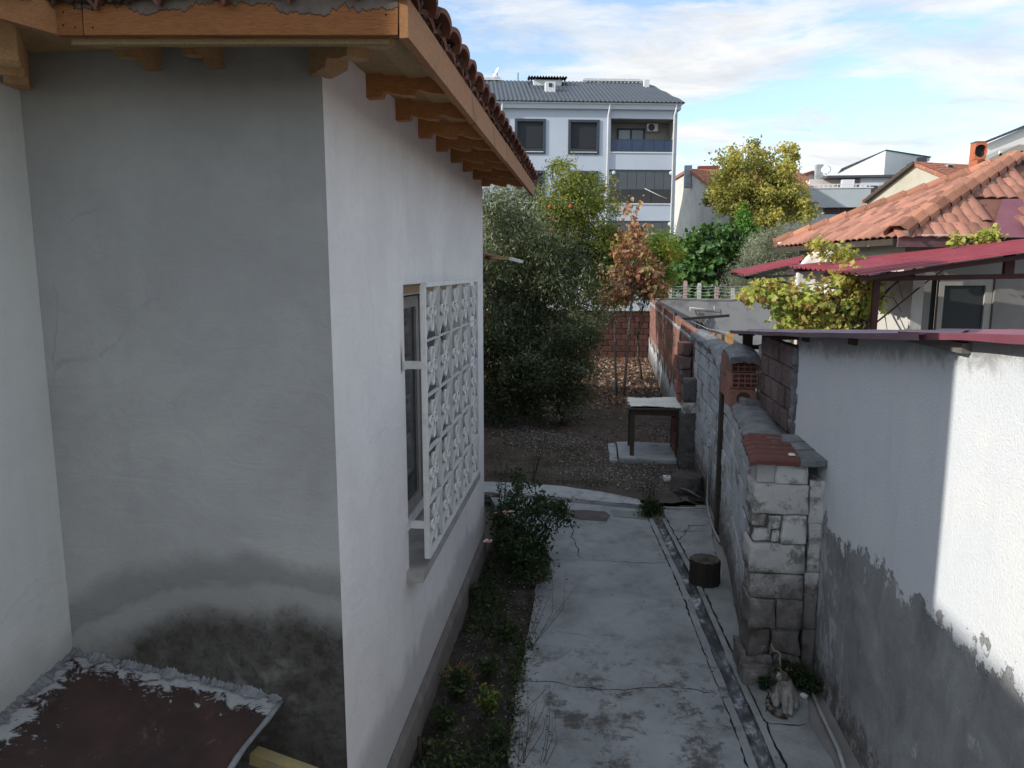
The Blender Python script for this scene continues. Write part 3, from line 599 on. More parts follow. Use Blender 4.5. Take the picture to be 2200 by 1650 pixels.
# fascia boards, one short lap joint on each run
def fb(a, b, m, h0=3.505, h1=3.625, t=.028, axis='x'):
    mb = MB()
    if axis == 'y': mb.box(XF-.0, XF+t, a, b, h0, h1, j=.001)
    else: mb.box(a, b, YF-t, YF, h0, h1, j=.001)
    return mb.build('fascia_board', m, house)
fb(YF-.026, 5.05, m_fasciaY, axis='y'); fb(5.055, Y1+.42, m_fasciaY, 3.51, 3.628, axis='y')
for (xa_, za_, xb_, zb_) in ((-1.63, 3.598, XF-.003, 3.566), (-1.728, 3.600, -1.634, 3.598)): MB().bar((xa_, YF-.014, za_), (xb_, YF-.014, zb_), .028, .104).build('fascia_board', m_fascia, house)
mb = MB(); mb.bar((-1.735, YF-.02, 3.602), (-1.85, 2.13, 3.608), .028, .104); mb.build('fascia_board', m_fasciaY, house)
nl = MB().lathe((0, 0, 0), [(0, .0015), (.003, .001), (.0032, -.001)], 7, M=Matrix.Rotation(R_(90), 4, 'X')).mesh('nail', m_dark)
rd = random.Random(77)
for x in (-1.70, -1.66, -1.60, -.64): link('nail', nl, house, loc=(x, YF-.0285, 3.60+rd.uniform(-.035, -.02))); link('nail', nl, house, loc=(x+.004, YF-.0285, 3.60+rd.uniform(.01, .03)))
# thin batten under the fascia, soffit boards
MB().bar((-1.7, YF+.02, 3.537), (XF-.04, YF+.02, 3.508), .03, .018).build('batten', m_pine, house)
for i in range(4):
    a = XW-.02+i*.108; MB().box(a, a+.101, YF+.04, Y1+.38, 3.668-.012*i, 3.682-.012*i, j=.002).build('soffit_board', m_pine, house)
for i in range(4):
    a = YF+.04+i*.115; MB().box(-2.24, XW-.025, a, a+.109, 3.640+.017*i, 3.652+.017*i, j=.002).build('soffit_board', m_pine, house)
MB().box(XL-.2, -1.75, YL+.05, Y0-.02, 3.63, 3.645).build('soffit_board', m_pine, house)
# wall plate timber under the plaster top of the front
MB().box(-2.2, XW-.02, Y0-.03, Y0-.002, 3.655, 3.70, j=.002).build('wall_plate', m_pine, house)
# roof: shallow hipped slopes, edge tiles built one by one
PT = .26
def rz(x, y): return min(3.66+PT*(XF-x), 3.66+PT*(y-YF)) if x > -1.75 else 3.66+PT*(-1.75-x)
mb = MB(); xr = -4.6
mb.add([(XF+.0, YF-.0, 3.655), (XF, Y1+.42, 3.655), (xr, Y1+.42, 3.655+PT*(XF-xr)), (xr, 4.8, 3.655+PT*(XF-xr)), (-1.75, YF, 3.655), (-1.75, YL+.02, 3.655), (xr, YL+.02, 3.655+PT*(-1.75-xr)), (-9.2, YL+.02, 3.655), (-9.2, Y1+.42, 3.655)],
       [(0, 1, 2, 3), (0, 3, 4), (4, 3, 6, 5), (3, 7, 6), (2, 8, 7, 3), (1, 8, 2)]); mb.build('roof_deck', m_tile_old, house, fixn=False)
tm = MB()
def tileprof(u, v, w_=.215, l_=.36):
    x = (u-.5)*w_; h = .033*math.sqrt(max(0, 1-(2.0*u-1)**2))-.01*(1 if u in (0, 1) else 0)
    return x, v*l_, h
def tile_unit(name, m, w_=.215, l_=.36, nu=10):
    mb = MB(); mb.grid(lambda u, v: tileprof(u, v, w_, l_), nu, 1); k = len(mb.v)
    mb.grid(lambda u, v: tuple(Vector(tileprof(u, v, w_, l_))-Vector((0, 0, .016))), nu, 1)
    n1 = nu+1
    mb.add([mb.v[i] for i in range(n1)]+[mb.v[k+i] for i in range(n1)], [(i, i+1, n1+i+1, n1+i) for i in range(nu)])
    mb.add([mb.v[0], mb.v[n1], mb.v[k], mb.v[k+n1]], [(0, 1, 3, 2)]); mb.add([mb.v[nu], mb.v[n1+nu], mb.v[k+nu], mb.v[k+n1+nu]], [(0, 1, 3, 2)])
    return mb.mesh(name, m)
tu_old = tile_unit('roof_tile', m_tile_old)
rd = random.Random(8)
def lay_tile(parent, unit, P, across, upslope, jit=.01, lift=.02, rd=rd, s=1):
    a = Vector(across).normalized(); u = Vector(upslope).normalized(); n_ = a.cross(u)
    if n_.z < 0: a = -a; n_ = a.cross(u)
    M = Matrix((a, u, n_)).transposed().to_4x4()
    e = (M @ Matrix.Rotation(R_(4)+rd.gauss(0, jit), 4, 'X') @ Matrix.Rotation(rd.gauss(0, jit*1.5), 4, 'Z')).to_euler()
    return link('roof_tile', unit, parent, loc=Vector(P)+n_*(lift+rd.uniform(0, .006)), rot=e, scale=(s, s, s))
for row in range(3):
    for i in range(24):
        y = YF-.06+i*.212; x = XF+.065-row*.30
        if y > YF+row*.3-.05: lay_tile(house, tu_old, (x, y, 3.648+PT*row*.30), (0, 1, 0), (-1, 0, PT), .02)
for row in range(2):
    for i in range(6): lay_tile(house, tu_old, (XF-.12-i*.212, YF-.07+row*.3, 3.648+PT*row*.3), (1, 0, 0), (0, 1, PT), .02)
hr = tile_unit('ridge_tile', m_tile_old, .24, .36)
for i in range(6):
    M = Matrix.Identity(3); q = link('ridge_tile', hr, house, loc=(XF+.03-i*.22, YF-.03+i*.22, 3.72+PT*i*.22), rot=(R_(12), 0, R_(45)))
# ragged mortar bedding under the eave tiles
def ragged(p0, p1, out_, up_, w_, h_, seed, step_=.02, rough=.35, curve=None):
    """strip of mortar from p0 to p1 leaning from the wall (up_) to the surface (out_), torn outer edge"""
    rr = random.Random(seed); k = max(8, int(((p1-p0).length if curve is None else 1.5)/step_)); mb = MB(); vs = []; w1 = 0; rows_ = 5
    for i in range(k+1):
        p = p0.lerp(p1, i/k) if curve is None else curve(i/k); w1 = .75*w1+.25*rr.uniform(-1, 1); a_ = 1+rough*2.2*w1+rough*rr.uniform(-.5, .5)
        for j in range(rows_):
            t = j/(rows_-1); o = out_*(w_*a_*t)+up_*(h_*a_*(1-t)**1.6); vs.append(p+o+(out_+up_)*rr.uniform(-.003, .003)*(j not in (0, rows_-1)))
    mb.add(vs, [(i*rows_+j, i*rows_+j+1, (i+1)*rows_+j+1, (i+1)*rows_+j) for i in range(k) for j in range(rows_-1)], True); return mb
m_bed2 = simple('dark_mortar_bedding', (.10, .065, .05), (.035, .026, .022), 14, .95, .8, .01, c3=(.20, .15, .12))
ragged(Vector((XF+.012, YF-.02, 3.625)), Vector((XF+.012, Y1+.42, 3.625)), Vector((.6, 0, .8)), Vector((.25, 0, 1)), .045, .03, 3, .015, .5).build('mortar_bedding', m_bed2, house, fixn=False)
ragged(Vector((-1.72, YF-.034, 3.612)), Vector((XF+.03, YF-.034, 3.612)), Vector((0, -.5, .8)), Vector((0, -.1, 1)), .05, .03, 4, .015, .5).build('mortar_bedding', m_bed2, house, fixn=False)
for row in range(1):
    for i in range(24): lay_tile(house, tu_old, (XF+.02, YF-.0+i*.212+.05, 3.612), (0, 1, 0), (-1, 0, PT), .02)
    for i in range(6): lay_tile(house, tu_old, (XF-.02-i*.212, YF-.05, 3.612), (1, 0, 0), (0, 1, PT), .02)
# rusty lean-to sheet in the nook, on a yellow beam
lean = thing('lean_to_cover', 'rust-brown sheet cover with flaking mortar in the nook below the grey wall', 'roof sheet', (-1.8, 2.6, .95))
A_, B_, C_ = G(0, 1650, .8), atY(145, 1395, 2.84), atY(603, 1522, 2.83); D_ = ray(515, 1660); D_ = O+D_*((.86-CAM_H)/D_.z)
zs = lambda x, y: 1.15-.213*(x+2.25)+.02*math.sin(3*x+2*y)-(2.85-y)*.12
mb = MB(); rd2 = random.Random(2)
xe0, xe1 = C_.x, D_.x+.0
def leanf(u, v):
    y = 2.845-1.2*v; xr_ = xe0+(xe1-xe0)*min(1, (2.845-y)/max(.01, (2.845-D_.y))) ; x = XL+.002+(xr_-XL)*u; return (x, y, zs(x, y)+.012*math.sin(math.pi*u*2+1)*math.sin(v*4)+rd2.gauss(0, .0015))
mb.grid(leanf, 34, 30); mb.build('sheet', m_rust, lean, fixn=False)
edge = [Vector(leanf(1, v/20)) for v in range(21)]
mb = MB(); mb.tube([p+Vector((0, 0, -.004)) for p in edge], [.011+rd2.uniform(-.003, .004) for _ in edge], 6); mb.build('edge_bead', m_mortar, lean, fixn=False)
ragged(None, None, Vector((0, -1, .02)), Vector((0, 0, 1)), .03, .016, 6, .008, .7, curve=lambda t: Vector(leanf(t, 0))+Vector((0, .002, .004))).build('mortar_seam', m_mortar, lean, fixn=False)
ragged(None, None, Vector((1, 0, -.1)), Vector((0, 0, 1)), .04, .014, 7, .008, .7, curve=lambda t: Vector(leanf(0, t))+Vector((-.001, 0, .004))).build('mortar_seam', m_mortar, lean, fixn=False)
p = Vector(leanf(1, .45)); q_ = O+ray(690, 1655)*((.74-CAM_H)/ray(690, 1655).z)
mb = MB(); ya = O+ray(545, 1622)*((.80-CAM_H)/ray(545, 1622).z); yb = O+ray(730, 1690)*((.74-CAM_H)/ray(730, 1690).z); mb.bar(ya, yb, .055, .05); mb.build('support_beam', m_yellow, lean)
# rear annexe beyond the house
MB().box(-4.2, -3.2, 1.17, 5.7, -.1, 6.3).build('added_upper_storey', m_side, house); MB().box(-4.25, -3.19, 1.16, 5.75, 6.305, 6.4).build('upper_roof', m_tile_old, house)  # unseen storey and roof added; their corner casts the vertical shadow edge
ann = thing('rear_annexe', 'low annexe behind the plastered house, only its yellow-edged eave showing', 'annexe', (-3.4, 8, 0))
mb = MB(); mb.box(-9, -2.75, 11.2, 14.8, -.1, 3.0).box(-9, -2.76, Y1+.6, 11.19, -.1, 3.9); mb.build('wall', m_plinth, ann)  # unseen walls, heights set so their shade covers garden and block wall
mb = MB(); mb.box(-9, -2.65, 11.2, 15.0, 3.005, 3.1).box(-9, -2.65, Y1+.5, 11.19, 3.905, 4.0); mb.build('roof', m_tile_old, ann)
y_ = 8.6; ae = atY(1042, 545, y_); be = atY(1098, 556, y_); ce = atY(1120, 562, y_)
mb = MB(); mb.bar((-2.8, y_, ae.z+.03), (be.x, y_, be.z), .5, .035); mb.build('eave_board', m_yellow, ann)
mb = MB(); mb.bar((be.x+.002, y_, be.z-.002), (ce.x, y_, ce.z), .45, .03); mb.build('eave_board', m_whitepaint, ann)
for i in range(8):
    lay_tile(ann, tu_old, (ae.x+.0-i*.0+.12, y_-.9+i*.21, ae.z-.07), (0, 1, 0), (-1, 0, .1), .05)
# unseen building added beyond the frame to shade the foot of the walls
nb = thing('added_shade_building', 'plain unseen flat-roofed building added beyond the left wall to cast shade', 'building', (-9, -4, 0))
MB().box(-15, -9, -12, .2, -.1, 6.45).build('wall', m_left, nb); MB().box(-15.1, -8.9, -12.1, .25, 6.455, 6.55).build('roof', m_kerb, nb)
# ================================================================ RIGHT SIDE: yard wall and shed
def xface(y):   # west face of the yard wall
    pts = [(4.4, 1.02), (5.05, 1.13), (7.2, 1.36), (8.86, 1.46), (10.7, 1.49), (12, 1.52), (24.2, 1.86)]
    for (a, xa), (b, xb) in zip(pts, pts[1:]):
        if y <= b: return xa+(xb-xa)*(y-a)/(b-a)
    return pts[-1][1]
rd = random.Random(17)
yw = thing('yard_wall', 'long whitewashed block yard wall with crumbling mortar coping and brick far half', 'wall', (1.3, 5, 0))
# mortar core
mb = MB()
for (a, b, h) in ((5.2, 7.2, 1.49), (7.2, 8.0, 1.52), (8.0, 9.2, 1.6), (9.2, 11.2, 1.8)):
    n_ = 6
    for i in range(n_):
        p, q = a+(b-a)*i/n_, a+(b-a)*(i+1)/n_; x0, x1 = xface(p)+.012, xface(q)+.012; t = .44 if b <= 7.3 else .19
        e0, e1 = (1.60, 1.60) if b <= 7.3 else (x0+t, x1+t)
        mb.add([(x0, p, -.1), (x1, q, -.1), (e1, q, -.1), (e0, p, -.1), (x0, p, h), (x1, q, h), (e1, q, h), (e0, p, h)], [(0, 1, 5, 4), (1, 2, 6, 5), (2, 3, 7, 6), (3, 0, 4, 7), (4, 5, 6, 7)])
mb.build('mortar_core', m_mortar_dark, yw)
bu = block_units('block', m_block, 6, .018, .035)
def top_at(y): return 1.5 if y < 7.3 else (1.50+(y-7.3)*.2 if y < 9.2 else 1.88)
def lay_blocks(y0, y1, hgt, lo=0., parent=yw, units=bu, bl=.39, bh=.185, nm='block', j=.004, topf=top_at, t=.07, xf=xface, z0=.02, dx=0.):
    k = 0; z = z0
    while z < 2.2:
        y = y0-(bl/2 if k % 2 else 0)
        while y < y1:
            a, b = max(y, y0), min(y+bl, y1); ym = (a+b)/2
            if b-a > .05 and z+bh*.8 < topf(ym):
                x = xf(ym); an = math.atan2(xf(b)-xf(a), b-a)
                hh = min(bh, topf(ym)-z)
                link(nm, rd.choice(units), parent, loc=(x+t/2+dx+rd.gauss(0, j), ym, z+hh/2), rot=(rd.gauss(0, .008), rd.gauss(0, .008), -an+rd.gauss(0, .006)), scale=(t, b-a-.017, hh-.017))
            y += bl
        z += bh; k += 1
lay_blocks(5.22, 7.85, 1.5); lay_blocks(7.97, 10.95, 1.88)
# dark old timber post let into the wall
MB().box(-.05, .05, -.05, .05, 0, 1.86, j=.006, M=Matrix.Translation((xface(7.92)+.01, 7.92, -.02))).build('timber_post', m_oldwood, yw)
# end pillar: whitewashed rendered blocks
pu = block_units('pillar_block', m_pillar, 6, .025, .05, 9)
def lumpy(name, m, x0, x1, y0, y1, z0, z1, parent, seed, amp=.02, n=10):
    rr = random.Random(seed); bm = bmesh.new(); bmesh.ops.create_cube(bm, size=1); bmesh.ops.bevel(bm, geom=bm.edges[:], offset=.022, segments=1, affect='EDGES')
    bmesh.ops.subdivide_edges(bm, edges=bm.edges[:], cuts=4, use_grid_fill=True)
    S = Vector((x1-x0, y1-y0, z1-z0)); C = Vector(((x0+x1)/2, (y0+y1)/2, (z0+z1)/2)); ph = [rr.uniform(0, 6) for _ in range(6)]
    for v in bm.verts:
        p = Vector((v.co.x*S.x, v.co.y*S.y, v.co.z*S.z)); d = v.co.normalized()
        p += d*(amp*(math.sin(p.x*31+ph[0])*math.sin(p.z*27+ph[1])+.7*math.sin(p.y*37+ph[2]+p.z*19)+rr.uniform(-.4, .4)))
        v.co = p+C
    me = bpy.data.meshes.new(name); bm.to_mesh(me); bm.free(); me.materials.append(m)
    for p in me.polygons: p.use_smooth = True
    return link(name, me, parent)
rows = [(0.0, .17), (.17, .36), (.36, .56), (.565, .745), (.75, .955), (.96, 1.165), (1.17, 1.375)]
for i, (a, b) in enumerate(rows):
    low = i < 3; w0, w1 = 1.115+rd.uniform(-.012, .012)-(.03 if i == 0 else 0), 1.465+rd.uniform(-.01, .01)
    if i == 5:   # broken course: exposed brick pieces
        lumpy('pillar_block', m_pillar, 1.31, w1, 5.0, 5.24, a+.004, b-.004, yw, 50+i, .004)
        for (q0, q1, e0, e1) in ((1.225, 1.30, .10, .19), (1.25, 1.30, .01, .09), (1.12, 1.21, .11, .195), (1.13, 1.235, .015, .095)): lumpy('brick_piece', m_pillar, q0, q1, 5.02+rd.uniform(0, .03), 5.22, a+e0, a+e1, yw, rd.randrange(99), .005)
        MB().box(1.14, 1.32, 5.09, 5.22, a, b).build('mortar_core', m_mortar_dark, yw)
    elif low:
        mid = rd.uniform(1.26, 1.32)
        lumpy('pillar_stone', m_pillar, w0-.01, mid, 4.97, 5.24, a+.002, b-.004, yw, 30+i, .013); lumpy('pillar_stone', m_pillar, mid+.012, w1, 4.99, 5.24, a+.004, b-.002, yw, 40+i, .013)
    else: lumpy('pillar_block', m_pillar, w0, w1, 5.0, 5.24, a+.003, b-.003, yw, 20+i, .0045)
lumpy('pillar_block', m_pillar, 1.255, 1.462, 5.02, 5.24, 1.378, 1.505, yw, 77, .004)
lumpy('base_stone', m_pillar, 1.07, 1.24, 4.86, 5.05, -.05, .13, yw, 81, .012); lumpy('base_stone', m_pillar, 1.25, 1.37, 4.88, 5.03, -.05, .085, yw, 82, .012)
MB().box(1.13, 1.45, 5.06, 5.22, 0, 1.30).build('mortar_core', m_mortar_dark, yw); MB().box(1.135, 1.25, 5.045, 5.22, 1.378, 1.50).build('pillar_block', m_pillar, yw)
# second narrow rendered column right of the long crack
for i, (a, b, x0) in enumerate(((0, .34, 1.495), (.345, .75, 1.487), (.755, 1.1, 1.495), (1.105, 1.40, 1.485))): lumpy('pillar_render', m_pillar, x0, 1.58, 5.03, 5.3, a, b, yw, 90+i, .005)
# mortar-topped ledge
def coping(name, y0, y1, zf, w0, w1, m, parent, seed, n=30, amp=.02, drip=.03):
    rr = random.Random(seed); mb = MB(); P = []
    nu = 8
    def f(u, v):
        y = y0+(y1-y0)*v; a = xface(y)+w0; b = xface(y)+w1
        x = a+(b-a)*u; return (x+rr.uniform(-.006, .006), y, zf(y)+.028*math.sin(math.pi*u)+amp*(math.sin(y*9+u*5)*.4+rr.uniform(-.35, .35))-(drip if u in (0, 1) else 0)*rr.uniform(.3, 1.5))
    mb.grid(f, nu, n); k = len(mb.v)
    side = [mb.v[j*(nu+1)] for j in range(n+1)]; mb.add(side+[(x+.012, y, z-.05) for x, y, z in side], [(j, j+1, n+2+j, n+1+j) for j in range(n)])
    side = [mb.v[j*(nu+1)+nu] for j in range(n+1)]; mb.add(side+[(x-.012, y, z-.05) for x, y, z in side], [(j, j+1, n+2+j, n+1+j) for j in range(n)])
    mb.add([mb.v[i] for i in range(nu+1)]+[(mb.v[i][0], mb.v[i][1]+.01, mb.v[i][2]-.06) for i in range(nu+1)], [(i, i+1, nu+2+i, nu+1+i) for i in range(nu)])
    return mb.build(name, m, parent, fixn=False)
coping('mortar_ledge', 5.75, 7.22, lambda y: 1.525, -.012, 1.59-xface(6.5), m_mortar, yw, 3, 40, .016)
coping('mortar_coping', 8.0, 11.3, lambda y: top_at(y)+.02, -.03, .23, m_mortar, yw, 4, 80, .03, .05)
# broken slabs of cement behind the red cap tile
for i, (x0, x1, y0, y1) in enumerate(((1.38, 1.585, 5.0, 5.28), (1.36, 1.585, 5.29, 5.52), (1.33, 1.58, 5.53, 5.78))): lumpy('cement_slab', m_mortar, x0, x1, y0, y1, 1.505, 1.548+.004*i, yw, 60+i, .004)
cap = thing('ridged_cap_tile', 'large red ridged cap tile lying on the end pillar of the block wall', 'roof tile', (1.25, 5.3, 1.53))
m_cap = tile_mat('red_cap', (.16, .06, .05), (.10, .042, .037), .45, lich=(.45, .45, .45))
mb = MB()
def capf(u, v, dz=0):
    y = 4.975+.80*u; t = (u*6) % 1; ridge = .022*(1-abs(2*t-1)**4)
    x0 = xface(y)-.05+.02*(u > .84); x = x0+(.33 if y < 5.5 else .28)*v; return (x, y, 1.548+ridge-.01*v-.02*(v < .04)+dz)
mb.grid(capf, 72, 6, False); mb.grid(lambda u, v: capf(u, v, -.018), 72, 6, False)
mb.add([capf(i/72, 0) for i in range(73)]+[capf(i/72, 0, -.02) for i in range(73)], [(i, i+1, 74+i, 73+i) for i in range(72)])
mb.add([capf(0, j/6) for j in range(7)]+[capf(0, j/6, -.028) for j in range(7)], [(i, i+1, 8+i, 7+i) for i in range(6)]); mb.build('tile_body', m_cap, cap, fixn=False)
MB().lathe((1.36, 5.06, 1.568), [(0, .012), (.02, .01), (.026, 0)], 7).build('white_dropping', m_paper, cap)
# hollow clay bricks stacked on the ledge
def hollow(parent, x0, x1, y0, y1, z0, z1, m, round_=False, cols=4, rows=3):
    mb = MB(); W_ = x1-x0; H_ = z1-z0; t = .010
    mb.box(x0, x1, y0+.07, y1, z0, z1)
    if not round_:
        mb.box(x0, x1, y0, y0+.07, z0, z0+t).box(x0, x1, y0, y0+.07, z1-t, z1)
        for i in range(cols+1):
            x = x0+(W_-t)*i/cols; mb.box(x, x+t, y0, y0+.07, z0+t, z1-t)
        for k in range(1, rows):
            z = z0+(H_-t)*k/rows
            for i in range(cols): mb.box(x0+(W_-t)*i/cols+t, x0+(W_-t)*(i+1)/cols, y0+.002, y0+.07, z, z+t)
    else:
        n_ = 24; c = ((x0+x1)/2, (z0+z1)/2); r = .37*H_; vo = []; vi = []
        for k in range(n_):
            a = 2*math.pi*k/n_; dx, dz = math.cos(a), math.sin(a); s_ = min(W_/2/max(abs(dx), 1e-6), H_/2/max(abs(dz), 1e-6)); vo.append((c[0]+dx*s_, y0, c[1]+dz*s_)); vi.append((c[0]+dx*r, y0, c[1]+dz*r))
        back = [(x, y0+.07, z) for x, _, z in vi]; ob = [(x, y0+.07, z) for x, _, z in vo]
        mb.add(vo+vi+back+ob, [(k, (k+1) % n_, n_+(k+1) % n_, n_+k) for k in range(n_)]+[(n_+k, n_+(k+1) % n_, 2*n_+(k+1) % n_, 2*n_+k) for k in range(n_)]+[(k, (k+1) % n_, 3*n_+(k+1) % n_, 3*n_+k) for k in range(n_)])
    return mb.build('hollow_brick', m, parent)
hollow(yw, 1.335, 1.575, 7.18, 7.52, 1.50, 1.675, m_brick, True)
hollow(yw, 1.345, 1.585, 7.20, 7.52, 1.685, 1.83, m_brick); hollow(yw, 1.34, 1.58, 7.22, 7.52, 1.84, 1.985, m_brick)
hollow(yw, 1.35, 1.57, 7.54, 7.86, 1.55, 1.75, m_brick); hollow(yw, 1.35, 1.57, 7.54, 7.86, 1.76, 1.96, m_brick)
lumpy('mortar_lump', m_mortar, 1.42, 1.58, 7.0, 7.2, 1.51, 1.60, yw, 101, .012)
coping('mortar_coping', 7.17, 7.9, lambda y: 2.0+.03*math.sin(y*6), -.04, .24, m_mortar, yw, 8, 24, .025, .03)
# brick far half
lay = block_units('brick', m_brick, 6, .02, .04, 21)
coreb = MB(); 
for i in range(14):
    p, q = 11.2+i*.93, 11.2+(i+1)*.93; x0, x1 = xface(p)+.012, xface(q)+.012
    coreb.add([(x0, p, -.1), (x1, q, -.1), (x1+.17, q, -.1), (x0+.17, p, -.1), (x0, p, 1.74), (x1, q, 1.74), (x1+.17, q, 1.74), (x0+.17, p, 1.74)], [(0, 1, 5, 4), (1, 2, 6, 5), (2, 3, 7, 6), (3, 0, 4, 7), (4, 5, 6, 7)])
coreb.build('mortar_core', simple('brick_joint_mortar', (.33, .30, .27), (.2, .18, .165), 10, .95, .6, .01), yw)
def brick_top(y): return 1.80
nb_ = 0; z = .02; k = 0
far_mb = MB()
while z < 1.76:
    y = 11.1-(.1 if k % 2 else 0)
    while y < 23.9:
        L = .195; big = y < 16.3
        hh = .185; x = xface(y+L/2); an = math.atan2(xface(y+L)-xface(y), L); low_render = z < .62 and y > 11.8
        if not (low_render and rd.random() < .8):
            if big: link('brick', rd.choice(lay), yw, loc=(x+.035+rd.gauss(0, .004), y+L/2, z+hh/2), rot=(0, 0, -an), scale=(.07, L-.012, hh-.012))
            else: far_mb.box(-.035, .035, -(L-.014)/2, (L-.014)/2, -(hh-.014)/2, (hh-.014)/2, M=Matrix.Translation((x+.035+rd.gauss(0, .004), y+L/2, z+hh/2)) @ Matrix.Rotation(-an, 4, 'Z'))
        y += L
    z += .193; k += 1
stuff(far_mb.build('far_bricks', m_brick, yw))
mb = MB()
mb.grid(lambda u, v: (xface(11.7+12.2*u)-.018+rd.uniform(-.006, .006), 11.7+12.2*u, -.02+(.62+.08*math.sin(u*40)+.05*math.sin(u*91))*v), 90, 4); mb.build('lower_render', m_block, yw, fixn=False)
coping('mortar_coping', 11.2, 24.1, lambda y: 1.80, -.02, .22, m_kerb, yw, 9, 110, .016, .01)
# toothed brick column, rough concrete stub and posts at Y 10.7
for k in range(9): link('brick', rd.choice(lay), yw, loc=(1.40+rd.uniform(-.035, .03), 11.35+rd.uniform(-.02, .02), .10+k*.193), rot=(0, 0, rd.uniform(-.1, .1)), scale=(.22+rd.uniform(-.03, .05), .2, .18))
for k in range(4): lumpy('rubble_stone', m_brick_grey, 1.33+rd.uniform(-.03, .05), 1.48, 11.12, 11.3, .95+k*.2, 1.13+k*.2, yw, 120+k, .008)
gp = thing('gate_post', 'rough grey concrete gate post with a white band, beside the old table', 'post', (1.40, 10.6, 0))
m_rough = simple('rough_dark_concrete', (.17, .16, .155), (.075, .068, .062), 12, .97, .9, .014, bs=50)
lumpy('post_foot', m_rough, 1.27, 1.53, 10.48, 10.75, -.06, .24, gp, 131, .014); lumpy('post_lower', m_rough, 1.285, 1.49, 10.5, 10.72, .2, .80, gp, 132, .010)
lumpy('white_band', m_pillar, 1.31, 1.52, 10.5, 10.72, .80, .955, gp, 133, .004); lumpy('post_upper', m_rough, 1.315, 1.50, 10.5, 10.7, .96, 1.29, gp, 134, .005)
# ---- shed
shed = thing('roughcast_shed', 'white roughcast shed with peeling foot and low metal roof, at the right', 'shed', (1.6, 5, 0))
XS = 1.58
def ztop(y): return 2.70-.0755*y
mb = MB(); mb.grid(lambda u, v: (XS+.004*math.sin(u*9+v*5), .9+(5.88-.9)*u, -.1+(ztop(.9+4.98*u)+.155)*v), 40, 20); mb.build('roughcast_wall', m_white, shed, fixn=False)
MB().box(XS+.02, 4.6, 7.18, 7.3, -.1, 2.1).box(4.5, 4.6, .9, 7.17, -.1, 2.2).build('rear_wall', m_nwall, shed)
# raw brick stretch with a ragged plaster edge
MB().box(XS+.03, XS+.16, 5.87, 7.17, -.1, 2.14).build('mortar_core', m_mortar_dark, shed)
sb = block_units('brick', m_brick_grey, 6, .02, .05, 33)
z = 1.50; k = 0
while z < 2.12:
    y = 5.87-(.12 if k % 2 else 0)
    while y < 7.17:
        a, b = max(y, 5.87+.03*(k % 2)), min(y+.245, 7.18)
        if b-a > .05: link('brick', rd.choice(sb), shed, loc=(XS+.045+rd.gauss(0, .004), (a+b)/2, z+.085), rot=(0, 0, rd.gauss(0, .01)), scale=(.07, b-a-.014, .162))
        y += .245
    z += .178; k += 1
for i in range(12): lumpy('render_lump', m_mortar, XS-.012+rd.uniform(-.004, .01), XS+.05, 5.84+rd.uniform(-.02, .03), 5.93+rd.uniform(0, .05), 1.5+i*.058, 1.57+i*.058, shed, 140+i, .008)
mb = MB(); hb = hollow(shed, XS+.0, XS+.07, 5.83, 5.95, 1.62, 1.78, m_brick, False, 2, 4)
# wall-head timbers
MB().box(XS-.045, XS+.12, 3.28, 3.80, 2.452, 2.50, j=.006).build('lintel_beam', m_greywood, shed)
for y in (1.6, 2.5, 4.6, 5.6, 6.6): MB().box(XS-.03, 4.4, y, y+.09, ztop(y)+.005, ztop(y)+.065).build('roof_joist', m_oldwood, shed)
# roof sheets: the far purple has shade painted in, the near pink sunlight
def rz2(y): return 2.787-.0765*y
def rsheet(nm, m, y0, y1, x0, x1, lift):
    mb = MB(); corrugated(mb, (x0, y1, rz2(y1)+lift), (x0, y0, rz2(y0)+lift), (x1, y1, rz2(y1)+lift+.012), (x1, y0, rz2(y0)+lift+.012), 11, .016, .003, nv=8, sag=.006)
    mb.box(x0-.004, x0, y0, y1, -.05, -.002, M=None) if False else None
    n_ = 24; e = [(x0-.003, y0+(y1-y0)*i/n_, rz2(y0+(y1-y0)*i/n_)+lift-.006*math.sin(math.pi*i/n_)+.0015*math.sin(i*1.1)) for i in range(n_+1)]
    mb.add(e+[(x+.004, y, z-.030-.002*math.sin(i*.9)) for i, (x, y, z) in enumerate(e)], [(i, i+1, n_+2+i, n_+1+i) for i in range(n_)])
    return mb.build(nm, m, shed, fixn=False)
rsheet('roof_sheet', m_purple, 3.45, 7.95, 1.44, 4.7, 0.0); rsheet('roof_sheet', m_pinksheet, .8, 3.75, 1.47, 4.7, .007)
sp = thing('steel_post', 'black steel post under the far corner of the purple shed roof', 'post', (1.56, 7.62, 1.4))
MB().box(1.515, 1.60, 7.58, 7.66, -.02, 2.16).build('shaft', m_black, sp); MB().box(1.49, 1.9, 7.585, 7.655, 2.02, 2.06).build('cross_bar', m_black, sp); MB().box(1.47, 1.62, 7.59, 7.65, 2.155, 2.175).build('head_plate', m_black, sp)
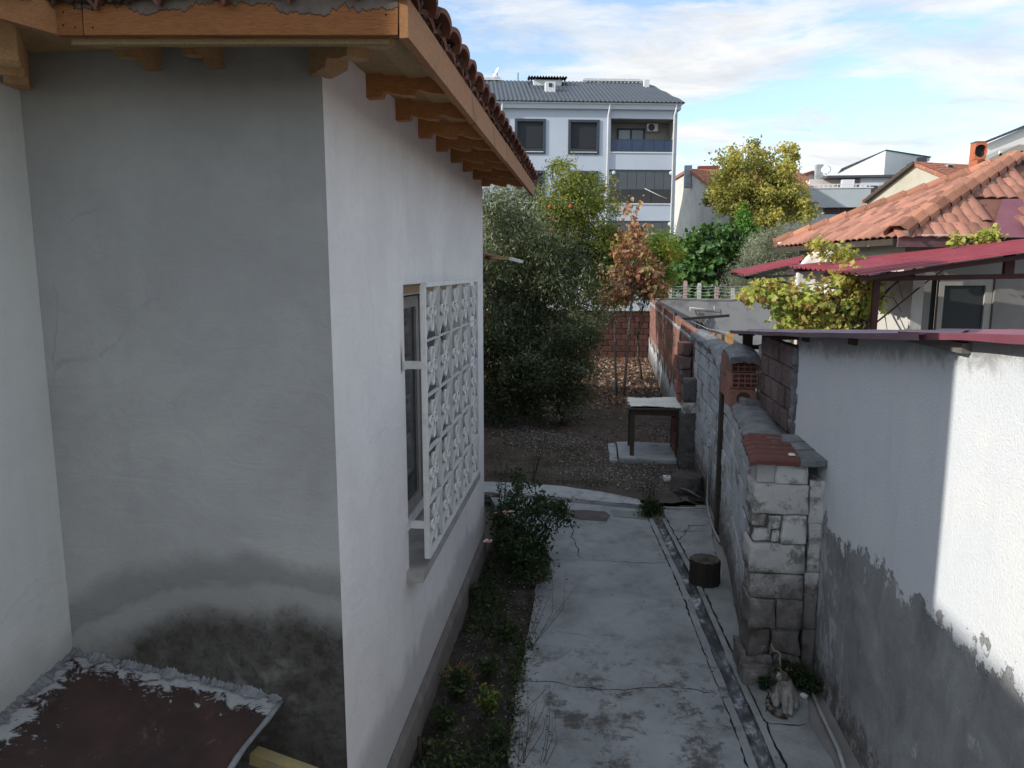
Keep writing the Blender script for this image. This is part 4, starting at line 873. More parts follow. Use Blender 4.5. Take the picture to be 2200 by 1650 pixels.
# ================================================================ TABLE AND SMALL THINGS
slab = thing('concrete_base', 'low rough concrete slab under the old table', 'slab', (.95, 11.2, 0))
lumpy('slab_body', m_kerb, .44, 1.30, 10.72, 11.75, -.08, .085, slab, 201, .008); lumpy('edge_block', m_kerb, .30, .42, 10.7, 11.8, -.06, .05, slab, 202, .01)
tb = thing('garden_table', 'old dark wooden table beside the grey gate post', 'table', (.97, 11.2, .08))
TX0, TX1, TY0, TY1, TZ = .60, 1.33, 10.83, 11.55, .80
for (x, y) in ((TX0, TY0), (TX1-.07, TY0), (TX0, TY1-.07), (TX1-.07, TY1-.07)): MB().box(x, x+.065, y, y+.065, .075, TZ-.10, j=.004).build('leg', m_oldwood, tb)
MB().box(TX0+.004, TX1-.01, TY0+.01, TY0+.035, TZ-.10, TZ-.012).box(TX0+.004, TX1-.01, TY1-.04, TY1-.015, TZ-.10, TZ-.012).box(TX0+.008, TX0+.03, TY0+.036, TY1-.041, TZ-.10, TZ-.012).box(TX1-.035, TX1-.015, TY0+.036, TY1-.041, TZ-.10, TZ-.012).build('apron', m_oldwood, tb)
MB().box(TX0-.06, TX1+.03, TY0-.04, TY1+.03, TZ-.01, TZ+.012, j=.004).build('tabletop', m_oldwood, tb)
ts = MB(); rr = random.Random(3)
def tsf(u, v):
    ex = .018*math.sin(v*21)+.012*math.sin(v*47+1) if u in (0, 1) else 0; ey = .014*math.sin(u*25)+.01*math.sin(u*61) if v in (0, 1) else 0
    return (TX0-.02+(TX1-TX0+.02)*u+ex, TY0-.03+(TY1-TY0+.06)*v+ey+.02*u, TZ+.040+.010*math.sin(u*5+v*3)+.006*math.sin(v*13)+rr.uniform(-.002, .002))
ts.grid(tsf, 26, 26); k_ = [tuple(Vector(v)-Vector((0, 0, .009))) for v in ts.v]; ts.add(k_, ts.f[:])
nrim = 27; rim = [i for i in range(26)]+[26+27*j for j in range(26)]+[27*27-1-i for i in range(26)]+[27*26-27*j for j in range(26)]
ts.add([ts.v[i] for i in rim]+[ts.v[i+729] for i in rim], [(i, (i+1) % len(rim), len(rim)+(i+1) % len(rim), len(rim)+i) for i in range(len(rim))])
m_top = simple('peeling_white_board', (.64, .65, .60), (.52, .53, .48), 4, .8, .4, .004, c3=(.68, .69, .65), world=True)
tag(ts.build('table_cover', m_top, None, fixn=False), 'peeling off-white board lying on the old table', 'board')
def log(name, label, c, r, h, mside, mtop, seed, cat='stump', group=None):
    rr = random.Random(seed); t = thing(name, label, cat, (c.x, c.y, 0), group); n_ = 36
    mb = MB(); rad = [1+.04*math.sin(k*1.9+seed)+.02*rr.uniform(-1, 1) for k in range(n_)]
    rows_ = [(1.03, 0), (1.0, .08), (.98, .5), (.99, .93), (.95, 1.0)]
    vs = [(c.x+r*q*rad[k]*math.cos(2*math.pi*k/n_), c.y+r*q*rad[k]*math.sin(2*math.pi*k/n_), .0+h*z) for q, z in rows_ for k in range(n_)]
    mb.add(vs, [(i*n_+k, i*n_+(k+1) % n_, (i+1)*n_+(k+1) % n_, (i+1)*n_+k) for i in range(4) for k in range(n_)], True); mb.build('bark', mside, t, fixn=False)
    mb = MB(); vs = [(c.x+r*q*rad[k]*math.cos(2*math.pi*k/n_), c.y+r*q*rad[k]*math.sin(2*math.pi*k/n_), h+.001-.006*(1-q)*rr.uniform(0, 1)) for q in (.95, .72, .5, .28, .1) for k in range(n_)]+[(c.x, c.y, h-.004)]
    mb.add(vs, [(i*n_+k, i*n_+(k+1) % n_, (i+1)*n_+(k+1) % n_, (i+1)*n_+k) for i in range(4) for k in range(n_)]+[(4*n_+k, 4*n_+(k+1) % n_, 5*n_) for k in range(n_)]); mb.build('cut_face', mtop, t, fixn=False); return t
n = NT('stump_end_grain'); v = n.mapv((1, 1, 1)); m_end = simple('stump_end', (.075, .062, .055), (.03, .026, .024), 9, .9, .7, .006, stretch=(1, 1, 1), c3=(.12, .10, .088))
m_bark_d = simple('stump_bark', (.045, .034, .029), (.018, .015, .013), 7, .95, .9, .012, stretch=(3, 3, .25))
log('tree_stump', 'dark sawn wooden stump on the concrete by the drain channel', G(1513, 1250), .135, .22, m_bark_d, m_end, 3)
log('tree_stump', 'grey broken stump at the foot of the gate post by the soil hole', G(1475, 1052), .20, .20, m_rough, m_end, 7)
ct = thing('milk_carton', 'small crushed white carton lying by the gate post', 'carton', tuple(G(1440, 1033)))
mb = MB(); mb.box(1.0, 1.11, 9.78, 9.93, .01, .065, j=.012); mb.build('box', m_paper, ct); MB().box(1.112, 1.17, 9.79, 9.88, .012, .05, j=.01).build('brown_flap', m_oldwood, ct); MB().box(1.03, 1.07, 9.82, 9.86, .069, .072).build('print_mark', simple('blue_grey_print', (.2, .24, .35)), ct)
# dark hollow in the soil and branch bits
hole = flat('soil_hollow', [(1.12, 8.95), (1.40, 8.92), (1.45, 9.25), (1.30, 9.40), (1.08, 9.3)], .018, m_dark); hole['kind'] = 'structure'
tag(MB().tube([(1.15, 9.32, .06), (1.25, 9.2, .07), (1.38, 9.02, .03)], [.016, .015, .008], 6).build('broken_branch', m_palebark), 'pale broken branch lying over the dark hollow near the wall', 'branch')
tag(MB().tube([G(1738, 1478)+Vector((0, 0, .02)), G(1765, 1540)+Vector((0, 0, .018)), G(1802, 1618)+Vector((0, 0, .016)), G(1815, 1660)+Vector((0, 0, .016))], .0125, 8).build('plastic_pipe', m_pvc), 'straight grey plastic pipe lying at the foot of the peeling wall', 'pipe')
wp = thing('water_pipe', 'thin grey water pipe with a tap rising up the block wall', 'pipe', tuple(G(1522, 1090)))
MB().tube([Vector((xface(8.9)-.03, 8.9, z)) for z in (.76, .4, .05)]+[Vector((xface(8.6)-.05, 8.55, .02)), Vector((xface(7.9)-.045, 7.9, .02)), Vector((xface(7.55)-.02, 7.55, .02))], .011, 7).build('pipe_run', m_pvc, wp)
MB().bar((xface(8.9)-.055, 8.88, .71), (xface(8.9)+.015, 8.88, .73), .022, .022).build('tap', m_pvc, wp)
tag(MB().tube([G(1425, 1090, .02), G(1470, 1091, .025), G(1520, 1092, .03)], .010, 6).build('ground_pipe', m_pvc), 'thin pale pipe lying across the end of the side strip', 'pipe')
for (px, py, r, lb) in ((1727, 1499, .022, 'small white pebble beside the cat'), (1733, 1497, .010, 'tiny white chip beside the cat')):
    p = G(px, py); me = block_units('pebble', m_paper, 1, .12, .22, 5)[0]; tag(link('pebble', me, None, loc=(p.x, p.y, r*.7), rot=(.3, .2, .6), scale=(r*2, r*1.5, r*1.4)), lb, 'pebble')
p = G(890, 1640); tag(MB().tube([(p.x+.03, p.y, -.05), (p.x+.03, p.y+.01, .16)], .013, 6).build('iron_peg', simple('rusty_iron', (.05, .028, .02), (.02, .014, .012), 30)), 'short rusty iron peg in the bed near the plinth', 'peg')
# ================================================================ CAT
cp = G(1690, 1528)
cat = thing('cat', 'white and grey tabby-patched cat sitting on the concrete, head turned left', 'cat', (cp.x, cp.y, 0))
def skinmesh(name, nodes, edges, m, parent, sub=2):
    me = bpy.data.meshes.new(name); me.from_pydata([tuple(Vector(p)+cp) for p, r in nodes], edges, []); me.materials.append(m)
    o = link(name, me, parent); md = o.modifiers.new('skin', 'SKIN'); me.skin_vertices or None
    for i, (p, r) in enumerate(nodes):
        sv = me.skin_vertices[0].data[i]; rx = r if isinstance(r, tuple) else (r, r); sv.radius = rx; sv.use_root = (i == 0)
    s_ = o.modifiers.new('sub', 'SUBSURF'); s_.levels = sub; s_.render_levels = sub; md.use_smooth_shade = True
    return o
nodes = [((.0, .085, .065), .070), ((.002, .062, .115), .066), ((-.006, .030, .155), .058), ((-.014, .006, .190), .046), ((-.026, .0, .222), .034), ((-.040, -.012, .258), .042), ((-.068, -.026, .246), .022), ((-.082, -.034, .240), .011),
         ((-.022, -.012, .120), .034), ((-.021, -.034, .065), .022), ((-.021, -.045, .022), .018), ((-.022, -.066, .011), .015),
         ((.014, -.014, .120), .034), ((.012, -.036, .065), .022), ((.010, -.047, .022), .018), ((.009, -.069, .011), .015),
         ((.052, .072, .055), .052), ((.062, .040, .030), .034), ((.054, .004, .013), .018),
         ((-.046, .074, .055), .048), ((-.060, .045, .030), .030), ((-.058, .008, .013), .016)]
edges = [(0, 1), (1, 2), (2, 3), (3, 4), (4, 5), (5, 6), (6, 7), (3, 8), (8, 9), (9, 10), (10, 11), (3, 12), (12, 13), (13, 14), (14, 15), (0, 16), (16, 17), (17, 18), (0, 19), (19, 20), (20, 21)]
n = NT('cat_fur', True)
vv = n.t.nodes.new('ShaderNodeVectorMath'); vv.operation = 'SUBTRACT'; n.L(n.vec, vv.inputs[0]); vv.inputs[1].default_value = tuple(cp); n.vec = vv.outputs[0]; x, y, z = n.xyz()
fur = n.noise(30, 5, .7, .6); c = n.mix(n.step(n.noise(60, 4, .7, .3, n.mapv((1, 1, .4))), .35, .7), (.20, .19, .175), (.36, .345, .32))
hd = n.math('MULTIPLY', n.step(z, .222, .232), n.step(n.math('ADD', n.math('ADD', x, n.math('MULTIPLY', y, .3)), n.math('MULTIPLY', fur, .02)), -.062, -.054)); c = n.mix(hd, c, n.mix(n.step(fur, .4, .6), (.045, .038, .033), (.13, .10, .08)))
bk = n.math('MULTIPLY', n.step(n.math('ADD', y, n.math('MULTIPLY', fur, .06)), .085, .10), n.step(z, .05, .09)); c = n.mix(bk, c, (.10, .085, .07))
pt = n.math('MULTIPLY', n.step(n.noise(17, 2, .5, 0, n.mapv((1, 1, 1), (.3, .2, .9))), .58, .62), n.step(z, .11, .14)); c = n.mix(n.math('MULTIPLY', pt, .6), c, (.12, .10, .085))
n.bump(n.noise(220, 3, .7, 0, n.mapv((1, 1, .3))), .5, .003); m_cat = n.done(c, .95)
skinmesh('body', nodes, edges, m_cat, cat)
n = NT('cat_tail_fur', True); c = n.mix(n.step(n.noise(38, 2, .5), .46, .54), (.03, .026, .022), (.16, .13, .10)); m_tail = n.done(c, .95)
skinmesh('tail', [((-.02, .12, .03), .020), ((-.070, .105, .022), .019), ((-.105, .06, .02), .018), ((-.112, .005, .018), .018), ((-.092, -.050, .018), .018), ((-.055, -.082, .017), .017), ((-.012, -.090, .015), .013)], [(i, i+1) for i in range(6)], m_tail, cat)
for (dx, dy, a) in ((-.058, .006, .1), (-.016, -.008, .1)):
    mb = MB(); c0 = cp+Vector((dx, dy, .284)); mb.add([c0+Vector((-.014, .004, 0)), c0+Vector((.014, -.004, 0)), c0+Vector((.002, .012, 0)), c0+Vector((a*.02, .002, .032))], [(0, 1, 3), (1, 2, 3), (2, 0, 3), (0, 2, 1)]); mb.build('ear', m_cat, cat)
m_eye = simple('cat_eye', (.20, .22, .05), (.02, .02, .01), 40, .15, 0)
for q in ((-.073, .002, .268), (-.062, -.043, .266)): MB().lathe(cp+Vector(q), [(0, -.005), (.0045, -.003), (.006, 0), (.0045, .003), (0, .005)], 8).build('eye', m_eye, cat)
MB().lathe(cp+Vector((-.092, -.038, .246)), [(0, -.003), (.004, 0), (0, .003)], 6).build('nose', simple('cat_nose', (.25, .12, .11)), cat)
# pale curled thing rising just behind the cat: a bent dry stick
tag(MB().tube([cp+Vector(q) for q in ((.0, .16, .02), (-.01, .15, .20), (-.022, .15, .275), (-.018, .15, .31), (-.035, .15, .325), (-.062, .15, .335), (-.08, .16, .375))], [.006, .006, .007, .007, .008, .007, .003], 6).build('bent_stick', simple('bleached_stick', (.30, .28, .25), (.16, .15, .13), 30)), 'pale bent stick standing up just behind the cat', 'stick')
# ================================================================ NEIGHBOUR'S HOUSE
nh = thing('tiled_house', 'cream house with orange clay-tile hipped roof, beyond the purple shed roof', 'house', (5.5, 13, 0))
N_ = Vector((4.18, 11.0, 3.26)); Fc = Vector((3.50, 14.95, 3.25)); AP = Vector((6.87, 13.48, 4.56)); fd = Vector((.985, .172, 0)).normalized(); ld = (Fc-N_).normalized()
NR_ = N_+fd*7; AR = AP+fd*6; BR = Fc+fd*7
mb = MB(); mb.add([N_, Fc, AP, AR, NR_, BR], [(0, 1, 2), (0, 2, 3, 4), (1, 5, 3, 2)]); mb.build('roof_deck', m_tile_old, nh, fixn=False)
def tileprof(u, v, w_=.215, l_=.36): return (u-.5)*w_, v*l_, .030*(math.sin(math.pi*u)**.8 if 0 < u < 1 else 0)
tu = tile_unit('roof_tile', m_tile, .192, .31, 8)
_lay = lay_tile
def lay_tile(*a, **k):
    o = _lay(*a, **k); o.rotation_euler = (o.rotation_euler.to_matrix() @ Matrix.Rotation(R_(3.5), 3, 'X')).to_euler(); return o
ru = MB()
def ridgef(u, v, dz=0):
    w_ = .15*(1+.16*(v < .12)); pr = [(-1, -.55), (-.98, -.2), (-.42, .32), (.42, .32), (.98, -.2), (1, -.55)]; i = int(round(u*5)); a, b = pr[i]; return (a*w_, v*.36, b*.15+(.02 if v < .12 else 0)+dz)
ru.grid(lambda u, v: ridgef(u, v), 5, 6, False); ru.grid(lambda u, v: ridgef(u, v, -.014), 5, 6, False); ru.add([ridgef(i/5, 0) for i in range(6)]+[ridgef(i/5, 0, -.014) for i in range(6)], [(i, i+1, 7+i, 6+i) for i in range(5)])
rum = ru.mesh('ridge_tile', m_ridge)
rd = random.Random(31)
PL = []
# front slope (rows run to the right) and left slope
def slope(P0, along, L, apex, rows_, lm0, lm1, tw=.182, tl=.23, skip=None):
    a = Vector(along).normalized(); q = Vector(apex)-Vector(P0); up = (q-a*q.dot(a)); S = up.length; up.normalize()
    r = 0
    while r*tl < S-.1:
        s = r*tl-.06; f = max(0, s)/S
        x0 = lm0*f; x1 = L-(lm1*f); x = x0+.10+(.10 if r % 2 else .0)
        while x < x1-.08:
            if not (skip and skip(x, s)): PL.append((Vector(P0)+a*x+up*s, a, up))
            x += tw
        r += 1
hipx = (AP-N_).dot(fd)
slope(N_, fd, 2.9, AP, 12, hipx, 0, skip=lambda x, s: (1.42+.38*max(0, s)) < x < (1.95+.62*max(0, s)) and s < .9)
slope(N_, ld, (Fc-N_).length, AP, 14, (AP-N_).dot(ld), (Fc-AP).dot(ld))
PL.sort(key=lambda q: q[0].length); farm = MB(); tv = [v.co.copy() for v in tu.vertices]; tf = [tuple(p.vertices) for p in tu.polygons]
for i, (p_, a_, u_) in enumerate(PL):
    o = lay_tile(nh, tu, p_, a_, u_, .014, .018, rd)
    if i >= 270:
        Mo = Matrix.LocRotScale(o.location, o.rotation_euler, o.scale); farm.add([Mo @ v for v in tv], tf, True); bpy.data.objects.remove(o)
print('tiles', len(PL))
if len(PL) > 270: stuff(farm.build('far_tiles', m_tile, nh, fixn=False))
def ridge_line(a, b, first=0.):
    d = (b-a); L = d.length; d.normalize(); x = first; i = 0
    while x < L-.2:
        r_ = d.cross(Vector((0, 0, 1))).normalized(); u = r_.cross(d); M = Matrix((r_, d, u)).transposed().to_4x4() @ Matrix.Rotation(R_(5), 4, 'X')
        link('ridge_tile', rum, nh, loc=a+d*x+u*.095, rot=M.to_euler()); x += .325
ridge_line(N_, AP); ridge_line(Fc, AP); ridge_line(AP, AR)
def smear(a, b, off, m, seed, r=.022, nm='ridge_mortar'):
    rr = random.Random(seed); a = a+off; b = b+off; k = int((b-a).length/.05); mb = MB(); mb.tube([a.lerp(b, i/k)+Vector((rr.uniform(-.02, .02), rr.uniform(-.02, .02), rr.uniform(-.012, .012))) for i in range(k+1)], [r+rr.uniform(-.01, .022) for i in range(k+1)], 6); mb.build(nm, m, nh, fixn=False)
smear(N_, AP, fd*.12+Vector((0, -.03, .03)), m_mortar, 3, .05); smear(Fc, AP, -ld*.13+Vector((0, 0, .035)), m_whitepaint, 4, .024); smear(N_, AP, ld*.13+Vector((0, 0, .02)), m_mortar, 5, .02)
# metal valley sheet and the lower roof past it
mb = MB(); upv = (AP-N_)-fd*hipx; upv.normalize()
def onf(x, s, l=.05): return N_+fd*x+upv*s+Vector((0, 0, l))
mb.prism([onf(1.30, -.12), onf(1.95, -.12), onf(2.55, .62), onf(2.6, 1.0), onf(2.1, .98), onf(1.78, .55)], (0, 0, .006)); mb.build('valley_sheet', m_pinksheet, nh)
for r in range(3):
    for i in range(7): lay_tile(nh, tu, onf(1.98+.5*r*.6+i*.23, -.05+.28*r, .07), fd, upv+Vector((0, 0, .1)), .02, .02, rd)
# fascia / eave boards
o_ = Vector((0, 0, -.07))
MB().bar(N_+o_+fd*.02-Vector((0, .02, .0)), N_+fd*1.15+o_-Vector((0, .02, 0)), .03, .15).build('eave_board', simple('mauve_painted_board', (.17, .095, .10), (.11, .06, .065), 6, .7, .4, .003, stretch=(1, 8, 8)), nh)
MB().bar(N_+o_+fd*1.6, NR_+o_, .03, .13).build('eave_board', m_oldwood, nh); MB().bar(N_+o_+ld*.05, Fc+o_, .03, .09).build('eave_board', m_oldwood, nh)
MB().bar(N_+fd*.35+Vector((0, -.05, .015)), N_+fd*1.1+Vector((0, -.05, .02)), .03, .02).build('white_strip', m_whitepaint, nh)
MB().prism([N_+o_*.4+Vector((.03, .03, 0)), Fc+o_*.4+Vector((.03, 0, 0)), Fc+o_*.4+fd*6.8, N_+o_*.4+fd*6.8], (0, 0, .012)).build('soffit', m_oldwood, nh)
# walls, inset under the eaves
W1_ = N_+fd*.33+ld*.30; W1_.z = 0; W2_ = Fc+fd*.33-ld*.3; W2_.z = 0; W3_ = W1_+fd*6.2; fn_ = fd.cross(Vector((0, 0, 1)))   # towards the camera
if fn_.y > 0: fn_ = -fn_
def wf(s, z, d): p = W1_+fd*s-fn_*d; return (p.x, p.y, z)
def fpx(px, py):
    r = ray(px, py); q = W1_-O; # intersect vertical plane through W1 along fd
    t = q.dot(fn_)/r.dot(fn_); p = O+r*t; return (p-W1_).dot(fd), p.z
s_a, z_t = fpx(2003, 597); s_b, _ = fpx(2140, 597)
mb = MB(); sheet_holes(mb, 0, 6.2, -.1, 3.26, [(s_a, s_b, .55, z_t)], wf, .12); mb.build('front_wall', simple('porch_shade_render', (.27, .25, .235), (.21, .195, .185), 2, .93, .4, .006, bs=40), nh, fixn=False)  # house render darkened so the colour carries the porch recess shade
mb = MB(); q2 = Vector((W2_.x, W2_.y, 0)); mb.add([W1_+Vector((0, 0, -.1)), q2+Vector((0, 0, -.1)), q2+Vector((0, 0, 3.26)), W1_+Vector((0, 0, 3.26))], [(0, 1, 2, 3)]); mb.build('left_wall', m_nwall, nh, fixn=False)
def wbox(mb, s0, s1, z0, z1, d0, d1):
    mb.add([wf(s, z, d) for z in (z0, z1) for d in (d0, d1) for s in (s0, s1)], [(0, 2, 3, 1), (4, 5, 7, 6), (0, 1, 5, 4), (2, 6, 7, 3), (0, 4, 6, 2), (1, 3, 7, 5)]); return mb
dk = simple('dark_reveal', (.03, .03, .03))
ww = wbox(MB(), s_a+.14, s_a+.22, .57, z_t-.01, .03, .09); wbox(ww, s_b-.12, s_b-.01, .57, z_t-.01, .03, .09); wbox(ww, s_a+.22, s_b-.12, z_t-.11, z_t-.01, .03, .09); wd = ww.build('window', simple('grey_beige_frame', (.40, .37, .34), (.33, .31, .28), 8, .6, .1), nh)
wbox(MB(), s_a+.221, s_b-.121, .57, z_t-.111, .06, .07).build('screen', simple('dark_fly_screen', (.045, .05, .05), (.035, .04, .04), 30, .7), wd); wbox(MB(), s_a+.002, s_a+.138, .57, z_t-.005, .09, .11).build('dark_gap', dk, wd)
pw = [Vector((4.05, 10.0, -.1)), Vector((3.83, 11.35, -.1)), Vector((3.98, 11.38, -.1)), Vector((4.20, 10.03, -.1))]
MB().prism(pw, (0, 0, 2.88)).build('porch_wall', m_nwall, nh)
# chimney of orange hollow bricks
chm = thing('brick_chimney', 'orange hollow-brick chimney with a round hole painted black for shade, above the tiled roof', 'chimney', (6.85, 14.5, 4.3))
m_chim = brickm('chimney_brick', (.52, .17, .085), (.40, .12, .06), .25, .15)
c_ = Vector((6.84, 14.6, 0)); zt = 5.08
for k, (z0, z1) in enumerate(((3.9, 4.2), (4.205, 4.46), (4.465, 4.74))):
    me = block_units('brick', m_chim, 1, .01, .03, 60+k)[0]; link('brick', me, chm, loc=(c_.x, c_.y, (z0+z1)/2), rot=(0, 0, .35), scale=(.19, .19, z1-z0))
hb = hollow(chm, c_.x-.097, c_.x+.097, c_.y-.097, c_.y+.097, 4.745, 5.04, m_chim, True); hb.rotation_euler = (0, 0, 0)
MB().box(c_.x-.08, c_.x+.08, c_.y-.032, c_.y-.028, 4.78, 5.0).build('soot_or_shade', dk, chm); MB().box(c_.x-.10, c_.x+.10, c_.y-.10, c_.y+.10, 5.042, 5.06, j=.004).build('cap', m_mortar_dark, chm)  # black sheet set in the hole paints its inner shade
# ---- metal canopies
big = thing('burgundy_canopy', 'large burgundy corrugated metal canopy in front of the tiled house', 'canopy', (3.4, 9.6, 2.8))
e0 = atY(1850, 591, 8.5); e1 = atY(1692, 574, 11.0); f0 = atY(2420, 512, 8.5); f1 = atY(2300, 505, 10.9)
mb = MB(); corrugated(mb, e0, f0, e1, f1, 14, .022, .003, nv=10); mb.build('roof_sheet', m_burgundy, big, fixn=False)
for t in (.05, .5, .95):
    a = e0.lerp(e1, t)-Vector((-.05, 0, .05)); b = f0.lerp(f1, t)-Vector((0, 0, .05)); MB().bar(a, b, .04, .05).build('rafter', m_maroon, big)
bp = atY(1883, 599, 8.9); bt = atY(2260, 592, 8.9)
MB().bar((bp.x-.03, 8.9, bp.z), (bt.x, 8.9, bt.z), .05, .055).build('front_beam', m_maroon, big)
MB().box(bp.x-.03, bp.x+.035, 8.87, 8.93, -.02, bp.z-.03).build('post', m_maroon, big)
q = atY(2168, 560, 8.9); MB().box(q.x-.05, q.x+.05, 8.87, 8.93, bp.z+.03, 2.98).build('strut', m_maroon, big)
q = atY(1960, 580, 8.9); MB().box(q.x-.025, q.x+.025, 8.875, 8.925, bp.z+.03, 2.80).build('strut', m_maroon, big)
sm_ = thing('small_canopy', 'small burgundy corrugated canopy on black brackets left of the satellite dish', 'canopy', (2.8, 12.4, 2.8))
a0 = atY(1600, 591, 11.6); a1 = atY(1570, 584, 12.8); b0 = atY(1735, 561, 11.6); b1 = atY(1722, 552, 12.8)
mb = MB(); corrugated(mb, a0, b0, a1, b1, 9, .02, .003, nv=4); mb.build('roof_sheet', m_burgundy, sm_, fixn=False)
MB().bar(a0-Vector((0, 0, .04)), b0-Vector((0, 0, .04)), .03, .04).bar(a1-Vector((0, 0, .04)), b1-Vector((0, 0, .04)), .03, .04).bar(a0-Vector((-.05, 0, .05)), a1-Vector((-.05, 0, .05)), .03, .03).build('frame', m_black, sm_)
MB().bar(atY(1640, 590, 11.6), atY(1722, 622, 11.6), .035, .035).build('brace', m_black, sm_); MB().bar(atY(1600, 597, 11.6), atY(1740, 590, 11.6), .03, .03).build('tie', m_black, sm_)
MB().bar(atY(1722, 560, 11.6), atY(1724, 720, 11.6)+Vector((0, 0, -1.8)), .05, .05, up=(0, 1, 0)).build('post', m_black, sm_)
# painted panel with orange pattern behind, satellite dish
pn = thing('doorway_panel', 'white panel with faded orange pattern beside the satellite dish', 'panel', tuple(atY(1715, 640, 12.3)))
a = atY(1690, 570, 12.3); b = atY(1718, 640, 12.3); MB().box(a.x, b.x, 12.28, 12.31, b.z, a.z).build('panel_face', simple('orange_patterned_panel', (.62, .60, .57), (.50, .20, .08), 7, .8, .1, lo=.36, hi=.42), pn)
ds = thing('satellite_dish', 'large white satellite dish half hidden by the grapevine', 'satellite dish', tuple(atY(1762, 600, 10.9)))
c_ = atY(1762, 605, 10.9); M = Matrix.Rotation(R_(-28), 4, 'Z') @ Matrix.Rotation(R_(70), 4, 'X')
mb = MB(); mb.lathe(c_, [(.001, 0), (.12, .008), (.24, .035), (.36, .085), (.43, .125), (.435, .118), (.36, .078), (.24, .028), (.001, -.008)], 32, M=M @ Matrix.Diagonal((.72, 1, 1, 1))); m_dish = simple('white_dish_enamel', (.72, .72, .71), (.64, .64, .63), 4, .45, 0)
mb.build('reflector', m_dish, ds, fixn=False)
MB().tube([c_+Vector((0, .05, -.35)), c_+Vector((-.1, -.35, -.28)), c_+Vector((-.12, -.45, -.1))], .012, 6).build('feed_arm', m_black, ds); MB().lathe(c_+Vector((-.12, -.45, -.1)), [(0, -.04), (.03, -.03), (.03, .03), (0, .04)], 10).build('receiver', m_dish, ds)
MB().tube([c_+Vector((.05, .12, 0)), c_+Vector((.1, .15, -2.4))], .03, 8).build('mast', m_black, ds)
# ---- cross wall with posts and wire
cw_ = thing('rendered_cross_wall', 'grey rendered wall across the end of the neighbouring yard', 'wall', (4, 24.2, 0))
MB().box(2.02, 9.0, 24.1, 24.28, -.1, 1.90, j=.01).build('wall_body', m_crosswall, cw_)
mb = MB(); k = 60; mb.grid(lambda u, v: (1.99+7.0*u, 24.06+.26*v, 1.905+.02*math.sin(u*17)+random.Random(int(u*1e4)).uniform(-.012, .012)), k, 1); kk = mb.v[:k+1]; mb.add(kk+[(x, y+.03, z-.05) for x, y, z in kk], [(i, i+1, k+2+i, k+1+i) for i in range(k)]); mb.build('capping', simple('pale_cap_mortar', (.42, .40, .38), (.3, .29, .27), 6), cw_, fixn=False)
for (px, t_, pm) in ((1473, 603, (.45, .30, .28)), (1503, 608, (.52, .51, .49)), (1540, 616, (.47, .33, .31)), (1575, 619, (.50, .49, .47)), (1440, 612, (.45, .44, .42))):
    a = atY(px, t_, 24.6); fp = thing('fence_post', {1473: 'pinkish concrete fence post standing nearest the fig tree', 1503: 'tall white concrete fence post, second from the left behind the wall', 1540: 'pink concrete fence post with a rounded top behind the wall', 1575: 'rightmost grey-white concrete fence post beside the olive tree', 1440: 'fence post half hidden by the brown-leaved tree'}[px], 'fence post', (a.x, 24.6, 0), 'concrete fence posts behind the cross wall')
    MB().box(a.x-.055, a.x+.055, 24.55, 24.66, -.1, a.z-.05).prism([(a.x-.055, 24.55, a.z-.05), (a.x+.055, 24.55, a.z-.05), (a.x+.03, 24.55, a.z), (a.x-.03, 24.55, a.z)], (0, .11, 0)).build('shaft', simple('painted_post', pm, tuple(v*.7 for v in pm), 8), fp)
bw = thing('barbed_wire', 'strands of barbed wire strung between the concrete fence posts', 'wire', (3.6, 24.6, 2))
for z in (2.02, 2.12, 2.22, 2.30):
    mb = MB(); P = [Vector((2.2+3.6*i/24, 24.53, z-.03*math.sin(math.pi*(i % 6)/6))) for i in range(25)]; mb.tube(P, .006, 4)
    for i in range(0, 24): q = P[i].lerp(P[i+1], .5); mb.bar(q-Vector((.02, .02, .02)), q+Vector((.02, .02, .02)), .005, .005)
    mb.build('strand', m_pvc, bw)
# ---- back wall of the garden in dark red blocks
bk = thing('red_block_wall', 'dark red hollow-block wall closing the garden behind the trees', 'wall', (-.5, 24.1, 0))
MB().box(-7, 1.88, 24.13, 24.3, -.1, 1.50).build('mortar_core', m_mortar_dark, bk)
rb = block_units('brick', m_brick_red, 5, .015, .04, 44); rd = random.Random(12)
for k in range(8):
    x = -4.2-(.14 if k % 2 else 0)
    while x < 1.8: link('brick', rd.choice(rb), bk, loc=(x+.14, 24.11+rd.gauss(0, .004), .02+k*.188+.09), scale=(.265, .07, .172)); x += .28
MB().box(-7, 1.9, 24.04, 24.34, 1.505, 1.56, j=.01).build('capping', m_kerb, bk)
# ---- yard bits beyond the wall: bar, line, planks
ar = thing('washing_line_post', 'dark metal arm and post holding a washing line above the yard wall', 'post', tuple(atY(1452, 685, 14.5)))
MB().bar(atY(1452, 672, 14.5), atY(1452, 740, 14.5)+Vector((0, 0, -1.3)), .05, .05, up=(0, 1, 0)).build('post', m_black, ar); MB().bar(atY(1460, 686, 14.5), atY(1567, 678, 14.5), .05, .05).build('arm', m_black, ar)
wl = thing('washing_line', 'thin washing line with a red peg near the planks', 'line', tuple(atY(1500, 700, 13)))
MB().tube([atY(1485, 690, 14.4), atY(1520, 706, 13), atY(1570, 716, 11), atY(1620, 708, 9)], .005, 5).build('line', m_pvc, wl); a = atY(1527, 710, 12.8); MB().box(a.x-.012, a.x+.012, a.y-.01, a.y+.01, a.z-.06, a.z+.01).build('peg', simple('red_plastic', (.5, .03, .04)), wl)
hg = thing('plant_hook_rack', 'wire hook rack with a dried bundle hanging on the grey cross wall', 'rack', tuple(atY(1520, 665, 24.0)))
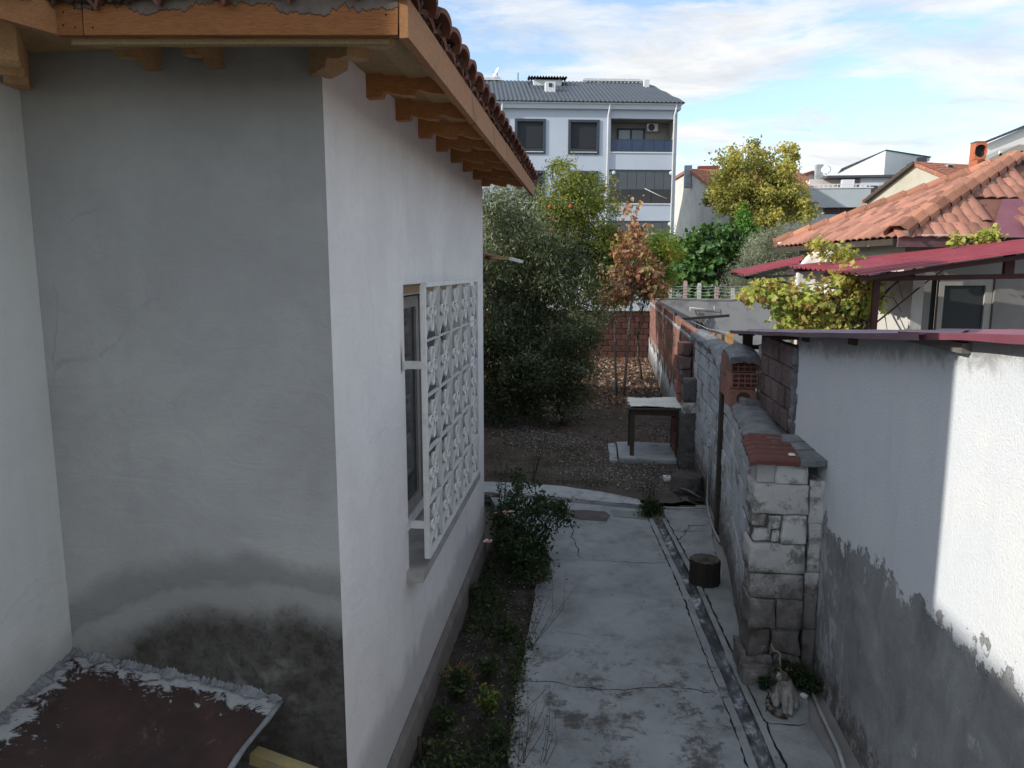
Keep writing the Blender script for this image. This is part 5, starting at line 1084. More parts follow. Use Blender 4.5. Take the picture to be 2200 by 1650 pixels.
MB().tube([atY(1482, 661, 24.02), atY(1534, 665, 24.02)], .012, 5).tube([atY(1534, 658, 24.0), atY(1535, 668, 24.0)], .012, 5).tube([atY(1482, 661, 24.02), atY(1483, 670, 24.0)], .012, 5).build('rack', m_whitepaint, hg)
mb = MB(); rr = random.Random(5)
for i in range(14): a = atY(1508+rr.uniform(-5, 5), 672, 23.95); mb.tube([a, a+Vector((rr.uniform(-.12, .12), 0, -.15)), a+Vector((rr.uniform(-.2, .2), 0, -.35-rr.random()*.2))], .008, 4)
mb.build('dried_bundle', m_bark, hg)
for i, (x0, y0_, x1, y1_, lb) in enumerate(((1531, 715, 1531, 780, 'leftmost raw plank leaning behind the yard wall coping'), (1545, 718, 1535, 780, 'second raw plank from the left, leaning slightly right'), (1570, 712, 1548, 790, 'wide raw plank tilted to the right behind the coping'), (1563, 720, 1556, 790, 'narrow raw plank between the two right-hand planks'))):
    pk = MB().bar(atY(x0, y0_, 12.4), atY(x1, y1_, 12.2)+Vector((0, 0, -1.2)), .07+.04*(i == 2), .03, up=(0, 1, 0)).build('plank', m_tan); tag(pk, lb, 'plank', 'planks leaning behind the yard wall')
tag(MB().bar(atY(1540, 757, 12.0), atY(1570, 759, 12.0), .03, .22).build('plank', m_tan), 'short flat board lying across the leaning planks', 'plank', 'planks leaning behind the yard wall')
rc = atY(1622, 773, 7.9); rt = thing('red_basin', 'bright red plastic basin edge behind the hollow bricks', 'basin', tuple(rc)); MB().lathe(rc+Vector((.06, 0, -.08)), [(.02, -.04), (.09, -.03), (.13, .06), (.14, .065), (.12, .05), (.02, -.03)], 20).build('bowl', simple('red_plastic_basin', (.55, .03, .04), rough=.4, bump=0), rt)
# hanging red ornament near the maroon post
ro = thing('hanging_ornament', 'red hanging ornament beside the maroon canopy post', 'ornament', tuple(atY(1860, 690, 9.3)))
a = atY(1861, 675, 9.3); mb = MB(); 
for dz, r in ((0, .035), (-.13, .045)): mb.lathe(a+Vector((0, 0, dz)), [(0, -.05), (r*.7, -.04), (r, 0), (r*.6, .035), (0, .05)], 10)
mb.tube([a+Vector((0, 0, .25)), a+Vector((0, 0, -.15))], .004, 4); mb.build('beads', simple('red_ornament', (.5, .05, .06)), ro)
# ================================================================ FAR BUILDINGS
def rect_frame(mb, fn, s0, s1, z0, z1, t, d0, d1):
    for (a, b, c, e) in ((s0, s1, z0, z0+t), (s0, s1, z1-t, z1), (s0, s0+t, z0+t+.001, z1-t-.001), (s1-t, s1, z0+t+.001, z1-t-.001)): pbox(mb, fn, a, b, c, e, d0, d1)
def pbox(mb, fn, s0, s1, z0, z1, d0, d1):
    mb.add([fn(s, z, d) for z in (z0, z1) for d in (d0, d1) for s in (s0, s1)], [(0, 2, 3, 1), (4, 5, 7, 6), (0, 1, 5, 4), (2, 6, 7, 3), (0, 4, 6, 2), (1, 3, 7, 5)]); return mb
apt = thing('grey_apartment_block', 'pale blue-grey apartment block with dark corrugated roof and dark balcony glazing', 'building', (-2, 46, 0))
PR = atY(1453, 330, 44.0); PR.z = 0; ang = R_(9.2); ad = Vector((math.cos(ang), math.sin(ang), 0)); an_ = Vector((math.sin(ang), -math.cos(ang), 0))
def af(s, z, d): p = PR+ad*s-an_*d; return (p.x, p.y, z)         # d inward
def ap(px, py): r = ray(px, py); t = (PR-O).dot(an_)/r.dot(an_); p = O+r*t; return (p-PR).dot(ad), p.z
def R4(x0, y0, x1, y1): a, b = ap(x0, y0); c, d = ap(x1, y1); return (a, c, d, b)
m_apt = simple('pale_blue_grey_render', (.50, .55, .63), (.46, .51, .59), 1.2, .93, .2, .004, bs=60)
m_aptt = simple('white_trim', (.68, .70, .72), (.6, .62, .64), 3, .8, 0); m_anth = simple('anthracite_frame', (.055, .07, .095), (.045, .058, .08), 5, .6, 0)
n = NT('dark_shutter', True); x, y, z = n.xyz(); c = n.mix(n.step(n.math('FRACT', n.math('MULTIPLY', z, 14)), .7, .9), (.03, .035, .042), (.018, .02, .025)); m_shut = n.done(c, .6)
w1 = R4(1106, 255, 1172, 331); w2 = R4(1221, 257, 1287, 332); b1 = R4(1313, 254, 1448, 327); b2 = R4(1309, 364, 1444, 437); b3 = R4(1306, 474, 1441, 545)
w3 = R4(1104, 366, 1170, 440); w4 = R4(1219, 367, 1284, 440); L0 = ap(1000, 300)[0]
zt_ = ap(1300, 236)[1]
mb = MB(); sheet_holes(mb, L0-5, 0, -.1, zt_, [w1, w2, w3, w4, b1, b2, b3], af, .25); mb.build('front_wall', m_apt, apt, fixn=False)
mb = MB(); mb.add([af(0, -.1, 0), af(0, -.1, 12), af(0, zt_, 12), af(0, zt_, 0), af(L0-5, -.1, 0), af(L0-5, -.1, 12), af(L0-5, zt_, 12), af(L0-5, zt_, 0)], [(0, 1, 2, 3), (4, 5, 6, 7), (1, 5, 6, 2)]); mb.build('end_wall', m_apt, apt, fixn=False)
for w_ in (w1, w2, w3, w4):
    mb = MB(); rect_frame(mb, af, w_[0]-.0, w_[1]+.0, w_[2], w_[3], .14, -.06, .2); wo = mb.build('window', m_anth, apt)
    pbox(MB(), af, w_[0]+.141, w_[1]-.141, w_[2]+.35, w_[3]-.141, .08, .12).build('shutter', m_shut, wo); pbox(MB(), af, w_[0]+.141, w_[1]-.141, w_[2]+.141, w_[2]+.349, .14, .15).build('pane', m_glass, wo)
    pbox(MB(), af, w_[0]+.13, w_[1]-.13, w_[2]+.09, w_[2]+.13, -.09, -.065).build('sill', m_aptt, wo)
# cornice band, fascia and gutters
za, zb = ap(1300, 236)[1], ap(1300, 226)[1]
pbox(MB(), af, L0-5, .12, za+.002, zb, -.25, 12.2).build('cornice', m_apt, apt); pbox(MB(), af, L0-5.2, .18, zb+.002, zb+.07, -.34, 12.3).build('gutter', m_aptt, apt)
for px in (1079, 1308, 1450):
    s, z = ap(px, 240); MB().tube([af(s, za+.35, -.30), af(s, za-.0, -.28), af(s-.03, za-.3, -.08), af(s-.05, .2, -.08)], .055, 8).build('drainpipe', m_aptt, apt)
# open top balcony
bd = 1.5
mb = MB(); mb.add([af(b1[0], b1[2], bd), af(b1[1], b1[2], bd), af(b1[1], b1[3], bd), af(b1[0], b1[3], bd)], [(0, 1, 2, 3)])
for (p, q) in (((b1[0], b1[2]), (b1[1], b1[2])), ((b1[1], b1[2]), (b1[1], b1[3])), ((b1[1], b1[3]), (b1[0], b1[3])), ((b1[0], b1[3]), (b1[0], b1[2]))): mb.add([af(*p, .25), af(*q, .25), af(*q, bd), af(*p, bd)], [(0, 1, 2, 3)])
mb.build('balcony_recess', simple('taupe_shade_render', (.30, .285, .27), (.26, .25, .24), 3), apt, fixn=False)  # brown-grey made darker, balcony shade put into the colour
dr = R4(1337, 265, 1397, 325); mb = MB(); rect_frame(mb, af, dr[0], dr[1], b1[2]+.01, dr[3], .1, bd-.07, bd-.01); pbox(mb, af, (dr[0]+dr[1])/2-.05, (dr[0]+dr[1])/2+.05, b1[2]+.12, dr[3]-.11, bd-.07, bd-.01); do = mb.build('balcony_door', m_anth, apt)
pbox(MB(), af, dr[0]+.101, (dr[0]+dr[1])/2-.051, b1[2]+.115, dr[3]-.101, bd-.04, bd-.03).build('pane', glassy('pale_balcony_glass', (.18, .21, .24), .12), do); pbox(MB(), af, (dr[0]+dr[1])/2+.051, dr[1]-.101, b1[2]+.115, dr[3]-.101, bd-.04, bd-.03).build('pane', glassy('grey_balcony_glass', (.10, .12, .14), .12), do)
acb = R4(1401, 257, 1424, 274); acu = pbox(MB(), af, acb[0], acb[1], acb[2], acb[3], bd-.38, bd-.02).build('air_conditioner', m_aptt, apt)
cc = Vector(af((acb[0]*.6+acb[1]*.4), (acb[2]+acb[3])/2, bd-.385)); Mx = Matrix.Rotation(ang, 4, 'Z') @ Matrix.Rotation(R_(90), 4, 'X')
MB().lathe(cc, [(0, .0), (.07, .01), (.16, .012), (.19, 0), (.16, .004)], 18, M=Mx).build('fan_grille', m_anth, acu)
rl = MB(); zr = ap(1380, 299)[1]
rect_frame(rl, af, b1[0], b1[1], b1[2], zr, .035, .0, .04)
for i in range(1, 6): pbox(rl, af, b1[0]+(b1[1]-b1[0])*i/6-.012, b1[0]+(b1[1]-b1[0])*i/6+.012, b1[2]+.036, zr-.036, .0, .04)
ro_ = rl.build('balcony_railing', m_anth, apt)
n = NT('blue_smoked_glass'); n.b.inputs['Base Color'].default_value = (.03, .06, .12, 1); n.b.inputs['Roughness'].default_value = .08; n.b.inputs['Alpha'].default_value = .72; m_smoke = n.m
for i in range(6): a = b1[0]+(b1[1]-b1[0])*i/6+.014; pbox(MB(), af, a+.022*(i == 0), a+(b1[1]-b1[0])/6-.028, b1[2]+.037, zr-.037, .015, .025).build('glass_panel', m_smoke, ro_)
pbox(MB(), af, b1[0]-.05, b1[1]+.05, b1[2]-.07, b1[2]-.005, -.05, .22).build('balcony_sill', m_aptt, apt)
# glazed balconies
m_gl2 = glassy('smoked_balcony_glazing', (.05, .06, .07), .12, (.075, .085, .10)); m_gl3 = glassy('black_balustrade_glass', (.008, .009, .011), .05, (.02, .022, .025))
for w_, zm in ((b2, ap(1380, 407)[1]), (b3, ap(1380, 515)[1])):
    wo = pbox(MB(), af, w_[0], w_[1], w_[3]-.08, w_[3]-.005, -.01, .08); pbox(wo, af, w_[0], w_[1], zm-.03, zm+.03, -.01, .05); wo = wo.build('balcony_glazing', m_anth, apt); k = 7
    for i in range(k): a = w_[0]+(w_[1]-w_[0])*i/k; pbox(MB(), af, a+.008, a+(w_[1]-w_[0])/k-.008, zm+.031, w_[3]-.081, .02, .03+.002*i).build('pane', m_gl2, wo)
    for i in range(3): a = w_[0]+(w_[1]-w_[0])*i/3; pbox(MB(), af, a+.012, a+(w_[1]-w_[0])/3-.012, w_[2]+.02, zm-.031, .01, .02).build('lower_pane', m_gl3, wo)
    pbox(MB(), af, w_[0]-.05, w_[1]+.05, w_[2]-.07, w_[2]-.005, -.05, .22).build('balcony_sill', m_aptt, apt)
    for s in ((w_[0]+.25, w_[1]-.12) if w_ is b2 else (w_[1]-.12,)):
        c0 = Vector(af(s, w_[3]-.18, -.03)); MB().lathe(c0, [(0, .03), (.09, .03), (.11, 0)], 14, M=Mx).build('round_vent', m_aptt, wo)
MB().tube([af(b2[1]-1.6, zm_ := ap(1380, 405)[1], -.02), af(b2[1]-.7, b2[2]+.4, -.02), af(b2[1]-.3, b2[2]+.25, -.02)], .02, 5).build('hanging_cable', m_whitepaint, apt)
# roof
ez = zb+.09; rd_ = 5.6
rdg_l, rdg_r = ap(900, 172), ap(1392, 175)
dpt = 5.6; 
def roofpt(px, py, dep): p0 = PR-an_*dep; r = ray(px, py); t = (p0-O).dot(an_)/r.dot(an_); p = O+r*t; return (p-p0).dot(ad), p.z
rs_, rzz = roofpt(1390, 178, dpt); m_roof = simple('dark_corrugated_roof', (.075, .092, .108), (.055, .068, .082), 1.5, .55, .1, .004, spec=.4)
mb = MB(); LL = L0-6; n_ = 150; amp = .05; vs = []
def crv(i): return .5-.5*math.cos(2*math.pi*(i % 6)/6)
tot = int((.3-LL)/.24)*6
for side in (0, 1):
    for j in range(2):
        for i in range(tot+1):
            s = .3-(.3-LL)*i/tot
            if j == 0: p = Vector(af(s, ez, -.45))
            else:
                f = min(1, max(.0, (.3-s)/(.3-rs_))); p = Vector(af(s, ez, -.45)).lerp(Vector(af(s, rzz, dpt)), f)
            vs.append(p+Vector((0, 0, amp*crv(i)-.03*side)))
t1 = tot+1; fs = [(i, i+1, t1+i+1, t1+i) for i in range(tot)]+[(2*t1+i, 2*t1+t1+i, 2*t1+t1+i+1, 2*t1+i+1) for i in range(tot)]+[(i, 2*t1+i, 2*t1+i+1, i+1) for i in range(tot)]
mb.add(vs, fs, False); mb.build('roof_front', m_roof, apt, fixn=False)
mb = MB(); mb.add([af(.3, ez, -.45), af(.3, ez, 12.3), af(rs_, rzz, dpt), af(LL, rzz, dpt), af(LL, ez, 12.3)], [(0, 1, 2), (1, 4, 3, 2)]); mb.build('roof_back', m_roof, apt, fixn=False)
def on_roof(px, py):   # depth on the front roof plane from a pixel
    a = Vector(af(0, ez, -.45)); b = Vector(af(1, ez, -.45)); c = Vector(af(0, rzz, dpt)); nn = (b-a).cross(c-a); r = ray(px, py); t = (a-O).dot(nn)/r.dot(nn); return O+r*t
def roofbox(name, px0, px1, ytop, ybot, dep, m, parent=apt):
    a = on_roof(px0, ybot); b = on_roof(px1, ybot); t = (a-O).length; top = O+ray(px0, ytop)*((a-O).dot(an_)/ray(px0, ytop).dot(an_)); h_ = top.z-a.z
    sa = (a-PR).dot(ad); sb_ = (b-PR).dot(ad); dd = -(a-PR).dot(an_); return pbox(MB(), af, sa, sb_, a.z-.0, a.z+h_, dd, dd+dep).build(name, m, parent), (sa, sb_, a.z, a.z+h_, dd)
r1, q1 = roofbox('roof_vent_house', 1147, 1206, 171, 184, .9, m_aptt)
r2, q2_ = roofbox('roof_hatch', 1172, 1193, 175, 198, .6, m_aptt)
pbox(MB(), af, (q2_[0]+q2_[1])/2-.1, (q2_[0]+q2_[1])/2+.1, q2_[2]+.3, q2_[2]+.5, q2_[4]-.03, q2_[4]-.002).build('hatch_opening', m_glass, r2)
mb = MB(); zc = q1[3]+.12; mb.grid(lambda u, v: af(q1[0]-.35+(q1[1]-q1[0]+.7)*u, zc+.05*math.sin(u*2*math.pi*14)+.1*v, q1[4]-.3+1.4*v), 84, 1); mb.build('vent_roof', simple('brown_sheet', (.06, .05, .05)), apt, fixn=False)
for s in (q1[0]+.1, q1[1]-.1): pbox(MB(), af, s-.04, s+.04, q1[3], zc, q1[4]+.2, q1[4]+.3).build('vent_leg', m_aptt, apt)
roofbox('flue', 1384, 1395, 171, 188, .3, m_aptt)
# solar heater frames on the ridge
for (p0, p1, yy) in ((1252, 1382, 168), (1012, 1078, 166)):
    s0, z0 = roofpt(p0, yy+5, dpt-.3); s1, _ = roofpt(p1, yy+5, dpt-.3)
    mb = MB(); pbox(mb, af, s0, s1, z0, z0+.10, dpt-.3, dpt-.1); pbox(mb, af, s0+.1, s1-.1, z0+.16, z0+.2, dpt-.1, dpt+.3)
    for i in range(5): s = s0+.1+(s1-s0-.2)*i/4; pbox(mb, af, s, s+.06, z0-.35, z0+.18, dpt-.25, dpt-.15)
    mb.build('ridge_walkway', m_aptt, apt)
s0, z0 = roofpt(1068, 162, dpt); c0 = Vector(af(s0, z0+.15, dpt)); sdm = MB().lathe(c0, [(.0, 0), (.2, .03), (.36, .1), (.2, .02), (0, -.01)], 18, M=Matrix.Rotation(R_(-60), 4, 'Z') @ Matrix.Rotation(R_(65), 4, 'X')); sdm.tube([c0, c0+Vector((.1, 0, -.5))], .03, 5).tube([c0, c0+Vector((-.5, -.2, .05))], .02, 5); sdm.build('roof_dish', m_aptt, apt, fixn=False)
s0, z0 = roofpt(1113, 160, dpt); MB().tube([af(s0, z0-.6, dpt), af(s0, z0+.1, dpt)], .03, 5).build('aerial_pole', m_anth, apt)
# ---- gabled houses: A ridge end, B/C eave corners of the gable, ridge direction and length
def gable(name, label, A, B, C, rdv, L, mw, mr, over=.3, groof=True):
    t = thing(name, label, 'house', ((B.x+C.x)/2, (B.y+C.y)/2, 0)); A, B, C = Vector(A), Vector(B), Vector(C); rv = Vector(rdv).normalized()*L
    mb = MB(); mb.add([(B.x, B.y, -.1), (C.x, C.y, -.1), C, A, B], [(0, 1, 2, 3, 4)]); mb.add([(B.x, B.y, -.1), B, B+rv, Vector((B.x, B.y, -.1))+rv], [(0, 1, 2, 3)]); mb.add([(C.x, C.y, -.1), C, C+rv, Vector((C.x, C.y, -.1))+rv], [(0, 1, 2, 3)]); mb.build('wall', mw, t, fixn=False)
    u = Vector((0, 0, .12)); e = rv.normalized()*over
    mb = MB()
    for (p, q) in ((A, B), (A, C)):
        d = (q-p)*.06; nseg = int((q-p).length/.35); rows_ = 40
        # rows of tiles as stepped strips
        for i in range(nseg):
            a = p+(q+d-p)*i/nseg; b = p+(q+d-p)*(i+1)/nseg; mb.add([a-e*.5+u, a+rv+u, b+rv+u+Vector((0, 0, .03)), b-e*.5+u+Vector((0, 0, .03)), b-e*.5+u-Vector((0, 0, .02)), b+rv+u-Vector((0, 0, .02))], [(0, 1, 2, 3), (3, 2, 5, 4)])
        mb.add([p-e*.5+u, q+d-e*.5+u, q+d-e*.5+u-Vector((0, 0, .2)), p-e*.5+u-Vector((0, 0, .2))], [(0, 1, 2, 3)])
    mb.build('roof', mr, t, fixn=False); return t
n = NT('far_tiles', True); v = n.mapv((1, 1, 1)); f = n.noise(3, 6, .7); c = n.ramp(f, (.3, (.36, .14, .085)), (.6, (.50, .21, .13)), (.8, (.42, .24, .18))); c = n.mix(n.math('MULTIPLY', n.step(n.voro(5.2), .25, .5), .35), c, (.16, .07, .05)); n.bump(n.voro(5.2), .8, .06); m_ftile = n.done(c, .9)
m_wh = simple('white_gable_render', (.60, .58, .53), (.50, .48, .43), 1.1, .93, .3, .01, c3=(.64, .62, .58)); m_beige = simple('beige_gable_render', (.46, .43, .35), (.37, .345, .28), .8, .93, .3, .01, c3=(.50, .47, .40))
A = atY(1482, 366, 57); C = atY(1566, 431, 50); B = atY(1450, 385, 61)
gh = gable('white_gable_house', 'cream-white gabled house with orange roof right of the apartment block', A, B, C, (1, .35, 0), 9, m_wh, m_ftile)
a = atY(1479, 372, 56.5); MB().box(a.x-.25, a.x+.25, a.y, a.y+.5, a.z-1, atY(1479, 355, 56.5).z).build('chimney', m_kerb, gh)
a = atY(1500, 364, 58); b = atY(1545, 364, 58); MB().box(a.x, b.x, 58, 58.6, a.z-.3, a.z+.25).build('water_tank', simple('dark_red_tank', (.2, .06, .04)), gh)
pbox(MB(), lambda s, z, d: (s, C.y+d, z), C.x-.05, C.x+3.6, -.1, C.z-.6, -.2, 4).build('side_wing', m_wh, gh); wq = atY(1570, 455, C.y-.3); wq2 = atY(1600, 480, C.y-.3)
ho = MB().box(wq.x, wq2.x, C.y-.3, C.y-.21, wq2.z, wq.z).build('window', m_anth, gh); MB().box(wq.x+.1, wq2.x-.1, C.y-.33, C.y-.305, wq2.z+.1, wq.z-.1).build('pane', m_glass, ho)
# beige gable house
A = atY(1965, 352, 41.5); B = atY(1862, 432, 44); C = atY(2042, 384, 39)
bh = gable('beige_gable_house', 'beige gabled house with red tiled roof behind the orange tiled roof', A, B, C, (.91, .4, 0), 12, m_beige, m_ftile)
a = atY(2035, 378, 41.2); b = atY(2048, 352, 41.2); MB().box(a.x, b.x, 41.2, 41.7, a.z-.8, b.z).build('chimney', m_kerb, bh)
for i in range(5): q = a.lerp(b, .12+.17*i); MB().box(q.x-.03, q.x+.02, 41.17, 41.2, b.z-.2, b.z-.06).build('flue_slot', dk, bh)
mb = MB(); mb.bar(atY(1858, 434, 43.9), atY(1965, 350, 41.3), .3, .14); mb.build('verge_board', m_oldwood, bh)
# white modern block on the skyline
md = thing('white_flat_block', 'white flat-roofed rooftop block on the skyline right of the yellow tree', 'building', tuple(atY(1900, 380, 78).xy)+(0,))
c0 = atY(1903, 324, 75); cl_ = atY(1815, 346, 88); cr = atY(1999, 326, 80); zb_ = atY(1903, 376, 75).z-3
mb = MB(); P = [c0, cr, Vector((cr.x-7, cr.y+14, c0.z)), cl_]; P = [Vector((p.x, p.y, c0.z)) for p in P]
P = [Vector((p.x, p.y, zb_)) for p in (c0, cr, Vector((cr.x-5, cr.y+12, 0)), cl_)]; mb.prism(P, (0, 0, c0.z-zb_)); mb.build('block_wall', simple('bright_white_panel', (.66, .68, .68), (.58, .61, .61), .6, .8, 0, stretch=(1, 1, .2)), md)
mb = MB(); P2_ = [Vector((c0.x, c0.y-.1, c0.z+.01)), Vector((cr.x+.1, cr.y-.1, c0.z+.01)), Vector((cr.x-5, cr.y+12, c0.z+.01)), Vector((cl_.x-.3, cl_.y, c0.z+.01))]; mb.prism(P2_, (0, 0, .10)); mb.build('roof_edge', m_anth, md)
a = atY(1967, 340, 77.2); MB().box(a.x, a.x+.8, 76.6, 77.0, a.z-1.0, a.z).build('window', m_glass, md)
# villa with terrace in front
vl = thing('white_terrace_villa', 'white villa with a terrace railing and wide dark window behind the yellow tree', 'building', (19, 55, 0)); YV = 52
a = atY(1640, 410, YV); b = atY(1865, 410, YV); zt2 = atY(1800, 406, YV).z; m_vil = simple('blue_white_render', (.58, .62, .66), (.52, .56, .60), .9, .9, .1, .004); m_band = simple('grey_green_band', (.45, .50, .52), (.40, .45, .47), .9, .9, .05)
win_ = atY(1770, 427, YV); win2 = atY(1840, 460, YV); vfn = lambda s, z, d: (s, YV+d, z)
mb = MB(); sheet_holes(mb, a.x-2, b.x, -.1, zt2-1.2, [(win_.x, win2.x, win2.z, win_.z)], vfn, .3); mb.build('front_wall', m_vil, vl, fixn=False)
pbox(MB(), vfn, a.x-2.1, b.x+.05, zt2-1.199, zt2, -.35, .05).build('parapet_band', m_band, vl); pbox(MB(), vfn, a.x-2.1, b.x+.2, zt2+.0, zt2+.07, -.4, .1).build('coping', m_aptt, vl)
wo = MB(); rect_frame(wo, vfn, win_.x, win2.x, win2.z, win_.z, .08, .1, .2); wo = wo.build('window', m_anth, vl)
for i in range(2): q0 = win_.x+.08+(win2.x-win_.x-.16)*i/2; pbox(MB(), vfn, q0+.01, q0+(win2.x-win_.x-.16)/2-.03, win2.z+.09, win_.z-.09, .14, .15).build('pane', m_gl2, wo)
w5 = atY(1735, 432, YV); w6 = atY(1752, 460, YV); wo = MB(); rect_frame(wo, vfn, w5.x, w6.x, w6.z, w5.z, .1, -.05, .02); wo = wo.build('window', m_aptt, vl); pbox(MB(), vfn, w5.x+.101, w6.x-.101, w6.z+.101, w5.z-.101, -.02, -.01).build('pane', m_gl2, wo)
mb = MB(); zr_ = atY(1800, 397, YV).z
pbox(mb, vfn, a.x, b.x, zr_-.03, zr_+.03, -.3, -.26)
for i in range(24): s = a.x+(b.x-a.x)*i/23; pbox(mb, vfn, s-.02, s+.02, zt2+.07, zr_-.03, -.3, -.26)
mb.build('railing', m_aptt, vl)
a = atY(1775, 395, YV+4); b = atY(1855, 372, YV+4); pbox(MB(), lambda s, z, d: (s, YV+4+d, z), atY(1740, 390, YV+4).x, atY(1850, 390, YV+4).x, zt2-.2, atY(1850, 384, YV+4).z, 0, 5).build('upper_wall', m_wh, vl)
pbox(MB(), lambda s, z, d: (s, YV+3+d, z), atY(1777, 390, YV+3).x, atY(2000, 390, YV+3).x, atY(1850, 381, YV+3).z, atY(1850, 376, YV+3).z, 0, 7).build('upper_roof', m_roof, vl)
pbox(MB(), lambda s, z, d: (s, YV+3+d, z), atY(1852, 390, YV+3).x, atY(1965, 390, YV+3).x, zt2-3, atY(1850, 381.3, YV+3).z, .3, 7).build('right_wing', m_vil, vl)
q0 = atY(1862, 395, YV+3); q1_ = atY(1890, 420, YV+3); wo = MB().box(q0.x, q1_.x, YV+3.2, YV+3.29, q1_.z, q0.z).build('window', m_aptt, vl); MB().box(q0.x+.1, q1_.x-.1, YV+3.15, YV+3.19, q1_.z+.1, q0.z-.1).build('pane', m_glass, wo)
a = atY(1808, 395, YV+.5); MB().box(a.x, a.x+.75, YV+.3, YV+.7, zt2+.07, a.z+.25).build('air_conditioner', m_aptt, vl)
mb = MB(); c0 = atY(1775, 366, YV+6); mb.lathe(c0, [(.0, 0), (.2, .03), (.34, .11), (.2, .02), (0, -.015)], 18, M=Matrix.Rotation(R_(-20), 4, 'Z') @ Matrix.Rotation(R_(70), 4, 'X')); mb.tube([c0, c0+Vector((0, 0, -1.2))], .04, 5); mb.build('roof_dish', m_aptt, vl, fixn=False)
A = atY(1745, 370, 62); B = atY(1690, 392, 60); C = atY(1800, 396, 62)
rg2 = gable('red_roof_house', 'distant house with red tiled roof and tall chimney behind the yellow tree', A, B, C, (-.2, 1, 0), 8, m_wh, m_ftile); a = atY(1759, 378, 60.5); MB().box(a.x-.25, a.x+.25, 60.3, 60.8, a.z-2, atY(1759, 354, 60.5).z).build('chimney', m_kerb, rg2)
# big white building at the right edge with an awning
bg_ = thing('white_gable_building', 'large white building with sloping roofline at the right edge of the skyline', 'building', (38, 62, 0)); Yb = 60
P = [atY(2082, 345, Yb), atY(2082, 335, Yb), atY(2115, 312, Yb), atY(2230, 262, Yb), atY(2330, 300, Yb), atY(2330, 400, Yb)]
mb = MB(); mb.prism([Vector((P[0].x, Yb, -.1))]+P[1:5]+[Vector((P[5].x, Yb, -.1))], (0, 12, 0)); mb.build('wall', simple('white_side_wall', (.68, .68, .66), (.62, .62, .60), .4, .85, 0), bg_)
mb = MB(); mb.bar(P[2]+Vector((-.3, -.1, .08)), P[3]+Vector((0, -.1, .08)), .5, .16); mb.build('roof_edge', m_anth, bg_)
mb = MB(); q0 = atY(2116, 345, Yb-3); q1_ = atY(2190, 310, Yb-3); q2b = atY(2300, 320, Yb-3); mb.prism([q0, q1_, q2b, q2b-Vector((0, 0, 1.2))], (0, 2.9, 0)); mb.build('awning', simple('grey_awning', (.33, .31, .28), (.26, .25, .23), 1), bg_)
for px in (2150, 2195): a = atY(px, 330, Yb-3); MB().box(a.x-.08, a.x+.08, Yb-3, Yb-2.85, a.z-3, a.z+.2).build('awning_post', m_aptt, bg_)
# low far roofs and walls closing gaps between trees
lw = thing('low_yard_building', 'low pale building glimpsed between the trees behind the red block wall', 'building', (-2, 30, 0)); MB().box(-8, 1.4, 31, 36, -.1, 2.35).build('wall', m_vil, lw); MB().box(-8.2, 1.6, 30.8, 36.2, 2.355, 2.5).build('roof', m_kerb, lw)
# ================================================================ TREES
G_ = lambda *s: s
lf_olive = leafmat('dark_olive_leaf', ((0, (.028, .042, .016)), (.5, (.062, .088, .034)), (.8, (.13, .155, .075)), (1, (.34, .38, .28))), .3, .4)
lf_pom = leafmat('pomegranate_leaf', ((0, (.07, .11, .025)), (.45, (.17, .22, .045)), (.8, (.32, .34, .08)), (1, (.50, .46, .14))), .45)
lf_pom2 = leafmat('pomegranate_leaf_green', ((0, (0.052, 0.104, 0.019)), (.5, (0.130, 0.215, 0.036)), (.85, (0.260, 0.325, 0.052)), (1, (0.468, 0.286, 0.065))), .5)
lf_plane = leafmat('yellowing_leaf', ((0, (0.182, 0.202, 0.065)), (.4, (0.338, 0.351, 0.111)), (.75, (0.520, 0.481, 0.143)), (1, (0.600, 0.559, 0.182))), .5)
lf_silver = leafmat('silvery_olive_leaf', ((0, (0.117, 0.137, 0.091)), (.5, (0.234, 0.260, 0.182)), (1, (0.390, 0.416, 0.312))), .3)
lf_weed = leafmat('weed_leaf', ((0, (0.023, 0.046, 0.016)), (.6, (0.046, 0.078, 0.026)), (1, (0.104, 0.130, 0.039))), .35)
lf_rose = leafmat('rose_leaf', ((0, (0.018, 0.039, 0.016)), (.7, (0.039, 0.072, 0.026)), (1, (0.091, 0.111, 0.039))), .3)
lf_dry = leafmat('dry_leaf', ((0, (.09, .045, .03)), (.4, (.19, .10, .065)), (.75, (.34, .22, .16)), (1, (.50, .41, .34))), .3)
lf_fig = leafmat('fig_leaf', ((0, (0.026, 0.072, 0.018)), (.5, (0.058, 0.130, 0.029)), (1, (0.111, 0.208, 0.046))), .3, .4)
lf_brown = leafmat('autumn_leaf', ((0, (0.143, 0.058, 0.034)), (.35, (0.312, 0.150, 0.091)), (.6, (0.494, 0.286, 0.182)), (.82, (0.468, 0.351, 0.156)), (1, (0.208, 0.234, 0.065))), .35)
lf_vine = leafmat('vine_leaf', ((0, (.24, .14, .05)), (.2, (.42, .31, .10)), (.5, (.58, .57, .17)), (.75, (.40, .48, .09)), (1, (.19, .33, .06))), .45)
figp = leafmat('fig_leaf_single', ((0, (0.026, 0.072, 0.018)), (.5, (0.058, 0.130, 0.029)), (1, (0.111, 0.208, 0.046))), .3, .4, attr=False)
brownp = leafmat('autumn_leaf_single', ((0, (0.143, 0.058, 0.034)), (.35, (0.312, 0.150, 0.091)), (.6, (0.494, 0.286, 0.182)), (.82, (0.468, 0.351, 0.156)), (1, (0.208, 0.234, 0.065))), .35, attr=False)
vinep = leafmat('vine_leaf_single', ((0, (.24, .14, .05)), (.2, (.42, .31, .10)), (.5, (.58, .57, .17)), (.75, (.40, .48, .09)), (1, (.19, .33, .06))), .45, attr=False)
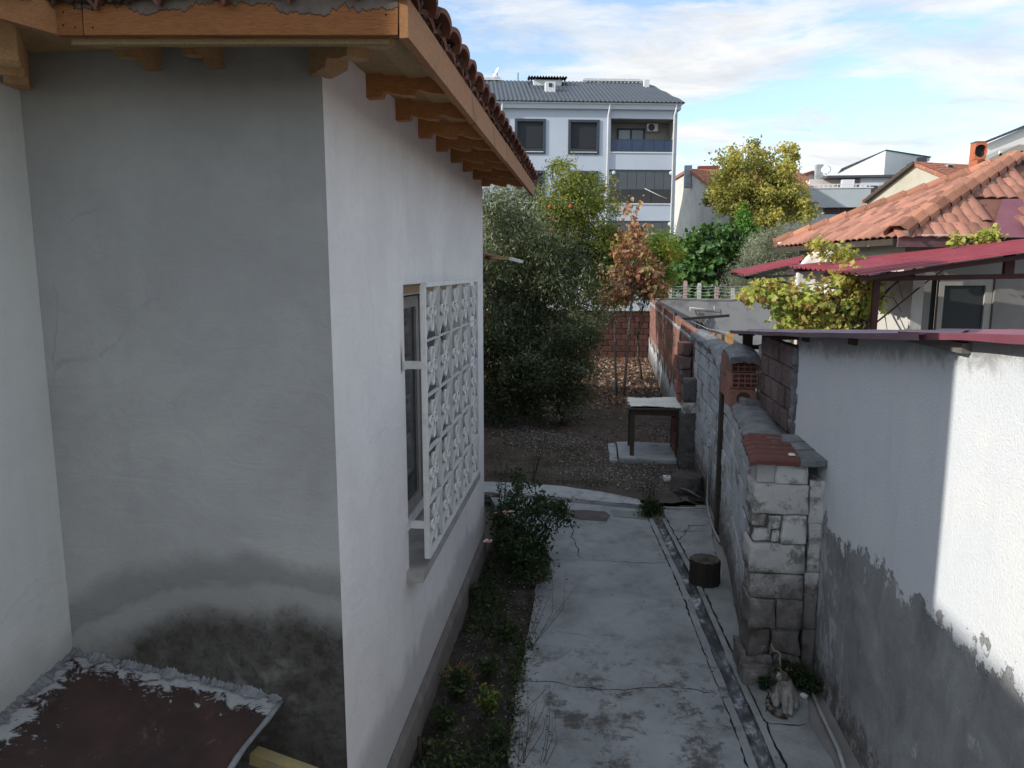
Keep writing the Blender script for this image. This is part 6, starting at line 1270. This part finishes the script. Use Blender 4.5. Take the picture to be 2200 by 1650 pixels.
u_fig = leaf_unit('leaf', figp, 'fig'); u_brown = leaf_unit('leaf', brownp, 'oval'); u_vine = leaf_unit('leaf', vinep, 'lobed')
# dark olive by the house, two stems
t = thing('dark_olive_tree', 'big dark olive tree with dense drooping foliage beside the plastered house', 'tree', (-1.4, 14.5, 0))
f, CC = foliage('crown', t, lf_olive, [(-1.6, 14.8, 2.9, 1.1, 1.2, 1.2), (-.75, 14.6, 2.4, .8, 1.0, 1.05), (-1.9, 13.9, 1.4, .9, .9, 1.0), (-1.1, 13.9, 1.2, .8, .9, .8), (-.3, 14.6, 2.9, .35, .5, .5), (-1.3, 14.2, 3.6, .5, .6, .6), (.12, 14.4, 2.15, .28, .5, .85), (-.55, 14.0, 3.3, .22, .3, .45), (-1.9, 14.0, 3.9, .3, .4, .5)], 360, 120, .30, .088, .26, 1, droop=.7, shell=.35); f['kind'] = 'stuff'
limbs(t, m_bark, (-1.3, 14.4, 0), .11, CC, 1, .5, 110); 
t = thing('low_olive_bush', 'rounded dark olive bush with feathery sprays hanging near the ground', 'tree', (-.4, 13.2, 0))
f, CC = foliage('crown', t, lf_olive, [(-1.6, 13.3, .55, .7, .6, .5), (-.7, 13.2, .5, .6, .5, .42), (-.35, 13.4, 1.25, .52, .6, .75), (-1.0, 13.2, 1.0, .6, .6, .62), (-.3, 13.5, .62, .42, .5, .35), (-.05, 13.7, 1.6, .3, .4, .45)], 270, 110, .18, .075, .22, 2, droop=.2, shell=.4); f['kind'] = 'stuff'
limbs(t, m_bark, (-.45, 13.4, 0), .06, CC, 2, .5, 30)
t = thing('grey_leaved_tree', 'grey-green leaved tree rising behind the eave corner of the plastered house', 'tree', (-2.3, 17, 0))
f, CC = foliage('crown', t, lf_silver, [(-2.0, 17.2, 3.9, .8, .9, 1.1), (-2.3, 16.6, 2.7, .8, .9, 1.0), (-1.5, 16.9, 3.2, .6, .7, .9)], 120, 100, .28, .10, .26, 3, droop=.3); f['kind'] = 'stuff'
limbs(t, m_palebark, (-2.2, 17, 0), .10, CC, 3, .5, 40)
# pomegranates
t = thing('pomegranate_tree', 'tall yellow-green pomegranate tree with red fruits in front of the apartment block', 'tree', (-.6, 19.3, 0))
f, CC = foliage('crown', t, lf_pom, [(-.75, 19.3, 4.7, .55, .7, 1.0), (.1, 19.4, 4.45, .6, .6, .75), (-.95, 19.0, 3.7, .8, .7, .9), (0, 19.2, 3.4, .85, .8, .9), (-1.5, 19.4, 4.3, .32, .4, .5), (.5, 19.3, 4.2, .3, .3, .5)], 210, 110, .22, .095, .34, 4, droop=.1, shell=.3); f['kind'] = 'stuff'
limbs(t, m_bark, (-.5, 19.3, 0), .09, CC, 4, .42, 50)
m_fruit = simple('pomegranate_skin', (.36, .07, .04), (.26, .10, .03), 20, .45, 0)
def fruits(t, C, n_, seed, r=.055):
    rr = random.Random(seed); me = MB().lathe((0, 0, 0), [(0, -r), (r*.7, -r*.75), (r, 0), (r*.75, r*.7), (r*.3, r), (r*.35, r*1.35), (0, r*1.2)], 9).mesh('fruit', m_fruit)
    for c in sorted(C, key=lambda c: c[1])[:n_*3:3]: link('fruit', me, t, loc=(c[0]+rr.uniform(-.15, .15), c[1]-.25, c[2]-.15))
fruits(t, CC, 12, 1)
t = thing('small_pomegranate_tree', 'lower green pomegranate tree with red fruits behind the brown-leaved tree', 'tree', (1.0, 19, 0))
f, CC = foliage('crown', t, lf_pom2, [(.75, 19.2, 3.0, .75, .7, .7), (1.5, 19.0, 3.1, .6, .6, .65), (.4, 18.9, 2.4, .6, .6, .6), (1.75, 19.3, 2.6, .4, .5, .5)], 150, 110, .2, .09, .34, 5, droop=.1, shell=.3); f['kind'] = 'stuff'
limbs(t, m_bark, (1.3, 19.2, 0), .04, CC, 5, .4, 30); fruits(t, CC, 8, 2)
# autumn tree with two thin trunks
t = thing('brown_leaved_tree', 'young fruit tree with copper-brown leaves and two thin bare trunks', 'tree', (.62, 16.8, 0))
rs = np.random.RandomState(6); P, T, CC = crown_points([(.85, 16.8, 2.75, .62, .55, .68), (.85, 16.8, 3.55, .38, .35, .6), (1.35, 16.8, 2.55, .35, .4, .5), (.45, 16.8, 2.2, .4, .4, .4), (.85, 16.8, 4.15, .22, .2, .35)], 95, 24, .16, rs, .3)
order = np.argsort(P[:, 1]); near_ = P[order[:290]]; rest = order[290:]
leaf_parts(t, u_brown, near_, .115, 5, droop=.9)
D = rs.normal(size=(len(rest), 3)); D[:, 2] -= .9; D /= np.linalg.norm(D, axis=1)[:, None]; V, F = leaf_arrays(P[rest], D, .11*rs.uniform(.6, 1.3, len(rest)), .7, rs); stuff(link('crown', tri_mesh('crown', V, F, lf_brown, T[rest]), t))
limbs(t, m_palebark, (.60, 16.72, 0), .030, CC[:50], 6, .3, 26, rl=.5, top=(.50, 16.8, 2.3)); limbs(t, m_palebark, (.74, 16.6, 0), .032, CC[40:], 7, .3, 26, rl=.5, top=(.93, 16.8, 2.5))
# fig
t = thing('fig_tree', 'dense dark green fig tree with broad leaves behind the cross wall', 'tree', (4.1, 27.6, 0))
rs = np.random.RandomState(8); P, T, CC = crown_points([(4.1, 27.6, 3.3, 1.0, .9, 1.15), (3.6, 27.3, 2.5, .7, .7, .8), (4.9, 27.7, 3.6, .65, .8, .8), (4.2, 27.2, 1.8, .9, .8, .7)], 210, 26, .26, rs, .5)
order = np.argsort(P[:, 1]); near_ = P[order[:280]]; rest = order[280:]; leaf_parts(t, u_fig, near_, .20, 9, droop=.5, face=(-.4, -1, .8))
D = rs.normal(size=(len(rest), 3)); D[:, 2] -= .3; D /= np.linalg.norm(D, axis=1)[:, None]; V, F = leaf_arrays(P[rest], D, .20*rs.uniform(.6, 1.3, len(rest)), .8, rs); stuff(link('crown', tri_mesh('crown', V, F, lf_fig, T[rest]), t)); limbs(t, m_palebark, (4.1, 27.6, 0), .12, CC, 8, .35, 30)
t = thing('silvery_olive_tree', 'silvery green olive tree between the fig tree and the tiled roof', 'tree', (5.9, 26.5, 0))
f, CC = foliage('crown', t, lf_silver, [(5.75, 26.5, 3.0, 1.05, 1.0, 1.15), (6.5, 26.5, 3.4, .9, .9, 1.0), (5.1, 26.3, 2.2, .7, .8, .7)], 260, 130, .24, .11, .16, 9, droop=-.5, shell=.45); f['kind'] = 'stuff'; limbs(t, m_palebark, (5.9, 26.5, 0), .14, CC, 9, .35, 30)
t = thing('yellowing_tree', 'tall tree with yellow-green autumn foliage in two rounded heads', 'tree', (9.2, 45, 0))
f, CC = foliage('crown', t, lf_plane, [(8.2, 45, 8.0, 1.35, 1.4, 1.7), (10.6, 45, 7.6, 1.15, 1.2, 1.7), (7.4, 45, 6.9, 1.0, 1.2, .9), (9.4, 45, 6.2, 1.9, 1.6, 1.5), (11.6, 45, 6.1, 1.1, 1.1, 1.0), (9.3, 45.2, 9.2, .5, .5, .9), (11.0, 45.1, 9.0, .6, .5, .7)], 250, 95, .36, .20, .6, 10, droop=.2, shell=.4); f['kind'] = 'stuff'; limbs(t, m_palebark, (9.3, 45, 0), .25, CC, 10, .5, 60)
t = thing('bright_green_shrub', 'small bright green shrub standing in front of the yellow tree', 'shrub', (7.3, 38, 0)); c0 = atY(1600, 455, 38)
f, CC = foliage('crown', t, leafmat('bright_leaf', ((0, (.06, .16, .02)), (1, (.14, .30, .04))), .4), [(c0.x, 38, c0.z-.1, .32, .3, .75), (c0.x+.1, 38, c0.z-1.0, .5, .4, .7)], 30, 60, .2, .15, .6, 11); f['kind'] = 'stuff'; limbs(t, m_palebark, (c0.x, 38, 0), .06, CC, 11, .6, 10)
for i, (px, py, Y_, rx, rz_, lb) in enumerate(((1085, 520, 27, 1.5, 1.5, 'shadowy green tree standing far back at the left of the garden'), (1330, 560, 29, 1.3, 1.0, 'mid-green tree behind the red block wall near the garden corner'), (1430, 560, 30, 1.0, .9, 'small green tree between the brown-leaved tree and the fig'))):
    c0 = atY(px, py, Y_); t = thing('background_tree', lb, 'tree', (c0.x, Y_, 0), 'trees behind the garden wall'); f, CC = foliage('crown', t, lf_pom2, [(c0.x, Y_, c0.z, rx, 1.0, rz_), (c0.x-.3, Y_, c0.z-1.0, rx*.9, 1.0, rz_*.8)], 110, 80, .3, .13, .4, 20+i); f['kind'] = 'stuff'; limbs(t, m_bark, (c0.x, Y_, 0), .12, CC, 20+i, .5, 20)
# grapevine
t = thing('grapevine', 'yellow-green grapevine with browning leaves hanging below the burgundy canopy', 'vine', (3.0, 9.2, 0))
ce = []
for (px, py, rx, rz_) in ((1740, 650, .34, .27), (1810, 640, .32, .28), (1690, 640, .2, .2), (1770, 690, .42, .14), (1860, 630, .2, .25), (1840, 680, .22, .18), (1640, 622, .13, .10), (1612, 630, .06, .09), (1830, 600, .22, .08), (1700, 690, .16, .16), (1720, 700, .2, .12)):
    c0 = atY(px, py, 9.1+(px % 7)*.04); ce.append((c0.x, c0.y, c0.z, rx, .25, rz_))
for (px, py, r_) in ((1760, 530, .10), (1775, 548, .07), (1812, 545, .17), (1830, 552, .14), (1795, 560, .12), (1752, 520, .05)): c0 = atY(px, py, 10.6); ce.append((c0.x, c0.y, c0.z, r_, .12, r_*.8))
for (px, py, r_) in ((2060, 523, .12), (2112, 515, .14), (2125, 512, .1)): c0 = atY(px, py, 10.95); ce.append((c0.x, c0.y, c0.z, r_*1.3, .12, r_))
rs = np.random.RandomState(14); P, T, CC = crown_points(ce, 190, 34, .10, rs, .2)
for e in ce[-9:]: P = np.concatenate([P, np.array(e[:3])+rs.normal(size=(22, 3))*np.array(e[3:])*.55]); T = np.concatenate([T, rs.uniform(.3, 1, 22)])
for e in ce[6:8]+ce[9:10]: P = np.concatenate([P, np.array(e[:3])+rs.normal(size=(26, 3))*np.array(e[3:])*.7]); T = np.concatenate([T, rs.uniform(.5, 1, 26)])
order = np.argsort(P[:, 1]+rs.uniform(0, .45, len(P))); near_ = P[order[:295]]; rest = order[295:]
leaf_parts(t, u_vine, near_, .066, 15, droop=.6, face=(-.5, -1, .5)); D = rs.normal(size=(len(rest), 3)); D[:, 2] -= .4; D /= np.linalg.norm(D, axis=1)[:, None]
V, F = leaf_arrays(P[rest], D, .062*rs.uniform(.6, 1.3, len(rest)), .9, rs); stuff(link('foliage', tri_mesh('foliage', V, F, lf_vine, T[rest]), t))
mb = MB(); rr = random.Random(3); b0_ = Vector((3.35, 9.25, 0)); mb.tube([b0_, b0_+Vector((.04, 0, 1.0)), b0_+Vector((-.05, 0, 1.9)), b0_+Vector((-.1, 0, 2.5))], [.04, .035, .03, .02], 7)
for c in [Vector(c) for c in CC[::3]]+[atY(1920, 640, 9.2), atY(1930, 600, 9.2), atY(1900, 670, 9.2), atY(1940, 560, 9.4)]: s_ = b0_+Vector((-.1, 0, rr.uniform(1.9, 2.5))); m_ = s_.lerp(c, .5)+Vector((rr.uniform(-.1, .1), rr.uniform(-.05, .05), rr.uniform(0, .2))); mb.tube([s_, m_, c, c+Vector((rr.uniform(-.15, .15), 0, -rr.uniform(.05, .25)))], [.012, .009, .006, .003], 5, cap=False)
mb.build('stems', m_bark, t, fixn=False)
# ================================================================ LOW PLANTS AND LITTER
def scatter(name, label, cat, m, n_, fn, size, wr, seed, flatten=True, kind='stuff', fold=.15):
    rs = np.random.RandomState(seed); P = np.array([fn(rs) for _ in range(n_)]); D = rs.normal(size=P.shape)
    if flatten: D[:, 2] *= .25
    D /= np.linalg.norm(D, axis=1)[:, None]; S = size*rs.uniform(.5, 1.4, n_); C_ = P.copy(); V, F = leaf_arrays(C_, D, S, wr, rs, fold)
    V[:, 2] = np.maximum(V[:, 2], -.02) if flatten else V[:, 2]
    o = link(name, tri_mesh(name, V, F, m, rs.random(n_))); return tag(o, label, cat, None, kind)
def gz(rs): y = 15.0+9*rs.random()**.9; return (rs.uniform(-3.2, 1.75), y, .015+rs.random()*.03)
scatter('fallen_leaves', 'carpet of fallen brown leaves under the trees', 'leaves', lf_dry, 9000, gz, .085, .6, 30)
scatter('fallen_leaves', 'scattered dry leaves on the bare shaded soil', 'leaves', lf_dry, 1100, lambda rs: (rs.uniform(-2, 1.45), 9.4+5.6*rs.random()**.7, .02+rs.random()*.01), .05, .5, 31)
m_grit = leafmat('pale_grit', ((0, (.10, .09, .08)), (.6, (.22, .21, .20)), (1, (.42, .42, .42))), 0)
def gg(rs):
    while True:
        x, y = rs.uniform(-1.6, 1.4), rs.uniform(9.3, 13.5)
        if math.sin(x*2.1+y*1.3)+math.sin(y*2.7-x)*.6+rs.normal()*.4 > .3: return (x, y, .018+rs.random()*.012)
scatter('gravel', 'pale grit and pebbles strewn over the soil', 'gravel', m_grit, 5000, gg, .022, .9, 32, fold=.4)
scatter('gravel', 'pale grit on the flower bed', 'gravel', m_grit, 700, lambda rs: (rs.uniform(-.95, -.42), rs.uniform(3.2, 6.5), -.012), .014, .9, 33, fold=.4)
def grass(name, label, n_, fn, hgt, m, seed, spread=.35, wr=.10):
    rs = np.random.RandomState(seed); P = np.array([fn(rs) for _ in range(n_)]); D = rs.normal(size=P.shape)*spread; D[:, 2] = 1; D /= np.linalg.norm(D, axis=1)[:, None]
    V, F = leaf_arrays(P, D, hgt*rs.uniform(.4, 1.3, n_), wr, rs, .1); o = link(name, tri_mesh(name, V, F, m, rs.random(n_))); return tag(o, label, 'grass', None, 'stuff')
def patchy(cs):
    def f(rs): c = cs[rs.randint(len(cs))]; return (c[0]+rs.normal()*c[2], c[1]+rs.normal()*c[3], .01)
    return f
grass('grass_patches', 'thin green grass patches on the shaded soil', 5200, patchy([(-1.1, 9.8, .28, .13), (-.4, 10.6, .3, .3), (-.1, 9.6, .3, .12), (-.9, 11.6, .35, .3), (-.3, 11.4, .3, .25), (-1.4, 10.6, .3, .3)]), .045, lf_weed, 34, .6, .12)
def bedw(rs):
    while True:
        x, y = rs.uniform(-.97, -.42), rs.uniform(2.9, 7.5)
        if math.sin(y*3.1+x*4)+math.sin(y*1.7-x*3)+rs.normal()*.5 > .1: return (x, y, -.02)
scatter('bed_weeds', 'low tangled green weeds covering the flower bed', 'weeds', lf_weed, 7500, lambda rs: (lambda p: (p[0], p[1], p[2]+abs(rs.normal())*.035))(bedw(rs)), .035, .45, 35, flatten=False)
def plant(name, label, cat, base, stems, hgt, spread, leafn, lsize, m, seed, wr=.35, mstem=None, lean=(0, 0), group=None, kink=.3, r0=.004):
    rr = random.Random(seed); rs = np.random.RandomState(seed); base = Vector(base); t = thing(name, label, cat, tuple(base), group); mb = MB(); P = []; D = []
    for i in range(stems):
        a = rr.uniform(0, 6.28); h = hgt*rr.uniform(.6, 1.1); top = base+Vector((math.cos(a)*spread*rr.random()+lean[0]*h, math.sin(a)*spread*rr.random()+lean[1]*h, h)); md = base.lerp(top, .5)+Vector((rr.uniform(-1, 1), rr.uniform(-1, 1), 0))*spread*kink
        mb.tube([base+Vector((rr.uniform(-.02, .02), rr.uniform(-.02, .02), -.01)), md, top], [r0, r0*.7, r0*.3], 4, cap=False)
        for k in range(leafn): f = rr.uniform(.15, 1); p = base.lerp(md, f*2) if f < .5 else md.lerp(top, f*2-1); P.append(p+Vector((rr.gauss(0, .01), rr.gauss(0, .01), 0))); D.append((rr.gauss(0, 1), rr.gauss(0, 1), rr.gauss(.2, .5)))
    mb.build('stems', mstem or m_bark, t, fixn=False)
    if leafn: P = np.array([list(p) for p in P]); D = np.array(D); D /= np.linalg.norm(D, axis=1)[:, None]; V, F = leaf_arrays(P, D, lsize*rs.uniform(.6, 1.3, len(P)), wr, rs); stuff(link('leaves', tri_mesh('leaves', V, F, m, rs.random(len(P))), t))
    return t
g_stem = simple('green_stem', (.05, .075, .03), (.03, .045, .02), 20)
p = G(1398, 1108); t = plant('tall_weed', 'tall wispy weed growing at the head of the drain channel', 'weed', p, 26, .52, .16, 5, .03, lf_weed, 41, .2, g_stem, r0=.003)
rs = np.random.RandomState(3); P = np.array(list(p))+rs.normal(size=(900, 3))*np.array([.06, .05, .05])+np.array([0, 0, .07]); P[:, 2] = np.abs(P[:, 2]); D = rs.normal(size=P.shape); D[:, 2] += .6; D /= np.linalg.norm(D, axis=1)[:, None]; V, F = leaf_arrays(P, D, np.full(900, .045), .3, rs); stuff(link('leaf_tuft', tri_mesh('leaf_tuft', V, F, lf_weed, rs.random(900)), t))
plant('thin_sapling', 'thin leaning dark sapling on the bare soil behind the kerb', 'sapling', G(1142, 1035), 4, .72, .07, 14, .03, lf_weed, 42, .3, m_bark, lean=(.28, .3), r0=.006)
# rose bush
t = thing('rose_bush', 'dark leafy rose bush with pink blooms against the house plinth', 'rose bush', (-.62, 6.75, 0))
rs = np.random.RandomState(44); P, T, CC = crown_points([(-.55, 6.95, .62, .26, .35, .25), (-.62, 6.75, .28, .26, .45, .28), (-.36, 6.9, .48, .22, .3, .2), (-.86, 7.1, .3, .16, .4, .28), (-.5, 6.35, .16, .16, .2, .15)], 110, 55, .065, rs, .3)
D = rs.normal(size=P.shape); D[:, 2] -= .1; D /= np.linalg.norm(D, axis=1)[:, None]; V, F = leaf_arrays(P, D, .038*rs.uniform(.6, 1.3, len(P)), .6, rs); stuff(link('foliage', tri_mesh('foliage', V, F, lf_rose, T), t))
mb = MB(); rr = random.Random(9)
for i in range(26): e = Vector(CC[rr.randrange(len(CC))])+Vector((rr.uniform(-.05, .12), 0, rr.uniform(.0, .12))); b_ = Vector((-.62+rr.uniform(-.06, .06), 6.75+rr.uniform(-.05, .05), -.03)); m_ = b_.lerp(e, .5)+Vector((rr.uniform(-.08, .08), rr.uniform(-.08, .08), .08)); mb.tube([b_, m_, e], [.008, .005, .002], 5, cap=False)
mb.build('canes', g_stem, t, fixn=False)
m_petal = simple('pale_pink_petal', (.68, .46, .47), (.55, .33, .35), 20, .7, 0); m_petal2 = simple('deep_pink_petal', (.62, .22, .28), (.5, .15, .2), 20, .7, 0)
def flower(parent, c, r, m, seed):
    rr = random.Random(seed); mb = MB(); c = Vector(c)
    for layer, k in ((1, 5), (.6, 5), (.3, 4)):
        for i in range(k):
            a = 2*math.pi*i/k+layer*2; u = Vector((math.cos(a), math.sin(a)*.9, .3+.9*(1-layer))).normalized(); s = u.cross(Vector((0, 0, 1))).normalized(); up = s.cross(u); q = [c, c+u*r*.6*layer+s*r*.45*layer, c+u*r*layer+s*r*.2*layer+up*r*.15, c+u*r*layer-s*r*.2*layer+up*r*.15, c+u*r*.6*layer-s*r*.45*layer]; mb.add(q, [(0, 1, 2, 3, 4)], True)
    return mb.build('bloom', m, parent, fixn=False)
flower(t, atX(1048, 1166, -.83), .045, m_petal, 1); flower(t, atX(1086, 1102, -.66), .028, m_petal2, 2); flower(t, atX(1098, 1101, -.62), .026, m_petal, 3); flower(t, atX(1065, 1103, -.72), .016, m_petal2, 5)
plant('rose_shoot', 'small rose shoot climbing at the far corner of the plinth', 'rose bush', (-.97, 8.1, 0), 6, .62, .1, 26, .032, lf_rose, 45, .6, g_stem)
for k, (px, py, st, h, sp_, lb, ln) in enumerate(((1135, 1395, 5, .55, .14, 'bare twiggy shoots leaning over the path edge', (.5, .15)), (1120, 1640, 7, .42, .16, 'dry thin twigs sticking up at the bottom of the bed', (.35, .2)), (1165, 1640, 4, .40, .06, 'slim bare seedling on the near path edge', (.1, .2)))):
    plant('twiggy_plant', lb, 'plant', G(px, py), st, h, sp_, 5, .02, lf_weed, 50+k, .4, m_bark, lean=ln, r0=.0022, kink=.9)
for k, (px, py, n_, h, sp_, ls, mm, lb) in enumerate(((985, 1500, 60, .20, .12, .04, lf_weed, 'bushy dark green weed clump near the plinth'), (1050, 1530, 40, .16, .1, .035, lf_pom2, 'lighter green leafy clump in the middle of the bed'), (1070, 1600, 40, .14, .09, .03, lf_weed, 'small leafy clump by the near path edge'), (1090, 1370, 40, .13, .1, .035, lf_weed, 'grey-green weed clump spilling toward the path'), (955, 1560, 40, .12, .1, .035, lf_weed, 'low dark clump nearest the bottom of the bed'), (1050, 1450, 50, .12, .12, .03, lf_weed, 'spreading weed clump beside the straw tuft'), (1015, 1290, 30, .16, .08, .03, lf_weed, 'shadowed leafy clump under the rose bush'))):
    plant('weed_clump', lb, 'weed', G(px, py), n_, h, sp_, 8, ls, mm, 60+k, .45, g_stem, group='weed clumps in the flower bed')
st_ = thing('dry_grass_tuft', 'tuft of dry straw-coloured grass lying in the flower bed', 'grass tuft', tuple(G(985, 1458))); rs = np.random.RandomState(5); c0 = G(985, 1458)
P = np.array(list(c0))+rs.normal(size=(220, 3))*np.array([.04, .04, .01])+np.array([0, 0, .01]); D = rs.normal(size=P.shape); D[:, 2] = np.abs(D[:, 2])*.5; D /= np.linalg.norm(D, axis=1)[:, None]; V, F = leaf_arrays(P, D, .11*rs.uniform(.5, 1.2, 220), .05, rs, .05); link('blades', tri_mesh('blades', V, F, leafmat('straw', ((0, (.22, .12, .04)), (1, (.42, .26, .10))), .2), rs.random(220)), st_)
t = thing('parsley_bush', 'dense dark green leafy bush at the foot of the end pillar behind the cat', 'bush', (1.45, 4.95, 0)); rs = np.random.RandomState(47); P, T, CC = crown_points([(1.40, 4.88, .07, .12, .09, .10), (1.50, 4.80, .05, .07, .10, .08), (1.22, 4.85, .03, .07, .05, .05)], 60, 45, .03, rs, .2); D = rs.normal(size=P.shape); D[:, 2] += .5; D /= np.linalg.norm(D, axis=1)[:, None]; V, F = leaf_arrays(P, D, np.full(len(P), .022), .6, rs); stuff(link('foliage', tri_mesh('foliage', V, F, lf_rose, T), t)); mb = MB()
for c in CC[::3]: mb.tube([(1.42, 4.88, 0), tuple(c)], .003, 4, cap=False)
mb.build('stems', g_stem, t, fixn=False)
plant('wall_weed', 'little green weed at the foot of the water pipe', 'weed', G(1540, 1135), 14, .12, .07, 8, .025, lf_weed, 70, .6, g_stem)
# pale rag and stones under the trees
for (px, py, s, lb) in ((1390, 800, .16, 'pale flat stone on the leaf litter right of the two thin trunks'), (1240, 800, .20, 'whitish slab fragment on the leaf litter left of the thin trunks')):
    p = G(px, py); me = block_units('stone', m_paper if 0 else m_kerb, 1, .15, .2, px)[0]; tag(link('flat_stone', me, None, loc=(p.x, p.y, .03), rot=(.05, .1, .4), scale=(s*1.6, s, .05)), lb, 'stone')
p = G(1323, 838); tag(lumpy('white_sack', simple('dirty_white_sack', (.50, .47, .43), (.30, .27, .25), 6), p.x-.09, p.x+.02, p.y-.07, p.y+.08, 0, .22, None, 150, .012), 'small dirty white sack against the foot of the left thin trunk', 'sack')

# litter along the path edges
def pe(rs):
    t = rs.random(); a = L_[min(len(L_)-2, int(t*(len(L_)-1)))]; b = L_[min(len(L_)-1, int(t*(len(L_)-1))+1)]; p = a.lerp(b, rs.random()); return (p.x+abs(rs.normal())*.05-.015, p.y, .004)
scatter('soil_crumbs', 'soil crumbs and bits of litter spilt over the path edge', 'litter', leafmat('crumbs', ((0, (.04, .032, .026)), (.7, (.09, .07, .055)), (1, (.2, .17, .13))), 0), 900, pe, .016, .8, 90, fold=.5)
scatter('path_litter', 'tiny bits of leaf and grit scattered on the concrete path', 'litter', lf_dry, 120, lambda rs: (rs.uniform(-.4, 1.3), rs.uniform(3.6, 8.4), .008), .02, .5, 91)
